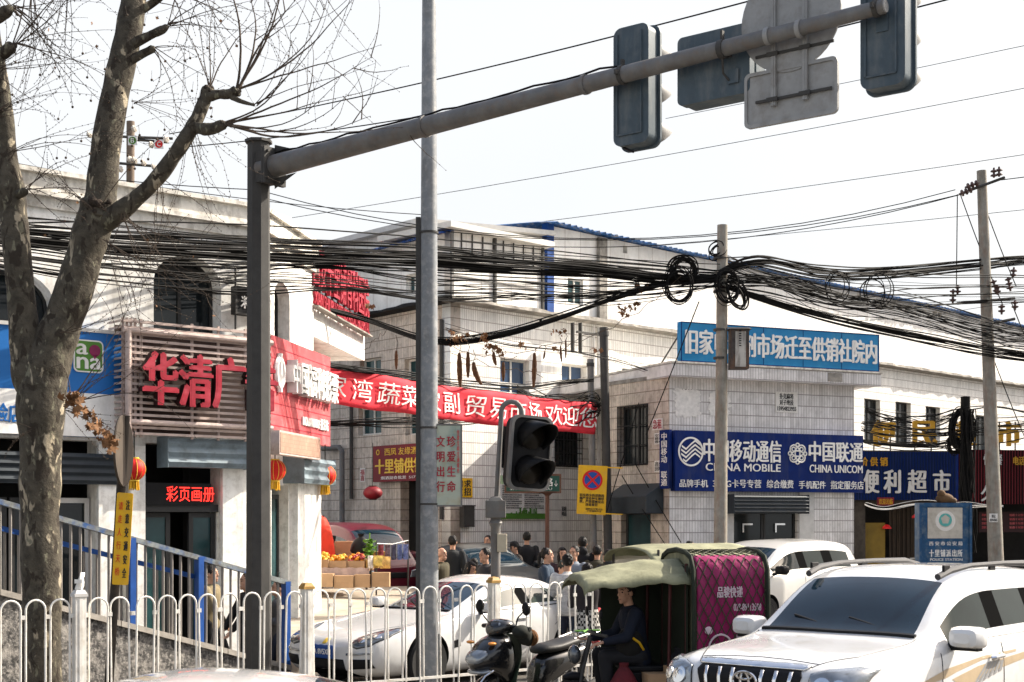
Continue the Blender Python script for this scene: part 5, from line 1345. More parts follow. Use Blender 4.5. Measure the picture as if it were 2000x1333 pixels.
# grille with upright chrome bars
S1.patch('grille', [(-.40,.80),(.40,.80),(.47,1.01),(.44,1.055),(-.44,1.055),(-.47,1.01)], 'f', K['black'], .006)
S1.patch('grille_bar', [(-.47,1.05),(.47,1.05),(.50,1.078),(.42,1.086),(-.42,1.086),(-.50,1.078)], 'f', K['chrome'], .012, .016)
for y in (-.36,-.24,-.125,.125,.24,.36): S1.patch('grille_bar', [(y-.014,.80),(y+.014,.80),(y*1.06+.014,1.03),(y*1.06-.014,1.03)], 'f', K['chrome'], .016, .02, cuts=2)
pe, ne = S1.proj(0,.965,'f'); mb = MB()
for rx, rz_2, cz in ((.105,.070,0),(.038,.066,0),(.072,.028,.038)): mb.tube([(pe.x-.035,rx*math.cos(2*math.pi*k/28),.955+cz+rz_2*math.sin(2*math.pi*k/28)) for k in range(29)], .010, 6, cap=False)
mb.build('emblem', K['chrome'], v)
hl = [(.52,.83),(.80,.86),(.875,.97),(.885,1.06),(.80,1.075),(.64,1.06),(.535,1.03)]
for s_ in (1,-1):
    ol = hl if s_ > 0 else mir(hl); o = S1.patch('headlight', ol, 'f', K['lamp'], .012, .02)
    for c, rr_ in (((.64,.945),.07),((.755,.955),.05)):
        p, nn = S1.proj(s_*c[0],c[1],'f'); mb = MB(); M = Matrix.Translation(p+nn*.012) @ nn.to_track_quat('Z','Y').to_matrix().to_4x4()
        mb.lathe([(rr_,.0),(rr_,.018),(rr_*.85,.02)], 20, M); mb.mat(1).lathe([(rr_*.85,.016),(rr_*.5,.022),(0,.026)], 20, M); mb.build('lamp_ring', [K['chrome'],K['lampd']], o)
    S1.line('lamp_gap', [(q[0],q[1]) for q in (ol+[ol[0]])], 'f', K['black'], .006, 4, o)
    S1.line('bonnet_gap', [(.12,s_*.50),(.5,s_*.68),(1.0,s_*.72),(1.36,s_*.74)], 't', K['black'], .005)
    mirror(v, 1.66, s_*.91, 1.24, K['carwhite'], 1.15)
S1.line('bonnet_gap', [(-.52,1.10),(-.25,1.115),(0,1.12),(.25,1.115),(.52,1.10)], 'f', K['black'], .004)
mb = MB()
for y in (-.55,-.02): mb.tube([(1.44,y,1.262),(1.50,y+.25,1.31),(1.56,y+.52,1.365)], .011, 5)
mb.build('wiper', K['black'], v)
S1.line('cowl', [(1.39,-.72),(1.36,0),(1.39,.72)], 't', K['black'], .025)
for vw in ('l','r'):
    S1.line('door_gap', [(1.45,1.12),(1.42,.75),(1.5,.42)], vw, K['black'], .005); S1.line('door_gap', [(2.62,1.14),(2.63,.75),(2.62,.42)], vw, K['black'], .005); S1.line('door_gap', [(3.56,1.15),(3.55,.95),(3.35,.8)], vw, K['black'], .005)
    S1.line('window_trim', [(1.7,1.19),(2.6,1.195),(3.5,1.20),(4.2,1.20)], vw, K['chrome'], .008)
    # rain visors over the side windows
    for x in (2.46,3.38):
        sg = -1 if vw == 'l' else 1; p, nn = S1.proj(x,1.02,vw); mb = MB()
        mb.tube([(p.x-.12,p.y+sg*.015,p.z),(p.x-.1,p.y+sg*.04,p.z+.005),(p.x+.08,p.y+sg*.04,p.z+.01),(p.x+.11,p.y+sg*.012,p.z+.012)], .019, 8); mb.ball((p.x,p.y-sg*.002,p.z), (.09,.012,.045)); mb.build('door_handle', K['chrome'], v)
    S1.patch('door_stripe', [(.75,.86),(1.5,.99),(2.2,1.045),(2.9,1.06),(2.9,1.04),(2.2,1.015),(1.7,.955),(1.5,.92)], vw, K['beige'], .003, 0); S1.patch('door_stripe', [(1.6,.90),(2.1,.97),(3.0,1.02),(3.9,1.05),(3.0,.96),(2.2,.89),(1.9,.78)], vw, K['beige'], .003, 0)
    for i in range(6): S1.patch('door_stripe', [(1.95+i*.11,.80+i*.018),(2.02+i*.11,.81+i*.018),(2.32+i*.06,.99),(2.26+i*.06,.985)], vw, K['stripeg'], .005, 0, cuts=2)
    sg = -1 if vw == 'l' else 1
    mb = MB(); pts = [(2.0,sg*.62,1.71),(2.2,sg*.635,1.76),(2.6,sg*.64,1.795),(3.3,sg*.64,1.80),(3.9,sg*.63,1.785),(4.2,sg*.62,1.735)]; mb.tube(pts, [.03,.032,.022,.022,.032,.03], 8); mb.build('roof_rail', mat('dark_silver_rail', (.055,.055,.058), .5, .1), v)
    mb = MB()
    for x in (2.12,3.05,4.05): mb.box(x-.05,x+.07,sg*.635-.012,sg*.635+.012,1.74,1.81)
    mb.build('rail_foot', K['black'], v, False, .008)
S1.patch('number_plate', rect(-.22,.22,.56,.70), 'f', K['blue'], .02); S1.patch('bumper_grille', [(-.5,.5),(.5,.5),(.45,.76),(-.45,.76)], 'f', K['black'], .004)
# --- white sports saloon behind the fence
v = car_root('sports_saloon', 'white low sports saloon with oval headlights and a blue number plate behind the fence', 'car', 630, 18.3, 41, z=0)
st = [(0,.30,.50,.58,.60,.48),(.07,.22,.60,.655,.78,.60),(.25,.17,.68,.735,.89,.68),(.6,.15,.775,.80,.945,.74),(1.15,.14,.865,.865,.965,.74),(1.72,.14,.915,.955,.965,.70),(2.02,.14,.925,1.10,.965,.67),(2.58,.14,.935,1.345,.965,.60),(2.98,.14,.94,1.41,.965,.59),(3.06,.14,.94,1.413,.965,.59),(3.62,.14,.96,1.385,.97,.57),(3.95,.14,.98,1.30,.97,.55),(4.30,.18,.99,1.16,.95,.56),(4.70,.25,.97,1.03,.90,.58),(4.90,.35,.90,.97,.82,.55),(4.97,.42,.80,.90,.72,.5)]
S2 = Shell(v, st, (.98,3.90), .345, K['carwhite'], 'carglassl', (5,6), (11,12), (6,7,9,10), (8,), wy=.3)
for x in (.98,3.90):
    for y in (-.835,.835): wheel(v, x, y, .345, .27, 5)
hl = [(.47,.60),(.60,.565),(.76,.60),(.86,.70),(.855,.775),(.76,.80),(.61,.755),(.50,.68)]
for s_ in (1,-1):
    ol = hl if s_ > 0 else mir(hl); o = S2.patch('headlight', ol, 'f', K['lampd'], .008, .014)
    for c in ((.62,.655),(.74,.70)):
        p, nn = S2.proj(s_*c[0],c[1],'f'); mb = MB(); M = Matrix.Translation(p+nn*.008) @ nn.to_track_quat('Z','Y').to_matrix().to_4x4(); mb.lathe([(.055,0),(.055,.012),(.045,.014)], 18, M); mb.mat(1).lathe([(.045,.012),(0,.02)], 18, M); mb.build('lamp_ring', [K['chrome'],K['lamp']], o)
    S2.line('lamp_gap', ol+[ol[0]], 'f', K['black'], .005, 4, o)
    ol = [(.46,.30),(.80,.33),(.78,.44),(.50,.43)]; S2.patch('air_intake', ol if s_ > 0 else mir(ol), 'f', K['black'], .005)
    ol = [(.44,.475),(.78,.50),(.80,.525),(.44,.505)]; S2.patch('running_light', ol if s_ > 0 else mir(ol), 'f', K['lamp'], .01)
    for z in (.345,.385): S2.line('intake_slat', [(s_*.50,z),(s_*.78,z+.01)], 'f', K['lampd'], .008)
    S2.line('bonnet_gap', [(.40,s_*.42),(.8,s_*.62),(1.3,s_*.70),(1.7,s_*.72)], 't', K['lampd'], .004)
    mirror(v, 2.0, s_*.97, 1.02, K['carwhite'], .95)
S2.patch('air_intake', [(-.42,.29),(.42,.29),(.38,.42),(-.38,.42)], 'f', K['black'], .005)
o = S2.patch('number_plate', rect(-.23,.23,.42,.58), 'f', K['blue'], .03, .01)
p, nn = S2.proj(0,.52,'f'); lettering(o, '陕A 8V5XN', (-.195,.195,.465,.555), K['white'], 0, .004, .02, M=Matrix.Translation((p.x-.045,0,0)) @ Matrix.Rotation(R(-90),4,'Z'))
S2.patch('badge', [(-.03,.60),(.03,.60),(.04,.66),(0,.67),(-.04,.66)], 'f', K['gold'], .006, .006)
for vw in ('l','r'):
    S2.line('door_gap', [(1.80,.88),(1.76,.6),(1.86,.28)], vw, K['lampd'], .005); S2.line('door_gap', [(3.02,.92),(3.02,.6),(3.0,.28)], vw, K['lampd'], .005); S2.line('door_gap', [(3.9,.92),(3.7,.8),(3.55,.7)], vw, K['lampd'], .004)
    S2.line('window_trim', [(2.05,.955),(3.0,.96),(3.9,1.0)], vw, K['black'], .010)
    for x in (2.85,3.75): p, nn = S2.proj(x,.83,vw); mb = MB(); mb.tube([(p.x-.1,p.y+nn.y*.02,p.z),(p.x+.1,p.y+nn.y*.02,p.z+.005)], .014, 8); mb.build('door_handle', K['carwhite'], v)
    S2.patch('side_vent', [(1.42,.50),(1.58,.52),(1.56,.62),(1.44,.60)], vw, K['black'], .003, 0)
    S2.patch('tail_light', [(4.62,.80),(4.92,.82),(4.90,.90),(4.66,.92)], vw, K['tail'], .006)
S2.line('cowl', [(1.72,-.62),(1.70,0),(1.72,.62)], 't', K['black'], .02)
mb = MB(); [mb.tube([(1.78,y,.99),(1.95,y+.3,1.075)], .009, 5) for y in (-.45,.05)]; mb.build('wiper', K['black'], v)
# --- other vehicles
def saloon(name, label, px, Y, psi, paint, glass='carglass', extra=True, z=None, kidney=False):
    v = car_root(name, label, 'car', px, Y, psi, z=z)
    st = [(0,.32,.58,.66,.62,.48),(.08,.24,.70,.76,.80,.6),(.3,.19,.80,.85,.88,.66),(.8,.18,.88,.93,.91,.68),(1.35,.18,.93,.99,.92,.67),(1.66,.18,.94,1.13,.92,.645),(2.2,.18,.95,1.40,.92,.60),(2.58,.18,.95,1.455,.92,.595),(2.66,.18,.95,1.46,.92,.595),(3.3,.18,.96,1.43,.92,.58),(3.75,.18,.97,1.25,.915,.57),(4.1,.2,.97,1.07,.90,.60),(4.55,.25,.95,1.03,.86,.62),(4.8,.38,.82,.92,.74,.55)]
    S = Shell(v, st, (.90,3.75) if extra else None, .32, paint, glass, (4,5), (9,10), (5,6,8), (7,), wy=.3)
    if extra:
        for x in (.90,3.75):
            for y in (-.79,.79): wheel(v, x, y, .32, .22, 7, twin=False)
    hl = [(.45,.66),(.74,.68),(.80,.76),(.50,.75)]
    for s_ in (1,-1):
        S.patch('headlight', hl if s_ > 0 else mir(hl), 'f', K['lamp'], .008); mirror(v, 1.72, s_*.95, 1.02, paint, .9)
        if kidney:
            ol = [(.04,.58),(.24,.60),(.26,.72),(.04,.73)]; g = S.patch('grille', ol if s_ > 0 else mir(ol), 'f', K['black'], .006); S.line('grille_rim', (ol if s_ > 0 else mir(ol))+[(ol if s_ > 0 else mir(ol))[0]], 'f', K['chrome'], .012, 4, g)
            for i in range(5): S.line('grille_bar', [(s_*(.07+i*.037),.60),(s_*(.07+i*.04),.71)], 'f', K['chrome'], .006, 3, g)
    if not kidney: S.patch('grille', [(-.4,.58),(.4,.58),(.38,.70),(-.38,.70)], 'f', K['black'], .006)
    for vw in ('l','r'):
        S.line('door_gap', [(2.62,.93),(2.62,.28)], vw, K['black'], .004); S.line('window_trim', [(1.72,.975),(2.6,.985),(3.6,1.0)], vw, K['chrome'], .008)
    return v
saloon('dark_saloon', 'dark grey saloon with a twin chrome grille parked behind the white sports saloon', 1046, 27.6, -28, K['cardark'], kidney=True, z=.25)
saloon('white_car', 'white car of which only the curved roof shows in the bottom left corner', -740, 6.75, 86, K['carwhite'], z=0)
def minivan(name, label, px, Y, psi, paint, glass, bus=False):
    v = car_root(name, label, 'van', px, Y, psi, z=gz(Y)+(.14 if bus else 0))
    if bus:
        st = [(0,.3,.85,.95,.62,.5),(.05,.25,.95,1.03,.74,.62),(.15,.22,1.02,1.10,.79,.66),(.45,.22,1.06,1.45,.80,.64),(.80,.22,1.07,1.80,.81,.62),(1.35,.22,1.07,1.89,.81,.62),(1.43,.22,1.07,1.895,.81,.62),(2.3,.22,1.07,1.91,.81,.62),(2.38,.22,1.07,1.91,.81,.62),(3.35,.22,1.07,1.89,.81,.62),(3.55,.24,1.07,1.84,.80,.60),(3.72,.28,1.02,1.25,.78,.62),(3.78,.35,.9,1.05,.72,.6)]
        a = ((2,3),(9,10),(3,4,6,8),(5,7),(.75,2.9),.28)
    else:
        st = [(0,.32,.72,.82,.64,.5),(.08,.26,.85,.92,.82,.64),(.35,.22,.96,1.02,.90,.70),(.95,.2,1.06,1.14,.94,.72),(1.15,.2,1.07,1.28,.95,.71),(1.75,.2,1.08,1.68,.95,.68),(2.25,.2,1.08,1.76,.95,.675),(2.33,.2,1.08,1.765,.95,.675),(3.35,.2,1.08,1.78,.95,.67),(3.43,.2,1.08,1.78,.95,.67),(4.45,.22,1.08,1.73,.93,.64),(4.75,.25,1.06,1.55,.91,.64),(4.95,.3,.98,1.15,.88,.66),(5.05,.4,.85,1.0,.8,.6)]
        a = ((3,4),(10,11),(4,5,7,9),(6,8),(.95,3.95),.33)
    S = Shell(v, st, a[4], a[5], paint, glass, a[0], a[1], a[2], a[3])
    for x in a[4]:
        for y in (-(st[5][4]-.12),st[5][4]-.12): wheel(v, x, y, a[5], .2, 6, twin=False)
    zb = st[5][2]; hl = [(.42,zb-.33),(.70,zb-.32),(.72,zb-.14),(.46,zb-.18)]
    for s_ in (1,-1):
        S.patch('headlight', hl if s_ > 0 else mir(hl), 'f', K['lamp'], .008); mirror(v, st[4][0]-.05, s_*(st[5][4]+.04), zb+.12, K['black'] if not bus else paint, 1.05)
    S.patch('grille', [(-.38,zb-.34),(.38,zb-.34),(.38,zb-.22),(-.38,zb-.22)], 'f', K['black'], .006)
    S.patch('number_plate', rect(-.22,.22,.40,.54), 'f', K['blue'], .02)
    for vw in ('l','r'):
        for i in a[3]: x = st[i][0]+.04; S.line('door_gap', [(x,zb-.03),(x,.32)], vw, K['black'], .005)
        S.line('window_trim', [(st[4][0]+.1,zb+.03),(st[-4][0],zb+.03)], vw, K['chrome'] if not bus else K['black'], .008)
    return v, S
v, S = minivan('silver_van', 'pale silver people carrier with wrap-round dark windscreen parked before the phone shop', 1372, 27.6, 42, K['carsilver'], 'carglassm')
# the front side window is wound down
for o in S.parts['side_window']:
    c = sum((q.co for q in o.data.vertices), Vector())/len(o.data.vertices)
    if c.x < 2.2: o.data.materials[0] = K['glassd']
minivan('maroon_minibus', 'maroon minibus parked behind the fruit stall against the tiled wall', 768, 30.0, -36, K['carmaroon'], 'carglass', bus=True)

# --- scooter
v = car_root('scooter', 'black motor scooter with two mirrors and a chrome front guard parked before the fence', 'scooter', 948, 15.2, 46, z=0)
def loft(sec, seg=16, pw=.8):
    """sections (x, zc, half width, half height)"""
    rows = []
    for x,z,w_,h_ in sec:
        rows.append([(x, w_*math.copysign(abs(math.cos(t))**pw,math.cos(t)), z+h_*math.copysign(abs(math.sin(t))**pw,math.sin(t))) for t in [2*math.pi*k/seg for k in range(seg)]])
    mb = MB(); mb.grid(rows, closed=True); mb.add(rows[0],[tuple(range(seg))[::-1]]); mb.add(rows[-1],[tuple(range(seg))]); return mb
blk = mat('black_scooter_paint', (.012,.012,.013), .2, var=.1, coat=.9)
for x in (.10,1.38): wheel(v, x, -.0001, .225, .11, 6, twin=False)
def ss(o, lv=2): m = o.modifiers.new('sub','SUBSURF'); m.levels = m.render_levels = lv; return o
ss(loft([(-.14,.40,.05,.03),(-.06,.47,.07,.05),(.10,.50,.075,.05),(.26,.46,.065,.05),(.32,.40,.05,.04)]).build('front_mudguard', blk, v))
ss(loft([(-.20,.66,.05,.05),(-.13,.70,.15,.12),(-.02,.74,.20,.18),(.12,.74,.22,.24),(.24,.70,.20,.28),(.32,.66,.15,.28),(.36,.62,.06,.24)]).build('front_fairing', blk, v))
o = ss(loft([(-.215,.70,.07,.03),(-.19,.715,.13,.06),(-.10,.76,.16,.075),(-.02,.80,.13,.05)]).build('headlight', K['lamp'], v))
ss(loft([(-.18,.575,.10,.02),(-.12,.58,.16,.035),(-.02,.60,.18,.035)]).build('running_light', K['lamp'], v))
ss(loft([(.06,1.0,.06,.05),(.12,1.03,.14,.08),(.22,1.05,.17,.09),(.32,1.04,.15,.075),(.38,1.02,.07,.04)]).build('handlebar_cowl', blk, v))
ss(loft([(.085,1.03,.06,.02),(.10,1.05,.11,.035),(.16,1.09,.12,.035)]).build('upper_lamp', K['lamp'], v))
mb = MB(); mb.tube([(.30,-.36,1.03),(.24,-.15,1.05),(.24,.15,1.05),(.30,.36,1.03)], .018, 8); mb.build('handlebar', K['black'], v)
for s_ in (-1,1):
    mb = MB(); mb.tube([(.30,s_*.24,1.04),(.31,s_*.37,1.03)], .024, 8); mb.build('grip', K['rubber'], v)
    mb = MB(); mb.tube([(.26,s_*.20,1.06),(.22,s_*.27,1.15),(.25,s_*.33,1.22)], .008, 6); M = Matrix.Translation((.25,s_*.36,1.25)) @ Matrix.Rotation(R(s_*12),4,'X'); mb.ball((0,0,0),(.03,.055,.075),M=M); o = mb.build('mirror', K['black'], v)
    mb = MB(); mb.ball((.026,0,0),(.008,.046,.064),M=M); mb.build('mirror_glass', K['chrome'], o)
    mb = MB(); mb.ball((-.06,s_*.17,.885),(.05,.045,.02)); mb.build('indicator', K['amber'], v)
# padded wind mitten on the nearer grip and a dark green apron
mb = MB(); mb.ball((.25,-.29,1.0),(.11,.085,.075)); mb.ball((.33,-.27,.95),(.10,.075,.10)); mb.ball((.40,-.25,.92),(.07,.07,.085)); mb.build('wind_mitten', mat('dark_quilted_cloth', (.02,.022,.018), .9, var=.3, bump=.3), v)
mb = MB(); mb.lathe([(.085,-.03),(.095,0),(.085,.03)], 14, Matrix.Translation((.42,-.27,.93)) @ Matrix.Rotation(R(80),4,'Y')); mb.build('fur_cuff', mat('brown_fur_cuff', (.14,.06,.02), .95, var=.4, scale=40, bump=.6), v)
mb = MB(); mb.grid([[(.30+.06*math.sin(i*.9)+.02*k,-.20+.05*k+.02*math.sin(i+k),.95-.095*i) for k in range(9)] for i in range(9)]); o = mb.build('apron', mat('dark_green_apron', (.02,.035,.02), .85, var=.25, bump=.3), v); o.modifiers.new('s','SOLIDIFY').thickness = .01
loft([(.30,.30,.13,.04),(.5,.29,.16,.04),(.78,.29,.15,.05)]).build('floorboard', K['black'], v)
ss(loft([(.70,.42,.12,.14),(.80,.52,.16,.20),(1.0,.58,.18,.17),(1.3,.66,.17,.13),(1.55,.73,.12,.08),(1.66,.76,.05,.04)]).build('rear_body', blk, v))
ss(loft([(.74,.74,.10,.03),(.82,.77,.15,.06),(1.0,.775,.17,.055),(1.15,.80,.16,.065),(1.35,.835,.15,.06),(1.47,.84,.08,.03)]).build('seat', mat('black_seat_vinyl', (.02,.02,.02), .5, bump=.1), v))
mb = MB()
for s_ in (-1,1): mb.tube([(1.25,s_*.12,.86),(1.45,s_*.13,.90),(1.72,s_*.12,.91),(1.74,s_*.04,.91)], .012, 6); mb.tube([(1.5,s_*.13,.90),(1.45,s_*.11,.72)], .010, 6)
for x in (1.48,1.58,1.68): mb.tube([(x,-.12,.908),(x,.12,.908)], .009, 6)
mb.build('luggage_rack', K['chrome'], v)
mb = MB(); mb.tube([(1.42,-.1,.925),(1.6,.0,.935),(1.7,.1,.93)], .012, 6); mb.tube([(1.45,.06,.925),(1.72,-.08,.93)], .012, 6); mb.build('strap', K['green'], v)
mb = MB(); mb.tube([(.16,-.17,.36),(-.10,-.17,.40),(-.27,-.10,.43),(-.29,0,.435),(-.27,.10,.43),(-.10,.17,.40),(.16,.17,.36)], .014, 8); mb.tube([(-.24,-.13,.43),(-.16,-.17,.55),(-.05,-.18,.60)], .011, 6); mb.build('front_guard', K['chrome'], v)
mb = MB(); mb.tube([(1.0,-.17,.22),(1.2,-.19,.26),(1.55,-.19,.36)], [.02,.045,.05], 10); mb.build('exhaust', K['galvd'], v)
mb = MB(); mb.tube([(.02,.06,.26),(.12,.055,.48),(.22,.04,.9)], .024, 8); mb.tube([(.02,-.06,.26),(.12,-.055,.48),(.22,-.04,.9)], .024, 8); mb.build('fork', K['galvd'], v)
mb = MB(); mb.ball((1.72,0,.78),(.03,.09,.04)); mb.build('tail_light', K['tail'], v)

# --- cargo tricycle with olive canopy and netted magenta cargo cover
tri = car_root('cargo_tricycle', 'cargo tricycle with an olive canopy and a netted magenta cover beside the white off-road car', 'tricycle', 1131, 14.7, 80, z=0); tri.scale = (.85,.85,1.03)
def T(*a): return a
mb = MB()
for y in (-.5,.5): mb.tube([(.98,y,.5),(1.0,y,1.55)], .02, 6); mb.tube([(1.2,y,.5),(1.2,y,1.7)], .02, 6)
mb.tube([(.1,0,.35),(.5,0,.42),(2.1,0,.45)], .04, 8)
for y in (-.5,.5): mb.box(.5,2.15,y-.03,y+.03,.44,.52)
mb.build('frame', mat('red_trike_frame', (.05,.008,.008), .5, var=.2), tri)
wheel(tri, -.05, -.0001, .27, .11, 8, twin=False)
for y in (-.52,.52): wheel(tri, 1.75, y, .27, .12, 6, twin=False)
mb = MB(); mb.tube([(-.05,.07,.27),(.03,.07,.62),(.14,.03,.96)], .022, 8); mb.tube([(-.05,-.07,.27),(.03,-.07,.62),(.14,-.03,.96)], .022, 8); mb.tube([(.27,-.34,.98),(.15,-.15,1.0),(.15,.15,1.0),(.27,.34,.98)], .018, 8); mb.build('fork', K['galvd'], tri)
mb = MB(); mb.ball((-.06,0,.78),(.08,.11,.10)); mb.build('headlight', K['lampd'], tri)
for s_ in (-1,1):
    mb = MB(); mb.tube([(.22,s_*.26,1.0),(.18,s_*.33,1.16)], .008, 6); mb.ball((.18,s_*.37,1.2),(.02,.06,.05)); mb.build('mirror', K['black'], tri)
ss(loft([(-.22,.55,.06,.02),(-.09,.58,.08,.05),(.08,.55,.07,.04)]).build('mudguard', K['black'], tri), 1)
mb = MB(); mb.box(.55,.98,-.30,.30,.44,.62); mb.box(.52,1.02,-.32,.32,.62,.68); mb.build('seat', K['black'], tri, False, .02)
mb = MB(); mb.box(.10,.60,-.45,.45,.36,.40); mb.build('floor', K['galvd'], tri, False)
# canopy: shallow ridged sheet with a drooping front lip
rows = []
for i in range(15):
    x = -.06+1.30*i/14; row = []
    for k in range(13):
        y = -.62+1.24*k/12; q = abs(y)/.62; f = max(0,(.75-x)/.81)
        z = 1.755-.17*q**1.6-(.17*f**1.2)*(1-.55*q)-.015*(1-f)+.010*math.sin(k*1.7+i*.8)+.007*math.sin(k*3.1-i*1.9)-.02*abs(math.sin(i*math.pi/4.6))*(1-q)
        row.append((x,y,z))
    rows.append([(x,-.635,row[0][2]-.07-.02*math.sin(i*2.3))]+row+[(x,.635,row[-1][2]-.07)])
rows = [[(p[0]-.02,p[1],p[2]-.07) for p in rows[0]]]+rows
mb = MB(); mb.grid(rows); o = mb.build('canopy', K['olive'], tri, ang=70); ss(o,1); o.modifiers.new('s','SOLIDIFY').thickness = .004
mb = MB(); mb.grid([[(1.19,-.6+1.2*k/6,.5+1.18*i/6) for k in range(7)] for i in range(7)]); mb.build('canvas_wall', K['dolive'], tri)
mb = MB(); mb.grid([[(.42+.78*k/6,.62,.5+1.05*i/6) for k in range(7)] for i in range(7)]); mb.build('shade_curtain', K['dolive'], tri)  # far-side sheet added to block light from behind the driver
# cargo body: arched cover
prof = [(-.66,.55),(-.68,.9),(-.68,1.35),(-.66,1.62),(-.56,1.74),(-.35,1.79),(0,1.81),(.35,1.79),(.56,1.74),(.66,1.62),(.68,1.2),(.66,.55)]
def cover(x0, x1, prof, nx=14):
    return [[(x0+(x1-x0)*i/nx, y+.010*math.sin(i*1.3+z*5), z+.008*math.sin(i*2.1+y*4)) for y,z in prof] for i in range(nx+1)]
mb = MB(); mb.grid(cover(1.24,2.14,prof)); mb.add(cover(1.24,2.14,prof)[0],[tuple(range(len(prof)))]); mb.add(cover(1.24,2.14,prof)[-1],[tuple(range(len(prof)))[::-1]]); o = mb.build('cargo_cover', K['olive'], tri, ang=70)
def prof_at(q):
    L_ = [0]
    for a_, b_ in zip(prof, prof[1:]): L_.append(L_[-1]+math.hypot(b_[0]-a_[0],b_[1]-a_[1]))
    q = max(0,min(q, L_[-1]-1e-3)); k = max(x for x in range(len(L_)-1) if L_[x] <= q); f = (q-L_[k])/(L_[k+1]-L_[k])
    return prof[k][0]+(prof[k+1][0]-prof[k][0])*f, prof[k][1]+(prof[k+1][1]-prof[k][1])*f
mb = MB(); rows = []
for i in range(17):
    row = []
    for j in range(17):
        y, z = prof_at(.03+1.30*j/16); row.append((1.27+.84*i/16, y*1.02-.008+.010*math.sin(i*1.1+j*.9), z+.012*(z > 1.6)))
    rows.append(row)
mb.grid(rows); pn = mb.build('side_panel', K['magenta'], tri, ang=70); pn.modifiers.new('s','SOLIDIFY').thickness = .006
gw_ = mat('cover_lettering', (.62,.50,.53), .6, var=.1)
for s_, b in (('品骏快递',(1.52,1.83,1.37,1.48)),('029-89113508',(1.72,2.06,1.24,1.31)),('唯品会',(1.76,2.08,.86,1.02)),('VIP',(1.80,2.04,.72,.83))): lettering(pn, s_, b, gw_, -.712, .004, .03)
mb = MB(); mb.tube([(1.56+.15*math.cos(R(-30+k*17)),-.718,.86+.15*math.sin(R(-30+k*17))) for k in range(17)], .012, 5); mb.tube([(1.47,-.718,.92),(1.54,-.718,.74),(1.61,-.718,.92)], .014, 5); mb.tube([(1.64,-.718,.92),(1.64,-.718,.74)], .014, 5); mb.ball((1.41,-.715,1.05),(.05,.006,.04)); mb.build('logo', gw_, pn)
mb = MB()
for d_ in (1,-1):
    for i in range(-9,18):
        pts = []
        for j in range(27):
            t = j/26; s_ = t*2.6   # arc length across the cover from near sill over the top
            # walk the profile
            L_ = [0]
            for a_, b_ in zip(prof, prof[1:]): L_.append(L_[-1]+math.hypot(b_[0]-a_[0],b_[1]-a_[1]))
            q = min(s_, L_[-1]-1e-3); k = max(x for x in range(len(L_)-1) if L_[x] <= q); f = (q-L_[k])/(L_[k+1]-L_[k])
            y = prof[k][0]+(prof[k+1][0]-prof[k][0])*f; z = prof[k][1]+(prof[k+1][1]-prof[k][1])*f
            x = 1.24+.11*i+d_*s_*.62+(.0 if d_ > 0 else .55)
            if 1.235 < x < 2.15: pts.append((x, y*1.035-.012*(1 if y < 0 else -1), z+.02*max(0,(z-1.5))*3))
        if len(pts) > 2: mb.tube(pts, .0065, 5)
mb.build('cargo_net', K['net'], tri)
mb = MB(); mb.tube([(1.23,y,z) for y,z in [(p[0]*1.04,p[1]+.02) for p in prof]], .028, 8); mb.tube([(2.15,y,z) for y,z in [(p[0]*1.04,p[1]+.02) for p in prof]], .03, 8); mb.build('hoop_binding', K['dolive'], tri)
for x,y,z,s_,m,lab in ((.60,-.50,.47,(.24,.28,.17),'card','brown carton on the tricycle floor beside the driver'),(.82,-.48,.47,(.18,.2,.24),'card','brown carton on the tricycle floor behind the other carton')):
    mb = MB(); mb.box(0,s_[0],0,s_[1],0,s_[2]); mb.mat(1).box(s_[0]*.42,s_[0]*.58,-.001,s_[1]+.001,.002,s_[2]+.001)
    o = mb.build('carton', [K[m],K['beige']], None, False); M = Matrix.Translation(tri.location) @ Matrix.Rotation(tri.rotation_euler.z,4,'Z'); o.location = M @ Vector((x,y,z)); o.rotation_euler.z = tri.rotation_euler.z; tag(o, lab, 'box')
# --- the further tricycle of which mostly the canopy shows
t2 = car_root('covered_tricycle', 'second tricycle farther back with a shallow olive canopy roof over clear side sheets', 'tricycle', 1212, 19.0, 58, z=0)
rows = []
for i in range(11):
    x = .1+1.75*i/10; rows.append([(x,-.58+1.16*k/10,1.86-.10*abs(k/5-1)**2-.06*max(0,(.4-x)/.4)-(.11 if k in (0,10) else 0)) for k in range(11)])
mb = MB(); mb.grid(rows); o = mb.build('canopy', K['olive'], t2, ang=70); ss(o,1); o.modifiers.new('s','SOLIDIFY').thickness = .012
mb = MB()
for x in (.25,1.7):
    for y in (-.5,.5): mb.tube([(x,y,.5),(x,y,1.80)], .018, 6)
mb.tube([(.2,0,.4),(1.9,0,.45)], .04, 8); mb.build('frame', K['galvd'], t2)
mb = MB()
for y in (-.54,.54): mb.grid([[(.28+1.4*i/6,y+.01*math.sin(i*2+k),.95+.78*k/4) for k in range(5)] for i in range(7)])
mb.build('clear_sheet', mat('cloudy_plastic_sheet', (.55,.50,.40), .25, var=.1, trans=.5), t2)
mb = MB(); mb.box(.7,1.9,-.5,.5,.45,.92); mb.build('cargo_box', mat('trike_green', (.03,.06,.04), .5), t2, False, .02)
wheel(t2, .15, -.0001, .25, .10, 8, twin=False)
for y in (-.48,.48): wheel(t2, 1.5, y, .25, .11, 6, twin=False)
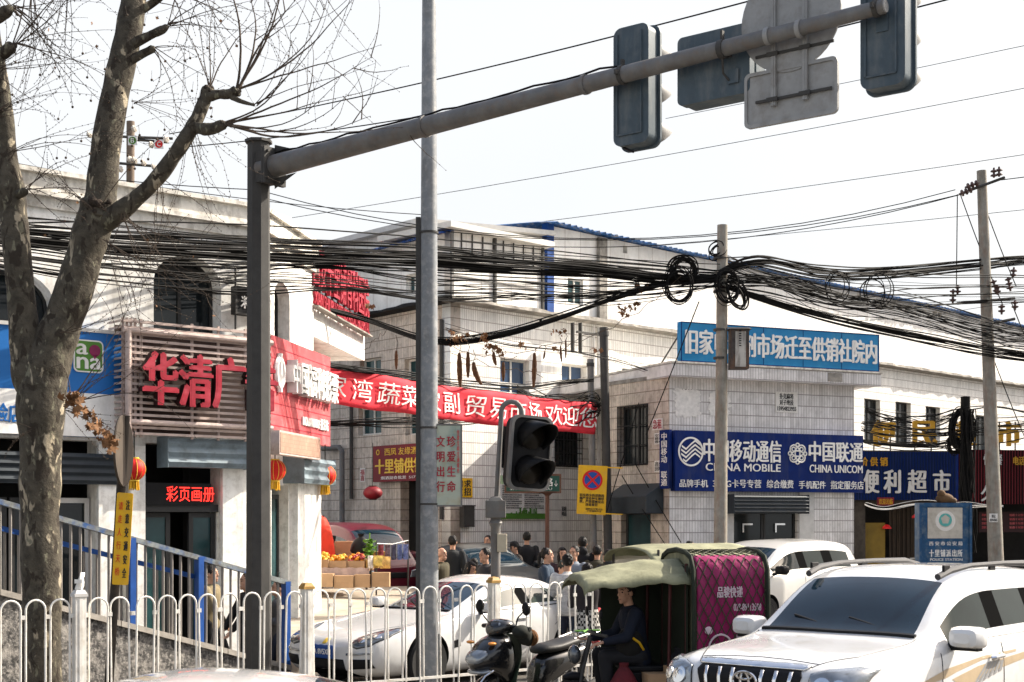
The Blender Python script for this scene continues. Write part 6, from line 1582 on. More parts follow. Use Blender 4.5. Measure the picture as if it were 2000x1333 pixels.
# ---------------------------------------------------------------- people
def remesh(mb, name, vox, smooth=2):
    me = mb.mesh(name); o = bpy.data.objects.new(name, me); COL.objects.link(o)
    r = o.modifiers.new('r','REMESH'); r.mode = 'VOXEL'; r.voxel_size = vox; r.adaptivity = 0
    s = o.modifiers.new('s','SMOOTH'); s.factor = .5; s.iterations = smooth
    out = eval_mesh(o); bpy.data.objects.remove(o); return out
def lerp(a, b, t): return Vector(a)*(1-t)+Vector(b)*t
def ering(c, rx, ry, ax=None, n=16):
    """ellipse ring about c; ax tilts it"""
    M = ax or Matrix.Identity(3)
    return [Vector(c)+M@Vector((rx*math.cos(2*math.pi*k/n), ry*math.sin(2*math.pi*k/n), 0)) for k in range(n)]
CL = {}
def cl(name, col):
    if name not in CL: CL[name] = cloth(name, col)
    return CL[name]
def person(label, loc, face, H=1.7, top=None, legs=None, hair='short', arms=('down','down'), lean=0.0, turn=0.0, sit=False, coat=0.0, stride=0.0, skirt=None, hood=False, vox=.014, cap=None, bald=False, stoop=0.0, group=None, beard=None):
    """local -y is where the person faces; face = heading in degrees, 0 towards the camera, positive turns to the viewer's right"""
    e = thing('person', label, 'person', loc, R(face), group); s = H/1.7
    V = lambda x,y,z: Vector((x,y,z))*s
    hipz = .90; py = 0
    if sit: hipz = .12
    pel = V(0,0,hipz)
    la = R(lean); up = Vector((0,-math.sin(la),math.cos(la)))
    B = Matrix.Rotation(la,3,'X')   # bend of the trunk forwards
    tp = lambda x,y,z: pel + B@(V(x,y,z))
    ch = tp(0,0,.34); neck = tp(0,.0,.52)
    hd = neck + Matrix.Rotation(la+R(stoop),3,'X')@V(0,-.02,.15)
    HM = Matrix.Translation(hd) @ Matrix.Rotation(R(turn),4,'Z') @ Matrix.Rotation(la*.5+R(stoop),4,'X') @ Matrix.Scale(s,4)
    sh = {k: tp(k*.185,.0,.455) for k in (-1,1)}; hp = {k: pel+V(k*.09,0,-.02) for k in (-1,1)}
    kn = {}; an = {}
    for k in (-1,1):
        if sit: kn[k] = hp[k]+V(k*.05,-.40,.02); an[k] = kn[k]+V(0,.05,-.40)
        else:
            st = stride*k; kn[k] = hp[k]+V(k*.01,-.03-st*.25 if st > 0 else -.02-st*.12,-.42); an[k] = kn[k]+V(0,.02-st*.10 if st > 0 else .02-st*.38,-.40)
    el = {}; wr = {}; poses = {'down':((.06,.03,-.29),(.0,-.06,-.25)),'front':((.05,-.06,-.27),(-.10,-.22,.02)),'phone':((.05,-.10,-.25),(-.10,-.15,.14)),'back':((.05,.08,-.28),(-.15,.09,-.14)),'pocket':((.09,.06,-.27),(-.06,-.13,-.20)),'reach':((.03,-.20,-.19),(-.04,-.24,.02)),'bars':((.08,-.15,-.22),(.02,-.25,.0)),'fwdown':((.03,-.14,-.24),(-.05,-.14,-.20))}
    for k, a in ((-1,arms[0]),(1,arms[1])):
        (ax,ay,az),(bx_,by_,bz_) = poses[a]
        el[k] = sh[k]+B@V(k*ax,ay,az); wr[k] = el[k]+B@V(k*bx_,by_,bz_)
    def torso(mb, g, z0=-.06, z1=.5, flare=0.0):
        prof = [(-.12,.150,.105),(-.06,.165,.115),(.0,.165,.115),(.10,.145,.105),(.20,.145,.105),(.32,.170,.12),(.40,.185,.12),(.46,.165,.105),(.50,.10,.08),(.53,.055,.055)]
        rows = []
        if z0 < -.12: rows.append(ering(tp(0,.0,z0),(.165+flare)*s+g,(.12+flare)*s+g,B))
        for z,rx,ry in prof:
            if z0-1e-6 <= z <= z1+1e-6: rows.append(ering(tp(0,.0,z),rx*s+g,ry*s+g,B))
        mb.grid(rows, closed=True); mb.add(rows[0],[tuple(range(16))[::-1]]); mb.add(rows[-1],[tuple(range(16))])
    def limb(mb, pts, rs):
        for i in range(len(pts)-1):
            a, b = Vector(pts[i]), Vector(pts[i+1]); mb.tube([a,lerp(a,b,.35),b], [rs[i]*s,(rs[i]*.72+rs[i+1]*.3)*s*1.02,rs[i+1]*s], 12); mb.ball(a,rs[i]*s,10,6); mb.ball(b,rs[i+1]*s,10,6)
    # the body: one continuous surface
    mb = MB(); torso(mb, -.006)
    mb.tube([neck-up*.05*s, hd], .052*s, 12)
    mb.ball((0,.005,.02),(.074,.092,.105),18,12,HM); mb.ball((0,-.03,-.055),(.055,.062,.055),14,9,HM); mb.ball((0,-.075,-.092),(.024,.02,.018),10,6,HM)
    mb.add([HM@Vector(q) for q in ((-.011,-.085,.035),(.011,-.085,.035),(.019,-.083,-.03),(-.019,-.083,-.03),(0,-.118,-.022),(0,-.098,.03))], [(0,1,5),(1,2,4,5),(0,5,4,3),(2,3,4),(3,2,1,0)])
    mb.ball((0,-.078,.045),(.045,.016,.010),10,6,HM); mb.ball((0,-.088,-.062),(.026,.010,.010),10,6,HM)
    for k in (-1,1): mb.ball((k*.078,.012,-.005),(.012,.022,.032),10,6,HM); mb.ball((k*.038,-.062,-.015),(.022,.018,.018),10,6,HM)
    for k in (-1,1):
        limb(mb, [sh[k],el[k],wr[k]], [.052,.040,.027]); limb(mb, [hp[k],kn[k],an[k]], [.082,.055,.038])
        d = (wr[k]-el[k]).normalized(); side = d.cross(Vector((0,0,1)) if abs(d.z) < .8 else Vector((0,1,0))).normalized(); nrm = side.cross(d)
        pm = wr[k]+d*.055*s; M = Matrix((side,d,nrm)).transposed().to_4x4(); M.translation = pm; mb.ball((0,0,0),(.040*s,.055*s,.016*s),12,8,M)
        for f,(o_,ln) in enumerate(((-.030,.060),(-.010,.072),(.010,.068),(.029,.052))):
            b0 = pm+side*o_*s+d*.045*s; b1 = b0+d*ln*.5*s-nrm*.012*s*k; b2 = b1+d*ln*.42*s-nrm*.026*s*k; mb.tube([b0,b1,b2],[.0105*s,.010*s,.008*s],8); mb.ball(b2,.008*s,8,5)
        t0 = pm+side*(-.032*s)*k-d*.02*s; t1 = t0-side*.026*s*k+d*.03*s; t2 = t1+d*.032*s-nrm*.01*s; mb.tube([t0,t1,t2],[.013*s,.011*s,.009*s],8); mb.ball(t2,.009*s,8,5)
        if not sit: mb.tube([an[k],an[k]+V(0,.0,-.04)],[.038*s,.04*s],10)
        mb.ball(an[k]+V(0,-.05,-.045),(.042*s,.12*s,.03*s),12,7)
    mkobj('body', remesh(mb, 'body', vox*.8), K['skin'], e, ang=180)
    mb = MB()
    for k in (-1,1): mb.ball((k*.036,-.083,.016),(.012,.006,.0075),8,6,HM)
    mb.build('eyes', K['hair'], e)
    mb = MB()
    for k in (-1,1): mb.tube([HM@Vector((k*.018,-.094,.042)),HM@Vector((k*.038,-.091,.047)),HM@Vector((k*.056,-.078,.040))], .004*s, 5)
    mb.build('eyebrows', K['hair'], e)
    mb = MB(); mb.tube([HM@Vector((-.022,-.096,-.060)),HM@Vector((0,-.101,-.058)),HM@Vector((.022,-.096,-.060))], .004*s, 5); mb.build('lips', mat_lip, e)
    # clothes
    mb = MB(); torso(mb, .018*s, -.12 if not coat else -coat, .50, .03 if coat else 0)
    for k in (-1,1): limb(mb, [sh[k],el[k],lerp(el[k],wr[k],.93)], [.072,.058,.045])
    mb.tube([neck-up*.06*s,neck+up*.015*s],[.085*s,.068*s],14)
    if hood: mb.ball(neck+B@V(0,.06,.02),(.11*s,.08*s,.09*s),12,8)
    mkobj('jacket', remesh(mb, 'jacket', vox), top, e, ang=180)
    mb = MB()
    for k in (-1,1): limb(mb, [hp[k],kn[k],lerp(kn[k],an[k],.94)], [.103,.075,.062])
    rows = [ering(pel+V(0,0,z),rx*s,ry*s) for z,rx,ry in ((-.14,.17,.115),(-.04,.18,.13),(.06,.165,.12))]; mb.grid(rows, closed=True); mb.add(rows[0],[tuple(range(16))[::-1]]); mb.add(rows[2],[tuple(range(16))])
    mkobj('trousers', remesh(mb, 'trousers', vox), legs, e, ang=180)
    if skirt:
        mb = MB(); rows = [ering(pel+V(0,0,z),(rx+.012*math.sin(z*9))*s,(rx*.78)*s,n=20) for z,rx in ((-.48,.26),(-.3,.235),(-.12,.20),(.05,.17),(.12,.155))]; mb.grid(rows, closed=True); mb.build('skirt', skirt, e)
    mb = MB()
    for k in (-1,1): mb.ball(an[k]+V(0,-.055,-.042),(.047*s,.132*s,.040*s),14,8); mb.tube([an[k]+V(0,0,-.05),an[k]+V(0,0,.02)],[.05*s,.048*s],10)
    mkobj('shoes', remesh(mb, 'shoes', vox), K['black'], e, ang=180)
    # hair
    mb = MB(); r = random.Random(int(H*1000)+int(face))
    if not bald:
        mb.ball((0,.022,.035),(.084,.092,.104),18,12,HM)
        if hair == 'long': mb.ball((0,.055,-.07),(.085,.055,.14),16,10,HM); mb.ball((0,.07,-.19),(.07,.04,.10),14,8,HM); [mb.ball((k*.072,.0,-.06),(.022,.05,.11),10,8,HM) for k in (-1,1)]
        elif hair == 'bob': mb.ball((0,.04,-.04),(.090,.07,.10),16,10,HM); [mb.ball((k*.072,-.005,-.03),(.02,.05,.08),10,8,HM) for k in (-1,1)]
        elif hair == 'tail': mb.ball((0,.12,.03),(.03,.035,.03),10,8,HM); mb.ball((0,.14,-.06),(.03,.03,.09),10,8,HM)
        for q in range(26):
            a = r.uniform(0,6.28); z = r.uniform(.0,.11); q_ = math.sqrt(max(.02,1-(z/.118)**2)); mb.ball((.072*math.cos(a)*q_,.025+.08*math.sin(a)*q_*(1 if math.sin(a) > 0 else .8),.03+z*.86),(.019,.019,.017),7,5,HM)
    else: mb.ball((0,.035,-.005),(.081,.072,.06),16,10,HM)
    if hair == 'long' or hair == 'bob': mb.ball((0,-.055,.098),(.062,.028,.022),10,6,HM)
    hm_ = remesh(mb, 'hair', vox*.7, 1)
    for v_ in hm_.vertices: v_.co += Vector((r.uniform(-1,1),r.uniform(-1,1),r.uniform(-.6,1)))*.0065
    mkobj('hair', hm_, K['hair'] if not bald else cl('grey_hair',(.14,.13,.12)), e, ang=180)
    if cap:
        mb = MB(); mb.lathe([(.092,.06),(.094,.10),(.08,.135),(.04,.155),(0,.158)], 20, HM); mb.add([HM@Vector(q) for q in ((-.07,-.06,.065),(.07,-.06,.065),(.05,-.165,.05),(-.05,-.165,.05))], [(0,1,2,3)]); mb.build('cap', cap, e)
    e['_hd'] = 0; del e['_hd']
    return e, hd, wr
mat_lip = mat('lips', (.30,.12,.10), .5, var=.05)
def at(px, py, Y, H):
    """ground point for a standing person whose head top shows at (px, py)"""
    p = P(px, py, Y); return Vector((p.x, Y, p.z-H*1.0))
jeans = cl('dark_jeans',(.035,.045,.075)); blackt = cl('black_trousers',(.015,.015,.017)); blackc = cl('black_jacket_cloth',(.014,.014,.016)); denim = cl('denim_jacket_cloth',(.035,.055,.085))
knit = mat('grey_white_knit', (.66,.64,.61), .95, var=.12, scale=14, bump=.6, stain=((.30,.29,.29), .8, 9, (.6,.6,3)))
check = mat('black_white_check_cloth', (.55,.52,.48), .9, var=.1); n_ = check.node_tree.nodes; l_ = check.node_tree.links
ck = n_.new('ShaderNodeTexChecker'); ck.inputs['Scale'].default_value = 26; ck.inputs[1].default_value = (.5,.48,.45,1); ck.inputs[2].default_value = (.02,.02,.02,1); tc_ = n_.new('ShaderNodeTexCoord'); l_.new(tc_.outputs['Object'], ck.inputs[0]); l_.new(ck.outputs[0], n_['Principled BSDF'].inputs['Base Color'])
def stand(label, px, py, Y, face, H=1.7, **k):
    lo = at(px, py, Y, H*1.005); return person(label, lo, face, H, **k)
stand('person in a pale patterned knit sweater seen from behind beside the tricycle canopy', 1108, 1081, 20.5, 172, 1.66, top=knit, legs=jeans, arms=('front','front'), lean=3)
stand('tall person in a black jacket seen from behind with hands clasped by the tiled wall', 1029, 1039, 30.6, 178, 1.74, top=blackc, legs=blackt, arms=('back','back'))
stand('person in a black jacket seen from behind above the dark saloon', 884, 1046, 28.2, 176, 1.74, top=cl('near_black_cloth',(.018,.02,.022)), legs=blackt, arms=('down','front'))
stand('balding older person in an olive coat facing right beside the grey lamp pole', 861, 1069, 26.2, 62, 1.68, top=cl('olive_coat',(.07,.06,.035)), legs=blackt, bald=True)
stand('person with long black hair bending forward behind the white saloon roof', 896, 1090, 24.6, 60, 1.60, top=cl('brown_coat',(.10,.05,.03)), legs=blackt, hair='long', lean=18, stoop=12, arms=('front','front'))
e, hd, wr = stand('small person in a red padded coat with a furry collar', 926, 1090, 24.9, 200, 1.45, top=cl('red_padded_coat',(.45,.012,.015)), legs=jeans, hair='bob', coat=.3)
mb = MB(); r = random.Random(3)
for k in range(40): a = k*2*math.pi/40; mb.ball((.13*math.cos(a),.02+.11*math.sin(a),hd.z-.16+.02*r.random()),(.045,.045,.04),7,5)
mkobj('fur_collar', remesh(mb,'fur_collar',.012,0), mat('tan_fur', (.42,.24,.10), .95, var=.3, scale=40, bump=.6), e)
stand('person in a dark jacket facing left with a pale open collar', 950, 1070, 24.0, -55, 1.70, top=cl('charcoal_jacket',(.03,.03,.033)), legs=blackt, stoop=6)
stand('person in dark clothes mostly hidden behind the hooked signal post', 953, 1046, 30.8, -20, 1.70, top=blackc, legs=blackt)
stand('person wearing a dark peaked cap beside the tall black jacket', 1009, 1058, 30.2, -75, 1.66, top=cl('dark_brown_jacket',(.04,.03,.025)), legs=blackt, cap=blackc, stoop=10)
stand('person in a blue denim jacket facing right with a pony tail', 1067, 1070, 23.4, 80, 1.68, top=denim, legs=jeans, hair='tail', arms=('front','phone'))
stand('person in a denim jacket and dark cap looking down beside the knit sweater', 1085, 1090, 22.6, 35, 1.62, top=cl('blue_grey_denim',(.05,.07,.095)), legs=jeans, cap=cl('dark_green_cap',(.03,.035,.03)), lean=14, stoop=14, arms=('front','front'))
stand('person with a dark fringe and dark coat facing the camera in the group', 1098, 1069, 25.4, 12, 1.64, top=cl('plum_coat',(.05,.025,.03)), legs=blackt, hair='long', coat=.35)
stand('person in a grey jacket over a white shirt facing left in the group', 1122, 1066, 24.6, -30, 1.70, top=cl('blue_grey_jacket',(.20,.23,.27)), legs=jeans, arms=('down','pocket'))
stand('person in a black hooded coat seen from behind in the group', 1138, 1048, 26.8, 170, 1.76, top=blackc, legs=blackt, hood=True, coat=.3)
stand('person in a dark olive jacket seen from behind beside the alley pole', 1166, 1065, 26.6, 165, 1.70, top=cl('dark_olive_jacket',(.045,.04,.025)), legs=blackt, arms=('front','front'))
stand('person in a dark hooded jacket by the far tricycle canopy', 1187, 1073, 25.6, -150, 1.66, top=cl('dark_grey_hooded_cloth',(.03,.03,.03)), legs=blackt, hood=True)
stand('person in a black and white checked skirt behind the fence', 1147, 1100, 19.9, 188, 1.60, top=cl('dark_wool_coat',(.03,.025,.03)), legs=blackt, hair='long', skirt=check, arms=('front','front'))
stand('person whose dark head shows above the far tricycle canopy', 1348, 1057, 25.0, 60, 1.70, top=cl('grey_jacket',(.08,.08,.09)), legs=blackt)
stand('person in a khaki jacket walking right behind the ramp railing', 411, 1104, 20.2, 78, 1.66, top=cl('khaki_jacket',(.20,.16,.09)), legs=blackt, arms=('fwdown','down'), stride=.6)
stand('person in a grey jacket walking left behind the end of the ramp railing', 546, 1132, 20.4, -70, 1.62, top=cl('mid_grey_jacket',(.10,.105,.115)), legs=jeans, arms=('front','front'), stride=.5)
e, hd, wr = stand('person in a dark coat carrying a red bag behind the dark steel mast', 484, 1118, 19.9, -60, 1.70, top=blackc, legs=blackt, arms=('fwdown','fwdown'), stride=.5)
stand('fruit seller in dark clothes standing behind the cartons of the stall', 722, 1040, 31.0, 10, 1.66, top=cl('dark_stall_coat',(.03,.03,.035)), legs=blackt)
# tricycle driver
Mt = Matrix.Translation(tri.location) @ Matrix.Rotation(tri.rotation_euler.z,4,'Z')
sp = Mt @ Vector((.62,-.03,.70)); person('person in a navy and black jacket riding the cargo tricycle under the canopy', sp-Vector((0,0,.02)), R(0)+math.degrees(tri.rotation_euler.z)-90, 1.66, top=cl('navy_jacket',(.007,.010,.02)), legs=blackt, arms=('bars','bars'), lean=10, sit=True, vox=.011, turn=30)
# satchel worn by the driver and a hooded figure behind the van wheel
bg_ = MB(); bg_.ball((0,0,0),(.16,.09,.18),14,10); o = bg_.build('satchel', [cl('black_bag_cloth',(.012,.011,.010))]); o.location = Mt @ Vector((.50,-.16,.92)); o.rotation_euler.z = R(20)
mb = MB(); mb.tube([(-.14,-.03,.06),(-.06,-.095,.10),(.06,-.095,.02),(.13,-.05,-.06)],.014,6); sb_ = mb.build('bag_trim', K['yellow'], o); tag(o, 'black satchel with a yellow trim hanging at the chest of the tricycle driver', 'bag')
for q_, (x,y,z,r_,c_,lab) in enumerate(((.40,-.30,.52,.13,(.12,.015,.02),'dark red sack on the tricycle floor below the driver'),(1.02,-.20,.66,.16,(.02,.02,.022),'black sack stowed behind the driver seat of the tricycle'))):
    mb = MB(); rows = [ering((0,0,zz_),rr_*r_/.16*(1+.1*math.sin(zz_*40)),rr_*r_/.16) for zz_,rr_ in ((-.14,.10),(-.08,.16),(.02,.165),(.12,.12),(.18,.05),(.22,.06))]; mb.grid(rows, closed=True); mb.add(rows[0],[tuple(range(16))]); o = mb.build('sack', mat('sack_cloth', c_, .8, var=.3, bump=.3)); o.location = Mt @ Vector((x,y,z)); tag(o, lab, 'sack')
# ---------------------------------------------------------------- fruit stall on the apron
def stallpt(px, py, Y): return P(px, py, Y)
st0 = stallpt(612, 1132, 27.2)
stl = thing('fruit_stall', 'low trestle stall covered with plastic sheet before the maroon minibus', 'stall', (st0.x, 27.2, st0.z))
tw = P(800,1132,27.2).x-st0.x
mb = MB(); mb.box(0,tw*.58,0,.9,.16,.20); mb.build('tabletop', K['card'], stl, False)
for x in (.06,tw*.55):
    for y in (.05,.85): mb = MB(); mb.box(x-.02,x+.02,y-.02,y+.02,-.2,.16); mb.build('leg', K['galvd'], stl, False)
mb = MB(); r = random.Random(6)
mb.grid([[(tw*.6*i/14-.03, -.04+.02*math.sin(i*1.3), .20+(.02 if k else -.2)-.0+.012*math.sin(i*2.2+k)) if k < 2 else (tw*.6*i/14-.03, -.04+.95*(k-1)/5, .212+.008*math.sin(i+k*2)) for k in range(7)] for i in range(15)])
mb.build('plastic_sheet', mat('pinkish_plastic_sheet', (.45,.33,.30), .3, var=.2, scale=5), stl)
def crate(px0, px1, py, Y, col, cols, label, seed, fruit):
    a, b = P(px0,py,Y), P(px1,py,Y); w = b.x-a.x; h = .16
    e = thing('fruit_tray', label, 'tray', (a.x,Y,a.z), 0, 'fruit trays on the stall')
    mb = MB(); mb.box(0,w,0,.55,0,.02); mb.box(0,w,0,.015,.02,h); mb.box(0,w,.535,.55,.02,h); mb.box(0,.015,.015,.535,.02,h); mb.box(w-.015,w,.015,.535,.02,h); mb.build('tray', K[col] if isinstance(col,str) else col, e, False)
    r = random.Random(seed)
    for m in range(len(cols)):
        mb = MB()
        for i in range(int(34*w/.6)): x, y = r.uniform(.05,w-.05), r.uniform(.04,.5); q = r.uniform(.03,.042); mb.ball((x,y,h-.03+r.uniform(0,.07)+.08*(y/.5)),(q,q,q*.95),9,6)
        mb.build(fruit, cols[m], e)
org = mat('orange_fruit', (.60,.22,.01), .5, var=.2, scale=9); yel = mat('yellow_fruit', (.62,.42,.05), .5, var=.2, scale=9); app = mat('red_fruit', (.32,.02,.02), .35, var=.25, scale=9)
crate(618,641,1110,27.2,'card',[yel,org],'small tray of yellow fruit at the left end of the stall',5,'fruit')
crate(714,738,1110,27.35,'capgold',[app],'small yellow tray of red fruit at the right of the stall',6,'fruit')
crate(640,676,1112,27.25,'card',[org,yel],'tray of orange and yellow fruit on the left of the stall',1,'fruit')
crate(676,712,1112,27.3,'card',[app,org],'tray of dark red fruit in the middle of the stall',2,'fruit')
def cart(px0, px1, py0, py1, Y, d, label, mt='card'):
    a, b = P(px0,py1,Y), P(px1,py0,Y); w, h = b.x-a.x, b.z-a.z
    mb = MB(); mb.box(0,w,0,d,0,h); mb.mat(1).box(-.001,w+.001,-.002,0,h*.46,h*.56)
    o = mb.build('carton', [K[mt], K['beige']], None, False, .006); o.location = a; tag(o, label, 'box', 'cartons behind the stall')
for q_, (x0_,x1_,y0_,y1_,lab_) in enumerate(((622,650,1121,1147,'open carton at the left foot of the stall'),(652,690,1125,1149,'flat carton under the middle of the stall'),(692,722,1123,1148,'carton under the dark red fruit'),(726,760,1119,1147,'carton with packets at the right foot of the stall'))): cart(x0_,x1_,y0_,y1_,26.7+.05*q_,.3,lab_)
cart(641,652,1062,1084,29.0,.5,'narrow brown carton at the left end of the carton pile')
cart(653,710,1058,1082,29.1,.6,'wide brown carton on top of the carton pile')
cart(668,712,1083,1112,28.9,.6,'tall brown carton lowest in the pile beside the red tray')
cart(728,752,1078,1100,27.6,.3,'small yellow-brown carton under the hanging green bunch', 'capgold')
# snack bags and hanging cloths on a line
a, b = P(735,1062,27.4), P(797,1056,28.0)
ln = thing('stall_rack', 'washing line of small printed cloths hung across the stall front', 'rack', (a.x,27.4,a.z-1.0))
mb = MB(); mb.tube([(0,0,1.0),((b.x-a.x)*.5,.3,.98),(b.x-a.x,.6,b.z-a.z+1.0)], .01, 5); mb.build('cord', K['white'], ln)
for i, (x, c) in enumerate(((.08,(.35,.08,.10)),(.20,(.18,.13,.16)),(.31,(.10,.10,.16)),(.42,(.15,.20,.42)),(.53,(.20,.24,.45)))):
    t = x/.62; mb = MB(); mb.grid([[(x-.05+.10*k/4,.6*t+.012*math.sin(k*2+i),1.0-.02-.06*j-.006*math.sin(k)) for k in range(5)] for j in range(6)]); mb.build('cloth', mat('stall_cloth', c, .8, var=.5, scale=22), ln)
for x, y in ((0,0),(b.x-a.x,.6)): mb = MB(); mb.tube([(x,y,0),(x,y,1.04)], .018, 6); mb.build('pole', K['galvd'], ln)
p = P(722,1082,27.35); mb = MB(); r = random.Random(12)
for k in range(160):
    t = r.random(); q = Vector((r.gauss(0,.07)*(1-.4*t),r.gauss(0,.06),-.36*t)); a_ = r.uniform(0,6.28); u = Vector((math.cos(a_),math.sin(a_),r.uniform(-.5,.5)))*.045; w_ = Vector((-math.sin(a_),math.cos(a_),r.uniform(-1,.3)))*.03
    mb.mat(0 if r.random() < .6 else 1).add([q-u,q+w_,q+u,q-w_], [(0,1,2,3)])
mb.tube([(0,0,-.36),(0,0,.12)],.012,5)
o = mb.build('hanging_bunch', [mat('leaf_green', (.10,.22,.02), .6), mat('leaf_yellow', (.40,.36,.03), .6)]); o.location = p+Vector((0,0,.28)); tag(o, 'green and yellow bunch of plastic leaves hanging at the stall', 'plant')
for i, (x, y, w_, h_, c, lab) in enumerate(((738,1096,.20,.20,(.55,.40,.10),'yellow packet leaning at the right of the stall'),(752,1100,.20,.22,(.55,.33,.10),'orange packet with pale print at the right end of the stall'),(724,1100,.10,.24,(.60,.55,.50),'white striped packet standing left of the yellow packet'))):
    p = P(x,y+10,27.1); mb = MB(); rows = [[(w_*(k/5-.5),-.05*math.sin(math.pi*k/5)*math.sin(math.pi*j/5)-.02,h_*j/5) for k in range(6)] for j in range(6)]+[[(w_*(k/5-.5),.05,h_*(5-j)/5) for k in range(6)] for j in range(6)]
    mb.grid(rows); o = mb.build('snack_packet', mat('packet_print', c, .4, var=.4, scale=14)); o.location = p; o.rotation_euler = (R(-14),0,R(10*i-10)); tag(o, lab, 'packet')
p = P(706,1110,27.0); mb = MB()
rows = [ering((0,0,z),r_*(1+.08*math.sin(z*30)),r_*.8) for z,r_ in ((0,.16),(.08,.21),(.2,.2),(.3,.13),(.36,.05),(.42,.07))]; mb.grid(rows, closed=True); mb.add(rows[0],[tuple(range(16))]); o = mb.build('black_sack', K['black']); o.location = P(705,1084,28.3); tag(o, 'tied black plastic sack in front of the wide carton', 'sack')
# woven baskets with fruit on the left and the red parasol
p = P(601,1090,27.0); e = thing('fruit_basket', 'basket of pale green bananas beside the white corner pillar', 'basket', p)
mb = MB(); mb.lathe([(.16,-.22),(.22,0),(.20,0),(.14,-.2)], 18); mb.build('basket', K['capgold'], e)
mb = MB(); r = random.Random(3)
for i in range(7): a_ = -.8+.26*i; mb.tube([(.14*math.sin(a_)-.02,.0-.05,.02),(.19*math.sin(a_),-.10,.08),(.16*math.sin(a_),-.06,.17),(.03*math.sin(a_),.0,.2)], [.015,.027,.025,.012], 8)
mb.build('bananas', mat('banana', (.52,.50,.16), .5, var=.2), e)
p = P(614,1045,28.2); e = thing('red_parasol', 'folded-over bright red parasol leaning beside the white corner pillar', 'parasol', p)
e.rotation_euler = (R(14),R(28),0); rows = []
for i in range(9):
    t = i/8; rows.append([((.02+.62*t)*(1-.06*(k % 3 == 1))*math.cos(2*math.pi*k/24),(.02+.62*t)*(1-.06*(k % 3 == 1))*math.sin(2*math.pi*k/24),.42-.75*t**1.4+.02*math.cos(k*2.1)*t) for k in range(24)])
mb = MB(); mb.grid(rows, closed=True); o = mb.build('canopy', mat('orange_red_cloth', (.62,.035,.012), .7, var=.1), e); o.modifiers.new('s','SOLIDIFY').thickness = .004
mb = MB(); mb.tube([(0,0,.46),(0,0,-1.2)], .014, 6); mb.build('pole', K['galvd'], e)
# ---------------------------------------------------------------- the bare plane tree
TY = 14.3; tp_ = lambda x, y, dy=0: P(x, y, TY+dy); pm_ = TY/FPX
tree = thing('plane_tree', 'bare mottled plane tree with forked trunk and knobbly pollarded limbs at the left', 'tree', (P(85,1000,TY).x, TY, 0))
TO = tree.location.copy()
def bough(name, pts, seed, parent=tree, seg=18, sub=5):
    """pts: (px, py, radius px, depth)"""
    r = random.Random(seed); P_ = []; Rr = []
    q = [tp_(x,y,d)-TO for x,y,_,d in pts]; rr = [p[2]*pm_ for p in pts]
    for i in range(len(q)-1):
        p0 = q[max(i-1,0)]; p1 = q[i]; p2 = q[i+1]; p3 = q[min(i+2,len(q)-1)]
        for k in range(sub):
            t = k/sub; P_.append(.5*((2*p1)+(p2-p0)*t+(2*p0-5*p1+4*p2-p3)*t*t+(3*p1-p0-3*p2+p3)*t**3)); Rr.append(rr[i]+(rr[i+1]-rr[i])*t)
    P_.append(q[-1]); Rr.append(rr[-1])
    Rr = [x*(1+r.uniform(-.06,.07)) for x in Rr]
    mb = MB(); mb.tube(P_, Rr, seg)
    for v in mb.v: v += Vector((r.uniform(-1,1),r.uniform(-1,1),r.uniform(-1,1)))*.0055
    o = mb.build(name, K['bark'], parent); o.modifiers.new('sub','SUBSURF').levels = 1; return o
tz = 1015+2.2/pm_
bough('trunk', [(78,tz+40,66,0),(80,tz-60,46,0),(80,1330,39,0),(82,1180,37,0),(78,1000,38,0),(80,880,41,0),(80,790,49,0),(87,730,47,0),(111,660,39,0),(140,580,36,0),(165,500,34,0),(185,430,36,0),(195,395,35,0)], 1, seg=24)
bough('limb', [(86,800,38,0),(62,730,39,0),(47,640,29,-.05),(36,520,25,-.1),(26,420,28,-.1),(18,370,30,-.12),(12,300,21,-.15),(4,200,18,-.2),(-14,80,15,-.25),(-30,-40,13,-.3)], 2)
bough('limb', [(192,430,38,0),(197,385,32,.0),(208,280,28,.0),(226,180,27,.05),(246,90,26,.05),(262,-5,25,.1),(276,-110,22,.1)], 3)
bough('limb', [(196,440,24,0),(228,418,20,-.1),(270,385,16,-.15),(310,345,15,-.2),(345,297,14.5,-.25),(370,258,14,-.25),(388,225,13,-.25),(400,195,12,-.25),(408,172,12,-.25)], 4)
bough('limb', [(402,192,10,-.25),(422,185,9,-.28),(446,184,9,-.3),(462,178,11,-.3),(466,174,5,-.3)], 5)
bough('limb', [(380,246,12,-.25),(400,253,12,-.3),(420,250,11,-.32),(436,243,10,-.33),(441,240,4,-.33)], 6)
bough('limb', [(452,188,7,-.3),(470,198,4.5,-.32),(498,206,3,-.35)], 7)
for i, pts in enumerate(([(246,92,11,0),(285,74,9,0),(300,66,8,0),(318,58,9,-.05),(328,50,4,-.05)], [(250,120,10,0),(284,103,8,0),(298,96,8,-.02),(303,94,3,-.02)], [(-10,118,12,-.2),(8,104,12,-.25),(22,92,13,-.28),(27,88,6,-.28)], [(-16,40,12,-.2),(4,28,13,-.25),(16,20,12,-.28),(22,12,5,-.28)], [(20,372,10,-.12),(36,380,9,-.2),(48,374,9,-.25),(52,370,4,-.25)], [(262,30,9,.1),(300,5,8,.1),(314,-4,6,.05),(330,-16,5,.05)])): bough('stub', pts, 20+i, seg=12, sub=3)
mb = MB(); r = random.Random(31)
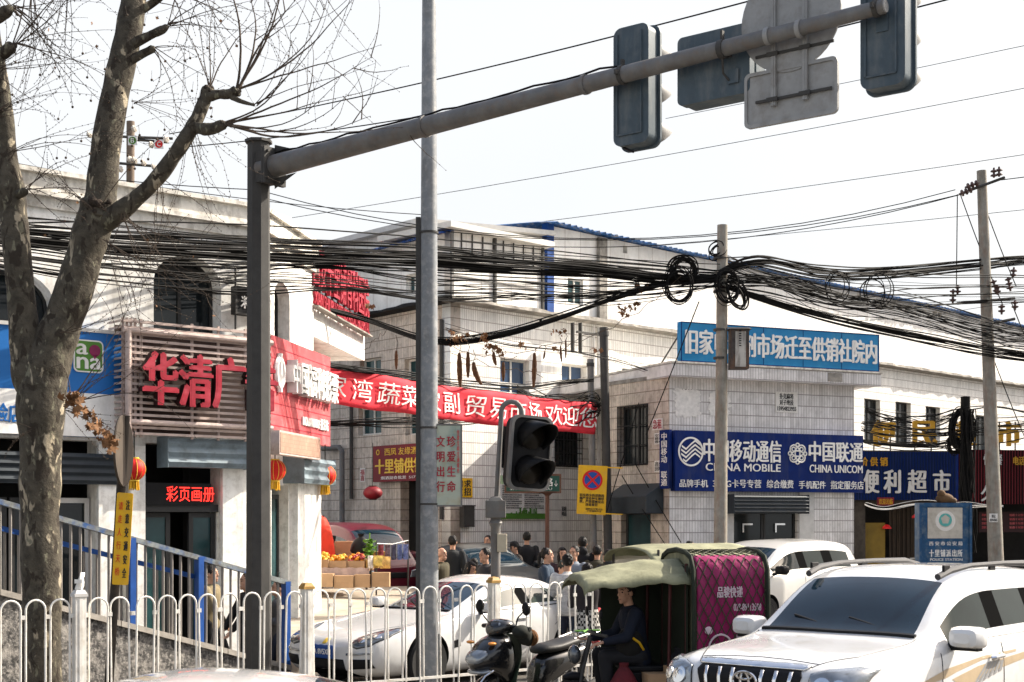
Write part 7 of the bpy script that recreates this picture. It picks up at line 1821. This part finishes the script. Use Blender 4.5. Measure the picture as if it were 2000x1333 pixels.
for x, y, s_ in ((192,400,13),(180,410,8),(205,398,8),(408,176,8),(462,180,8),(22,92,8),(10,24,8),(438,244,7)):
    for k in range(7): q = tp_(x+r.uniform(-s_,s_),y+r.uniform(-s_,s_)*.6,-.25+r.uniform(-.05,.05) if x < 60 or x > 300 else -.14+r.uniform(-.03,.03))-TO; mb.ball(q,(s_*pm_*r.uniform(.4,.8),)*3,8,6)
mb.build('knot', mat('dark_knot_bark', (.035,.025,.018), .95, var=.4, scale=20, bump=.6), tree)
# long whippy shoots with buds
def whip(mb, x, y, d, ang, ln, r0, droop, r, buds):
    p = tp_(x,y,d)-TO; a = ang; dy = r.uniform(-.25,.25); n = 16; pts = [p]; st = ln*pm_/n; rs = [r0]
    cur = r.uniform(-.05,.05)
    for i in range(n):
        a += droop/n+cur+r.uniform(-.09,.09); dv = Vector((math.cos(a),dy,math.sin(a))).normalized(); p = p+dv*st; pts.append(p); rs.append(max(.0016,r0*(1-.82*(i+1)/n)))
        if i > 2:
            for q in range(buds): 
                if r.random() < .75: b = p+Vector((r.uniform(-.012,.012),r.uniform(-.01,.01),r.uniform(-.012,.012))); mb.ball(b,(.0055,.0055,.007),5,4)
        if i > 4 and r.random() < .16 and r0 > .004: whip_list.append((p,a+r.choice((-1,1))*r.uniform(.5,1.1),ln*.35,r0*.45,droop*.6,d))
    mb.tube(pts, rs, 5, cap=False)
def whips(name, src, seed):
    global whip_list
    whip_list = []; r = random.Random(seed); mb = MB()
    for (x,y,d,a0,a1,n,l0,l1,r0,dr0,dr1) in src:
        for i in range(n): whip(mb, x+r.uniform(-4,4), y+r.uniform(-4,4), d, R(r.uniform(a0,a1)), r.uniform(l0,l1), r0*r.uniform(.6,1.15), R(r.uniform(dr0,dr1)), r, 1)
    for (p,a,ln,r0,dr,d) in whip_list[:60]:
        q = p; pts = [q]
        for i in range(7): a += dr/7+r.uniform(-.12,.12); q = q+Vector((math.cos(a),r.uniform(-.3,.3),math.sin(a)))*ln*pm_/7; pts.append(q); mb.ball(q,(.005,.005,.006),5,4)
        mb.tube(pts, [max(.0013,r0*(1-i/9)) for i in range(8)], 4, cap=False)
    return mb.build(name, K['twig'], tree, merge=False)
whips('shoots', [(462,178,-.3,5,75,8,190,350,.013,12,50),(498,205,-.35,10,60,4,120,260,.007,0,50),(440,242,-.33,-38,20,8,190,350,.0125,25,80),(408,172,-.25,75,120,5,110,220,.0075,-30,30),(328,50,-.05,5,80,7,90,230,.006,-30,20),(303,95,-.02,-60,30,6,90,200,.005,-60,20),
    (385,235,-.25,-120,-40,5,80,200,.004,-20,30)], 41)
whips('shoots', [(27,88,-.28,-25,70,9,110,320,.007,-50,10),(22,14,-.28,-50,50,8,100,260,.007,-60,10),(52,370,-.25,-60,60,6,80,230,.006,-40,20),(10,300,-.2,0,60,4,150,330,.005,-60,0),(300,0,.05,-20,60,5,100,250,.006,-40,10),(330,-16,.05,-60,40,8,120,330,.006,-70,-20),(-20,-30,-.2,-60,0,8,150,350,.006,-40,0),(-30,140,-.3,-30,40,9,120,300,.005,-30,30),(-30,230,-.3,-20,40,7,120,280,.0045,-30,30),(130,-30,-.1,-130,-60,8,120,280,.0045,-40,40),(60,-20,-.2,-110,-50,8,120,260,.0045,-40,40)], 42)
whips('shoots', [(400,-30,.1,-130,-60,5,140,330,.0045,-40,40),(520,-40,.1,-130,-70,4,160,330,.005,-30,40),(620,-40,.0,-120,-70,3,120,260,.0045,-30,30),(700,-30,-.1,-125,-80,3,160,300,.0045,-30,10),(260,200,.1,-40,60,8,120,260,.004,-60,30)], 45)
whips('shoots', [(196,402,-.16,-40,60,6,120,260,.0055,-50,20),(205,470,-.2,-75,-20,6,150,300,.0055,-20,30),(240,415,-.2,-100,-50,6,120,260,.005,-10,40),(310,345,-.22,-110,-40,6,120,280,.0045,-20,30),(370,260,-.25,-100,-60,5,120,300,.0045,-15,25),(120,650,-.3,-40,30,4,80,170,.005,-40,60),(180,410,-.2,120,200,5,90,200,.005,0,60)], 43)
# the upward shoots low on the trunk and the dead leaves caught in them
whips('shoots', [(126,795,-.35,8,62,8,140,330,.0075,-15,50),(130,800,-.35,-50,5,5,60,140,.0045,-20,40),(60,840,-.35,140,220,3,60,120,.004,0,40)], 44)
mb = MB(); r = random.Random(9)
def leaf(mb, p, s, r):
    q = Quaternion((r.uniform(-1,1),r.uniform(-1,1),r.uniform(-1,1),r.uniform(-1,1))).normalized(); M = Matrix.Translation(p) @ q.to_matrix().to_4x4()
    mb.add([Vector(v)*s for v in ((0,-.5,0),(.28,-.2,.08),(.5,.05,.0),(.2,.12,.1),(.25,.5,.02),(0,.3,.12),(-.25,.5,.03),(-.2,.12,.1),(-.5,.05,.02),(-.28,-.2,.08))], [(0,1,2,3,4,5,6,7,8,9)], M)
for k in range(95):
    t = r.random(); x = 128+95*t; y = 768+105*t+r.uniform(-16,16); leaf(mb, tp_(x+r.uniform(-9,9),y,-.4+r.uniform(-.1,.1))-TO, r.uniform(.05,.12), r)
for k in range(26): leaf(mb, tp_(r.uniform(60,480),r.uniform(30,640),-.3+r.uniform(-.4,.2))-TO, r.uniform(.02,.045), r)
mb.build('dead_leaves', K['leaf'], tree, smooth=False, merge=False)
for k in range(46): mb = MB(); q = tp_(r.uniform(20,420),r.uniform(20,330),-.2+r.uniform(-.4,.3))-TO; mb.ball(q,(.013,.013,.013),8,6); mb.tube([q,q+Vector((r.uniform(-.02,.02),0,.09))],.0016,4); mb.build('seed_ball', K['twig'], tree, merge=False)

# ---------------------------------------------------------------- overhead wires
def sagline(a, b, sag, n=14): return [a.lerp(b,i/n)-Vector((0,0,sag*4*(i/n)*(1-i/n))) for i in range(n+1)]
def wire(pts, r, label, group='thin overhead wires against the sky', name='overhead_wire'):
    mb = MB(); mb.tube(pts, r, 6); return tag(mb.build(name, K['cable']), label, 'wire', group)
def wirepx(p0, p1, sag, label, r=.010): a, b = P(*p0), P(*p1); return wire(sagline(a,b,sag), r, label)
wirepx((330,262,31),(1480,-2,19),.12,'upper of the two black wires rising to the round sign',.011)
wirepx((330,290,31),(1880,-8,18.5),.30,'lower of the two black wires rising behind the traffic lights',.011)
wirepx((505,372,31),(1866,371,30),1.05,'sagging wire from the left roofs to the top insulator of the leaning pole')
wirepx((505,385,31),(1872,381,30),.95,'sagging wire ending at the second insulator of the leaning pole')
wirepx((900,470,34),(1893,376,30),.55,'short wire from the gabled hall roof to the leaning pole')
wirepx((1955,352,30),(2700,215,24),.1,'wire leaving the leaning pole for the right edge')
wirepx((400,452,62),(2700,33,46),.3,'faint far wire crossing the open sky at middle height',.012)
wirepx((800,465,62),(2700,193,46),.2,'faint far wire low across the sky above the warehouse roof',.012)
wirepx((1300,232,62),(2700,-63,46),.1,'faint far wire high at the right of the sky',.012)
wirepx((1180,488,55),(2700,333,40),.1,'faint wire passing behind the leaning pole',.010)
wirepx((-500,225,31),(520,372,30),.3,'wire sloping down behind the tree to the left roofs')
wirepx((-500,200,31),(830,420,36),.4,'wire sloping down behind the tree towards the gabled hall')
# bundles: many strands following one path with their own sag and wander
def bundle(path, n, spread, r, label, seed, sagv=.12, name='cable_bundle', dens=10, group='black cable bundles', tie=0):
    rr = random.Random(seed); q = [P(*p) for p in path]; mb = MB()
    C = []
    for i in range(len(q)-1):
        p0, p1, p2, p3 = q[max(i-1,0)], q[i], q[i+1], q[min(i+2,len(q)-1)]
        for k in range(dens): t = k/dens; C.append(.5*((2*p1)+(p2-p0)*t+(2*p0-5*p1+4*p2-p3)*t*t+(3*p1-p0-3*p2+p3)*t**3))
    C.append(q[-1]); m = len(C)-1
    for s in range(n):
        ph = [rr.uniform(0,6.28) for _ in range(4)]; f = [rr.uniform(.6,1.6), rr.uniform(2,5)]; oz = rr.gauss(0,spread); oy = rr.gauss(0,spread*.6); sg = abs(rr.gauss(0,sagv)); pts = []
        for i, c in enumerate(C):
            t = i/m; w = .35+.65*math.sin(math.pi*min(1,max(0,t))) 
            pts.append(c+Vector((0, oy+spread*.5*math.sin(6.28*f[0]*t+ph[0]), oz*w+spread*.55*math.sin(6.28*f[0]*t+ph[1])+spread*.18*math.sin(6.28*f[1]*t+ph[2])-sg*4*t*(1-t))))
        mb.tube(pts, r*rr.uniform(.6,1.5), 5, cap=False)
    if tie:
        for i in range(2, m, tie): mb.tube([C[i]-Vector((0,0,.05)),C[i]+Vector((0,0,.05))], .03, 6)
    return tag(mb.build(name, K['cable'], None, merge=False), label, 'cables', group)
bundle([(-700,420,13),(-60,452,17.2),(170,470,18.6),(430,482,20.4),(640,490,22),(830,497,23.4),(1000,511,24.6),(1150,522,25.6),(1300,541,26.3),(1404,545,26.4)], 27, .075, .0115, 'dense main bundle of black cables from the tree to the concrete pole', 1, .10)
bundle([(-700,450,13),(-60,478,17.2),(170,500,18.6),(430,522,20.4),(640,520,22),(830,545,23.4),(1000,550,24.6),(1150,560,25.6),(1300,556,26.3),(1404,550,26.4)], 15, .15, .0085, 'loose spread of thin black cables hanging under the main bundle', 2, .22)
bundle([(-700,405,13),(-60,440,17.6),(170,452,19),(430,468,20.8),(640,478,22.4),(830,485,23.8),(1150,508,26),(1404,530,26.5)], 9, .10, .008, 'few thin cables running above the main bundle', 3, .08)
bundle([(560,588,24.5),(700,620,26),(840,664,26.2),(960,655,26.3),(1080,622,26.4),(1200,580,26.4),(1300,552,26.4),(1390,540,26.4)], 16, .03, .012, 'thick twisted cable bundle curving up from the hospital sign to the coils', 4, .03, tie=9)
bundle([(1404,535,26.4),(1480,510,26.6),(1600,530,27.4),(1720,532,28.5),(1920,515,30),(2080,505,31),(2800,480,34)], 18, .05, .0115, 'taut thick cable bundle from the concrete pole to the right edge', 5, .05)
bundle([(1404,548,26.4),(1500,545,26.8),(1640,570,27.6),(1780,590,28.6),(1930,632,29.6),(2080,660,30.4),(2800,720,32)], 24, .16, .009, 'wide sagging spread of cables right of the concrete pole', 6, .18)
bundle([(1404,556,26.4),(1500,585,26.8),(1640,622,27.6),(1800,655,28.6),(1930,682,29.6),(2080,705,30.4),(2800,790,32)], 14, .055, .011, 'lowest thick cable bundle sloping down to the right edge', 7, .05)
bundle([(1404,505,26.5),(1520,530,27),(1640,560,27.6),(1780,560,28.6),(2080,560,30.4),(2800,560,32)], 14, .16, .008, 'thin crossing cables beside the leaning pole insulators', 8, .2)
bundle([(1685,832,40),(1760,838,40),(1830,842,40),(1885,836,40),(1960,830,40),(2080,828,40),(2500,826,40)], 15, .18, .012, 'dark cables in front of the ochre standing characters', 9, .1)
bundle([(1685,862,41),(1770,866,41),(1850,862,41),(1900,850,41)], 10, .05, .013, 'short bundle of dark cables low before the ochre characters', 10, .08)
bundle([(1010,768,31),(1060,790,31.5),(1110,800,32),(1150,792,32.3),(1172,790,32.4)], 34, .16, .010, 'dark snarl of cables at the right end of the red banner', 11, .05)
bundle([(640,712,25.2),(780,727,27),(900,742,29),(1010,752,30.5),(1100,745,31.6),(1160,740,32.4)], 7, .05, .010, 'few dark cables running just above the red banner', 12, .06)
bundle([(640,828,26),(780,822,28),(880,818,30),(980,822,32)], 9, .05, .010, 'dark cables crossing the tiled wall below the red banner', 13, .05)
bundle([(870,640,30),(1000,668,31),(1160,690,32),(1300,735,33),(1420,760,34)], 4, .08, .008, 'thin cables crossing the white tiles above the banner', 14, .1)
bundle([(1690,800,47),(1800,815,46),(1885,800,42)], 12, .12, .012, 'thin cables over the far windows of the tiled building', 15, .15)
bundle([(1690,985,40),(1730,990,40),(1790,978,40),(1850,985,40),(1905,985,39),(1960,990,38)], 4, .05, .009, 'pale slack cables draped under the blue fascia', 16, .12).data.materials[0] = K['white']
for p0, p1, lab in (((1365,590,26.4),(1262,850,31),'long stay wire slanting from the coils down to the barred window'),((1240,905,33),(1330,1060,31),'dark stay wire slanting down across the phone shop corner'),((1215,930,33),(1300,1065,31),'second dark stay wire left of the phone shop corner'),((1250,780,33),(1185,1000,32),'dark wire slanting down from the side window to the awning')):
    a, b = P(*p0), P(*p1); wire(sagline(a,b,.02), .012, lab, 'stay wires by the phone shop', 'stay_wire')
for p0, p1, s_, lab in (((1870,380,30),(1868,565,30),-.0,'drop wire hanging straight from the insulators of the leaning pole'),((1875,378,30),(1960,600,30),.05,'drop wire crossing before the leaning pole'),((1912,370,30),(1985,560,30),.06,'drop wire right of the leaning pole'),((1975,590,30),(2060,790,30),.05,'wire running down from the lower insulators to the right edge'),((1940,700,30),(2050,960,31),.1,'slack wire down the right edge beside the leaning pole')):
    a, b = P(*p0), P(*p1); wire(sagline(a,b,s_), .011, lab, 'drop wires of the leaning pole', 'drop_wire')
# coils of spare cable
def coil(px, py, Y, rx, rz, n, label, seed, thick=.010, tilt=0):
    r = random.Random(seed); c = P(px,py,Y); mb = MB(); s = Y/FPX
    for k in range(n):
        a, b = rx*s*r.uniform(.78,1.06), rz*s*r.uniform(.78,1.06); o = Vector((r.uniform(-.06,.06),r.uniform(-.10,.10),r.uniform(-.06,.06))); t0 = r.uniform(0,6.28); ti = R(tilt+r.uniform(-9,9))
        mb.tube([o+Vector((a*math.cos(t)*math.cos(ti)-b*math.sin(t)*math.sin(ti),.05*math.sin(t+t0),a*math.cos(t)*math.sin(ti)+b*math.sin(t)*math.cos(ti))) for t in [t0+2*math.pi*i/24 for i in range(25)]], thick*r.uniform(.7,1.3), 5, cap=False)
    o = mb.build('cable_coil', K['cable'], merge=False); o.location = c; return tag(o, label, 'cable coil', 'coils of spare cable')
coil(1334,527,26.3,25,24,18,'thick coil of black cable left of the concrete pole',1,.011)
coil(1326,560,26.2,26,32,8,'thin loose loops of cable hanging below the thick coil',2)
coil(1418,560,26.2,22,33,11,'coil of black cable hung around the concrete pole',3,.010)
coil(1438,575,26.3,16,30,7,'narrow thick cable loop just right of the concrete pole',4,.013,20)
coil(1712,568,28.0,27,33,4,'thin round cable loop hanging between the two concrete poles',5,.010,-10)
coil(1635,560,27.4,22,26,3,'faint wide cable loop left of the round loop',6,.009)
coil(1878,840,40,22,40,22,'dark coil of cable on the post before the ochre characters',7,.018)
coil(1866,868,40.2,14,18,12,'small dark coil low on the post before the ochre characters',8,.016)
coil(1404,488,26.4,18,12,5,'loops of cable tied at the neck of the concrete pole',9,.013,35)
p = P(1887,1080,40.0); o = MB(); o.tube([(0,0,0),(-.02,0,P(1884,775,40).z-p.z)], [.16,.13], 10)
r = random.Random(77)
for k in range(26): x = r.uniform(-.2,.2); o.tube([(x+r.uniform(-.05,.05),-.15+r.uniform(-.1,.1),(P(1884,790+r.uniform(0,60),40).z-p.z)-.35*i+0) if False else (x+.08*math.sin(i*1.3+k),-.16+.05*math.sin(i+k),(P(1884,800,40).z-p.z)*(1-i/7)) for i in range(8)], .016, 5)
tag(o.build('cable_post', K['cable'], merge=False), 'dark post thickly wrapped in hanging cables before the blue fascia', 'utility pole').location = p
# dried vine and loofah gourds on the wires
vn = thing('dried_vine', 'withered vine with curled brown leaves trailing along the cables above the banner', 'plant', P(1000,690,26.2))
mb = MB(); r = random.Random(21)
for a, b, s_ in (((860,672),(1010,700),.1),((960,690),(1190,640),.2),((1100,680),(1330,545),.3),((880,690),(1060,735),.05),((700,690),(760,640),.05)):
    pts = sagline(P(a[0],a[1],26.2),P(b[0],b[1],26.2),s_*.5); mb.tube([q-vn.location+Vector((0,r.uniform(-.05,.05),r.uniform(-.05,.05))) for q in pts], .006, 5)
mb.build('stem', K['twig'], vn)
mb = MB()
for cx, cy, n, s_ in ((895,660,26,14),(945,665,10,10),(960,675,18,14),(978,690,12,9),(1088,650,12,10),(1222,612,16,12),(1240,598,14,10),(1250,560,8,8),(1170,685,6,6),(1020,678,6,6),(1085,685,5,6),(885,668,14,10),(720,600,10,7)):
    for k in range(n): leaf(mb, P(cx+r.gauss(0,s_*.7),cy+r.gauss(0,s_*.5),26.2+r.uniform(-.1,.1))-vn.location, r.uniform(.05,.14), r)
mb.build('leaves', K['leaf'], vn, smooth=False, merge=False)
def gourd(px, y0, y1, w, bend, label, stem):
    Y = 26.1; a, b = P(px,y0,Y), P(px+bend,y1,Y); L_ = a.z-b.z; s = Y/FPX; mb = MB(); n = 12; pts = []; rs = []
    for i in range(n+1):
        t = i/n; pts.append(Vector(((b.x-a.x)*t*t,0,-L_*t))); rs.append(max(.006,w*.5*s*(math.sin(math.pi*min(1,.12+.80*t))**.7)*(1.0+.08*math.sin(i*2.3))))
    e = thing('loofah_gourd', label, 'gourd', a, 0, 'dried loofah gourds hanging from the vine')
    mb.tube(pts, rs, 10); mb.build('fruit', K['gourd'], e)
    mb = MB(); mb.tube([(0,0,0),(.03,0,stem*.5*s),(-.01,0,stem*s)], .006, 5); mb.build('stalk', K['twig'], e)
for g in ((897,690,757,11,2,'longest dried loofah left of the others over the banner',25),(914,688,738,9,0,'straight dried loofah second from the left',20),(925,708,752,11,16,'crooked dried loofah curling to the right',25),(964,688,714,8,5,'short bent dried loofah below the thick leaf cluster',12),(983,708,745,8,0,'thin dried loofah just left of the blue window middle',14),(1044,690,757,10,-2,'long straight dried loofah right of the blue window',12),(1064,686,702,4,-3,'tiny curled dried loofah right of the long straight one',12),(1095,676,707,5,2,'small dark dried loofah near the wall brackets',16),(1105,664,700,4,0,'thin curled dried loofah nearest the wall brackets',14),(774,685,722,7,0,'lone dried loofah on the wires left of the grey lamp pole',30)): gourd(*g)
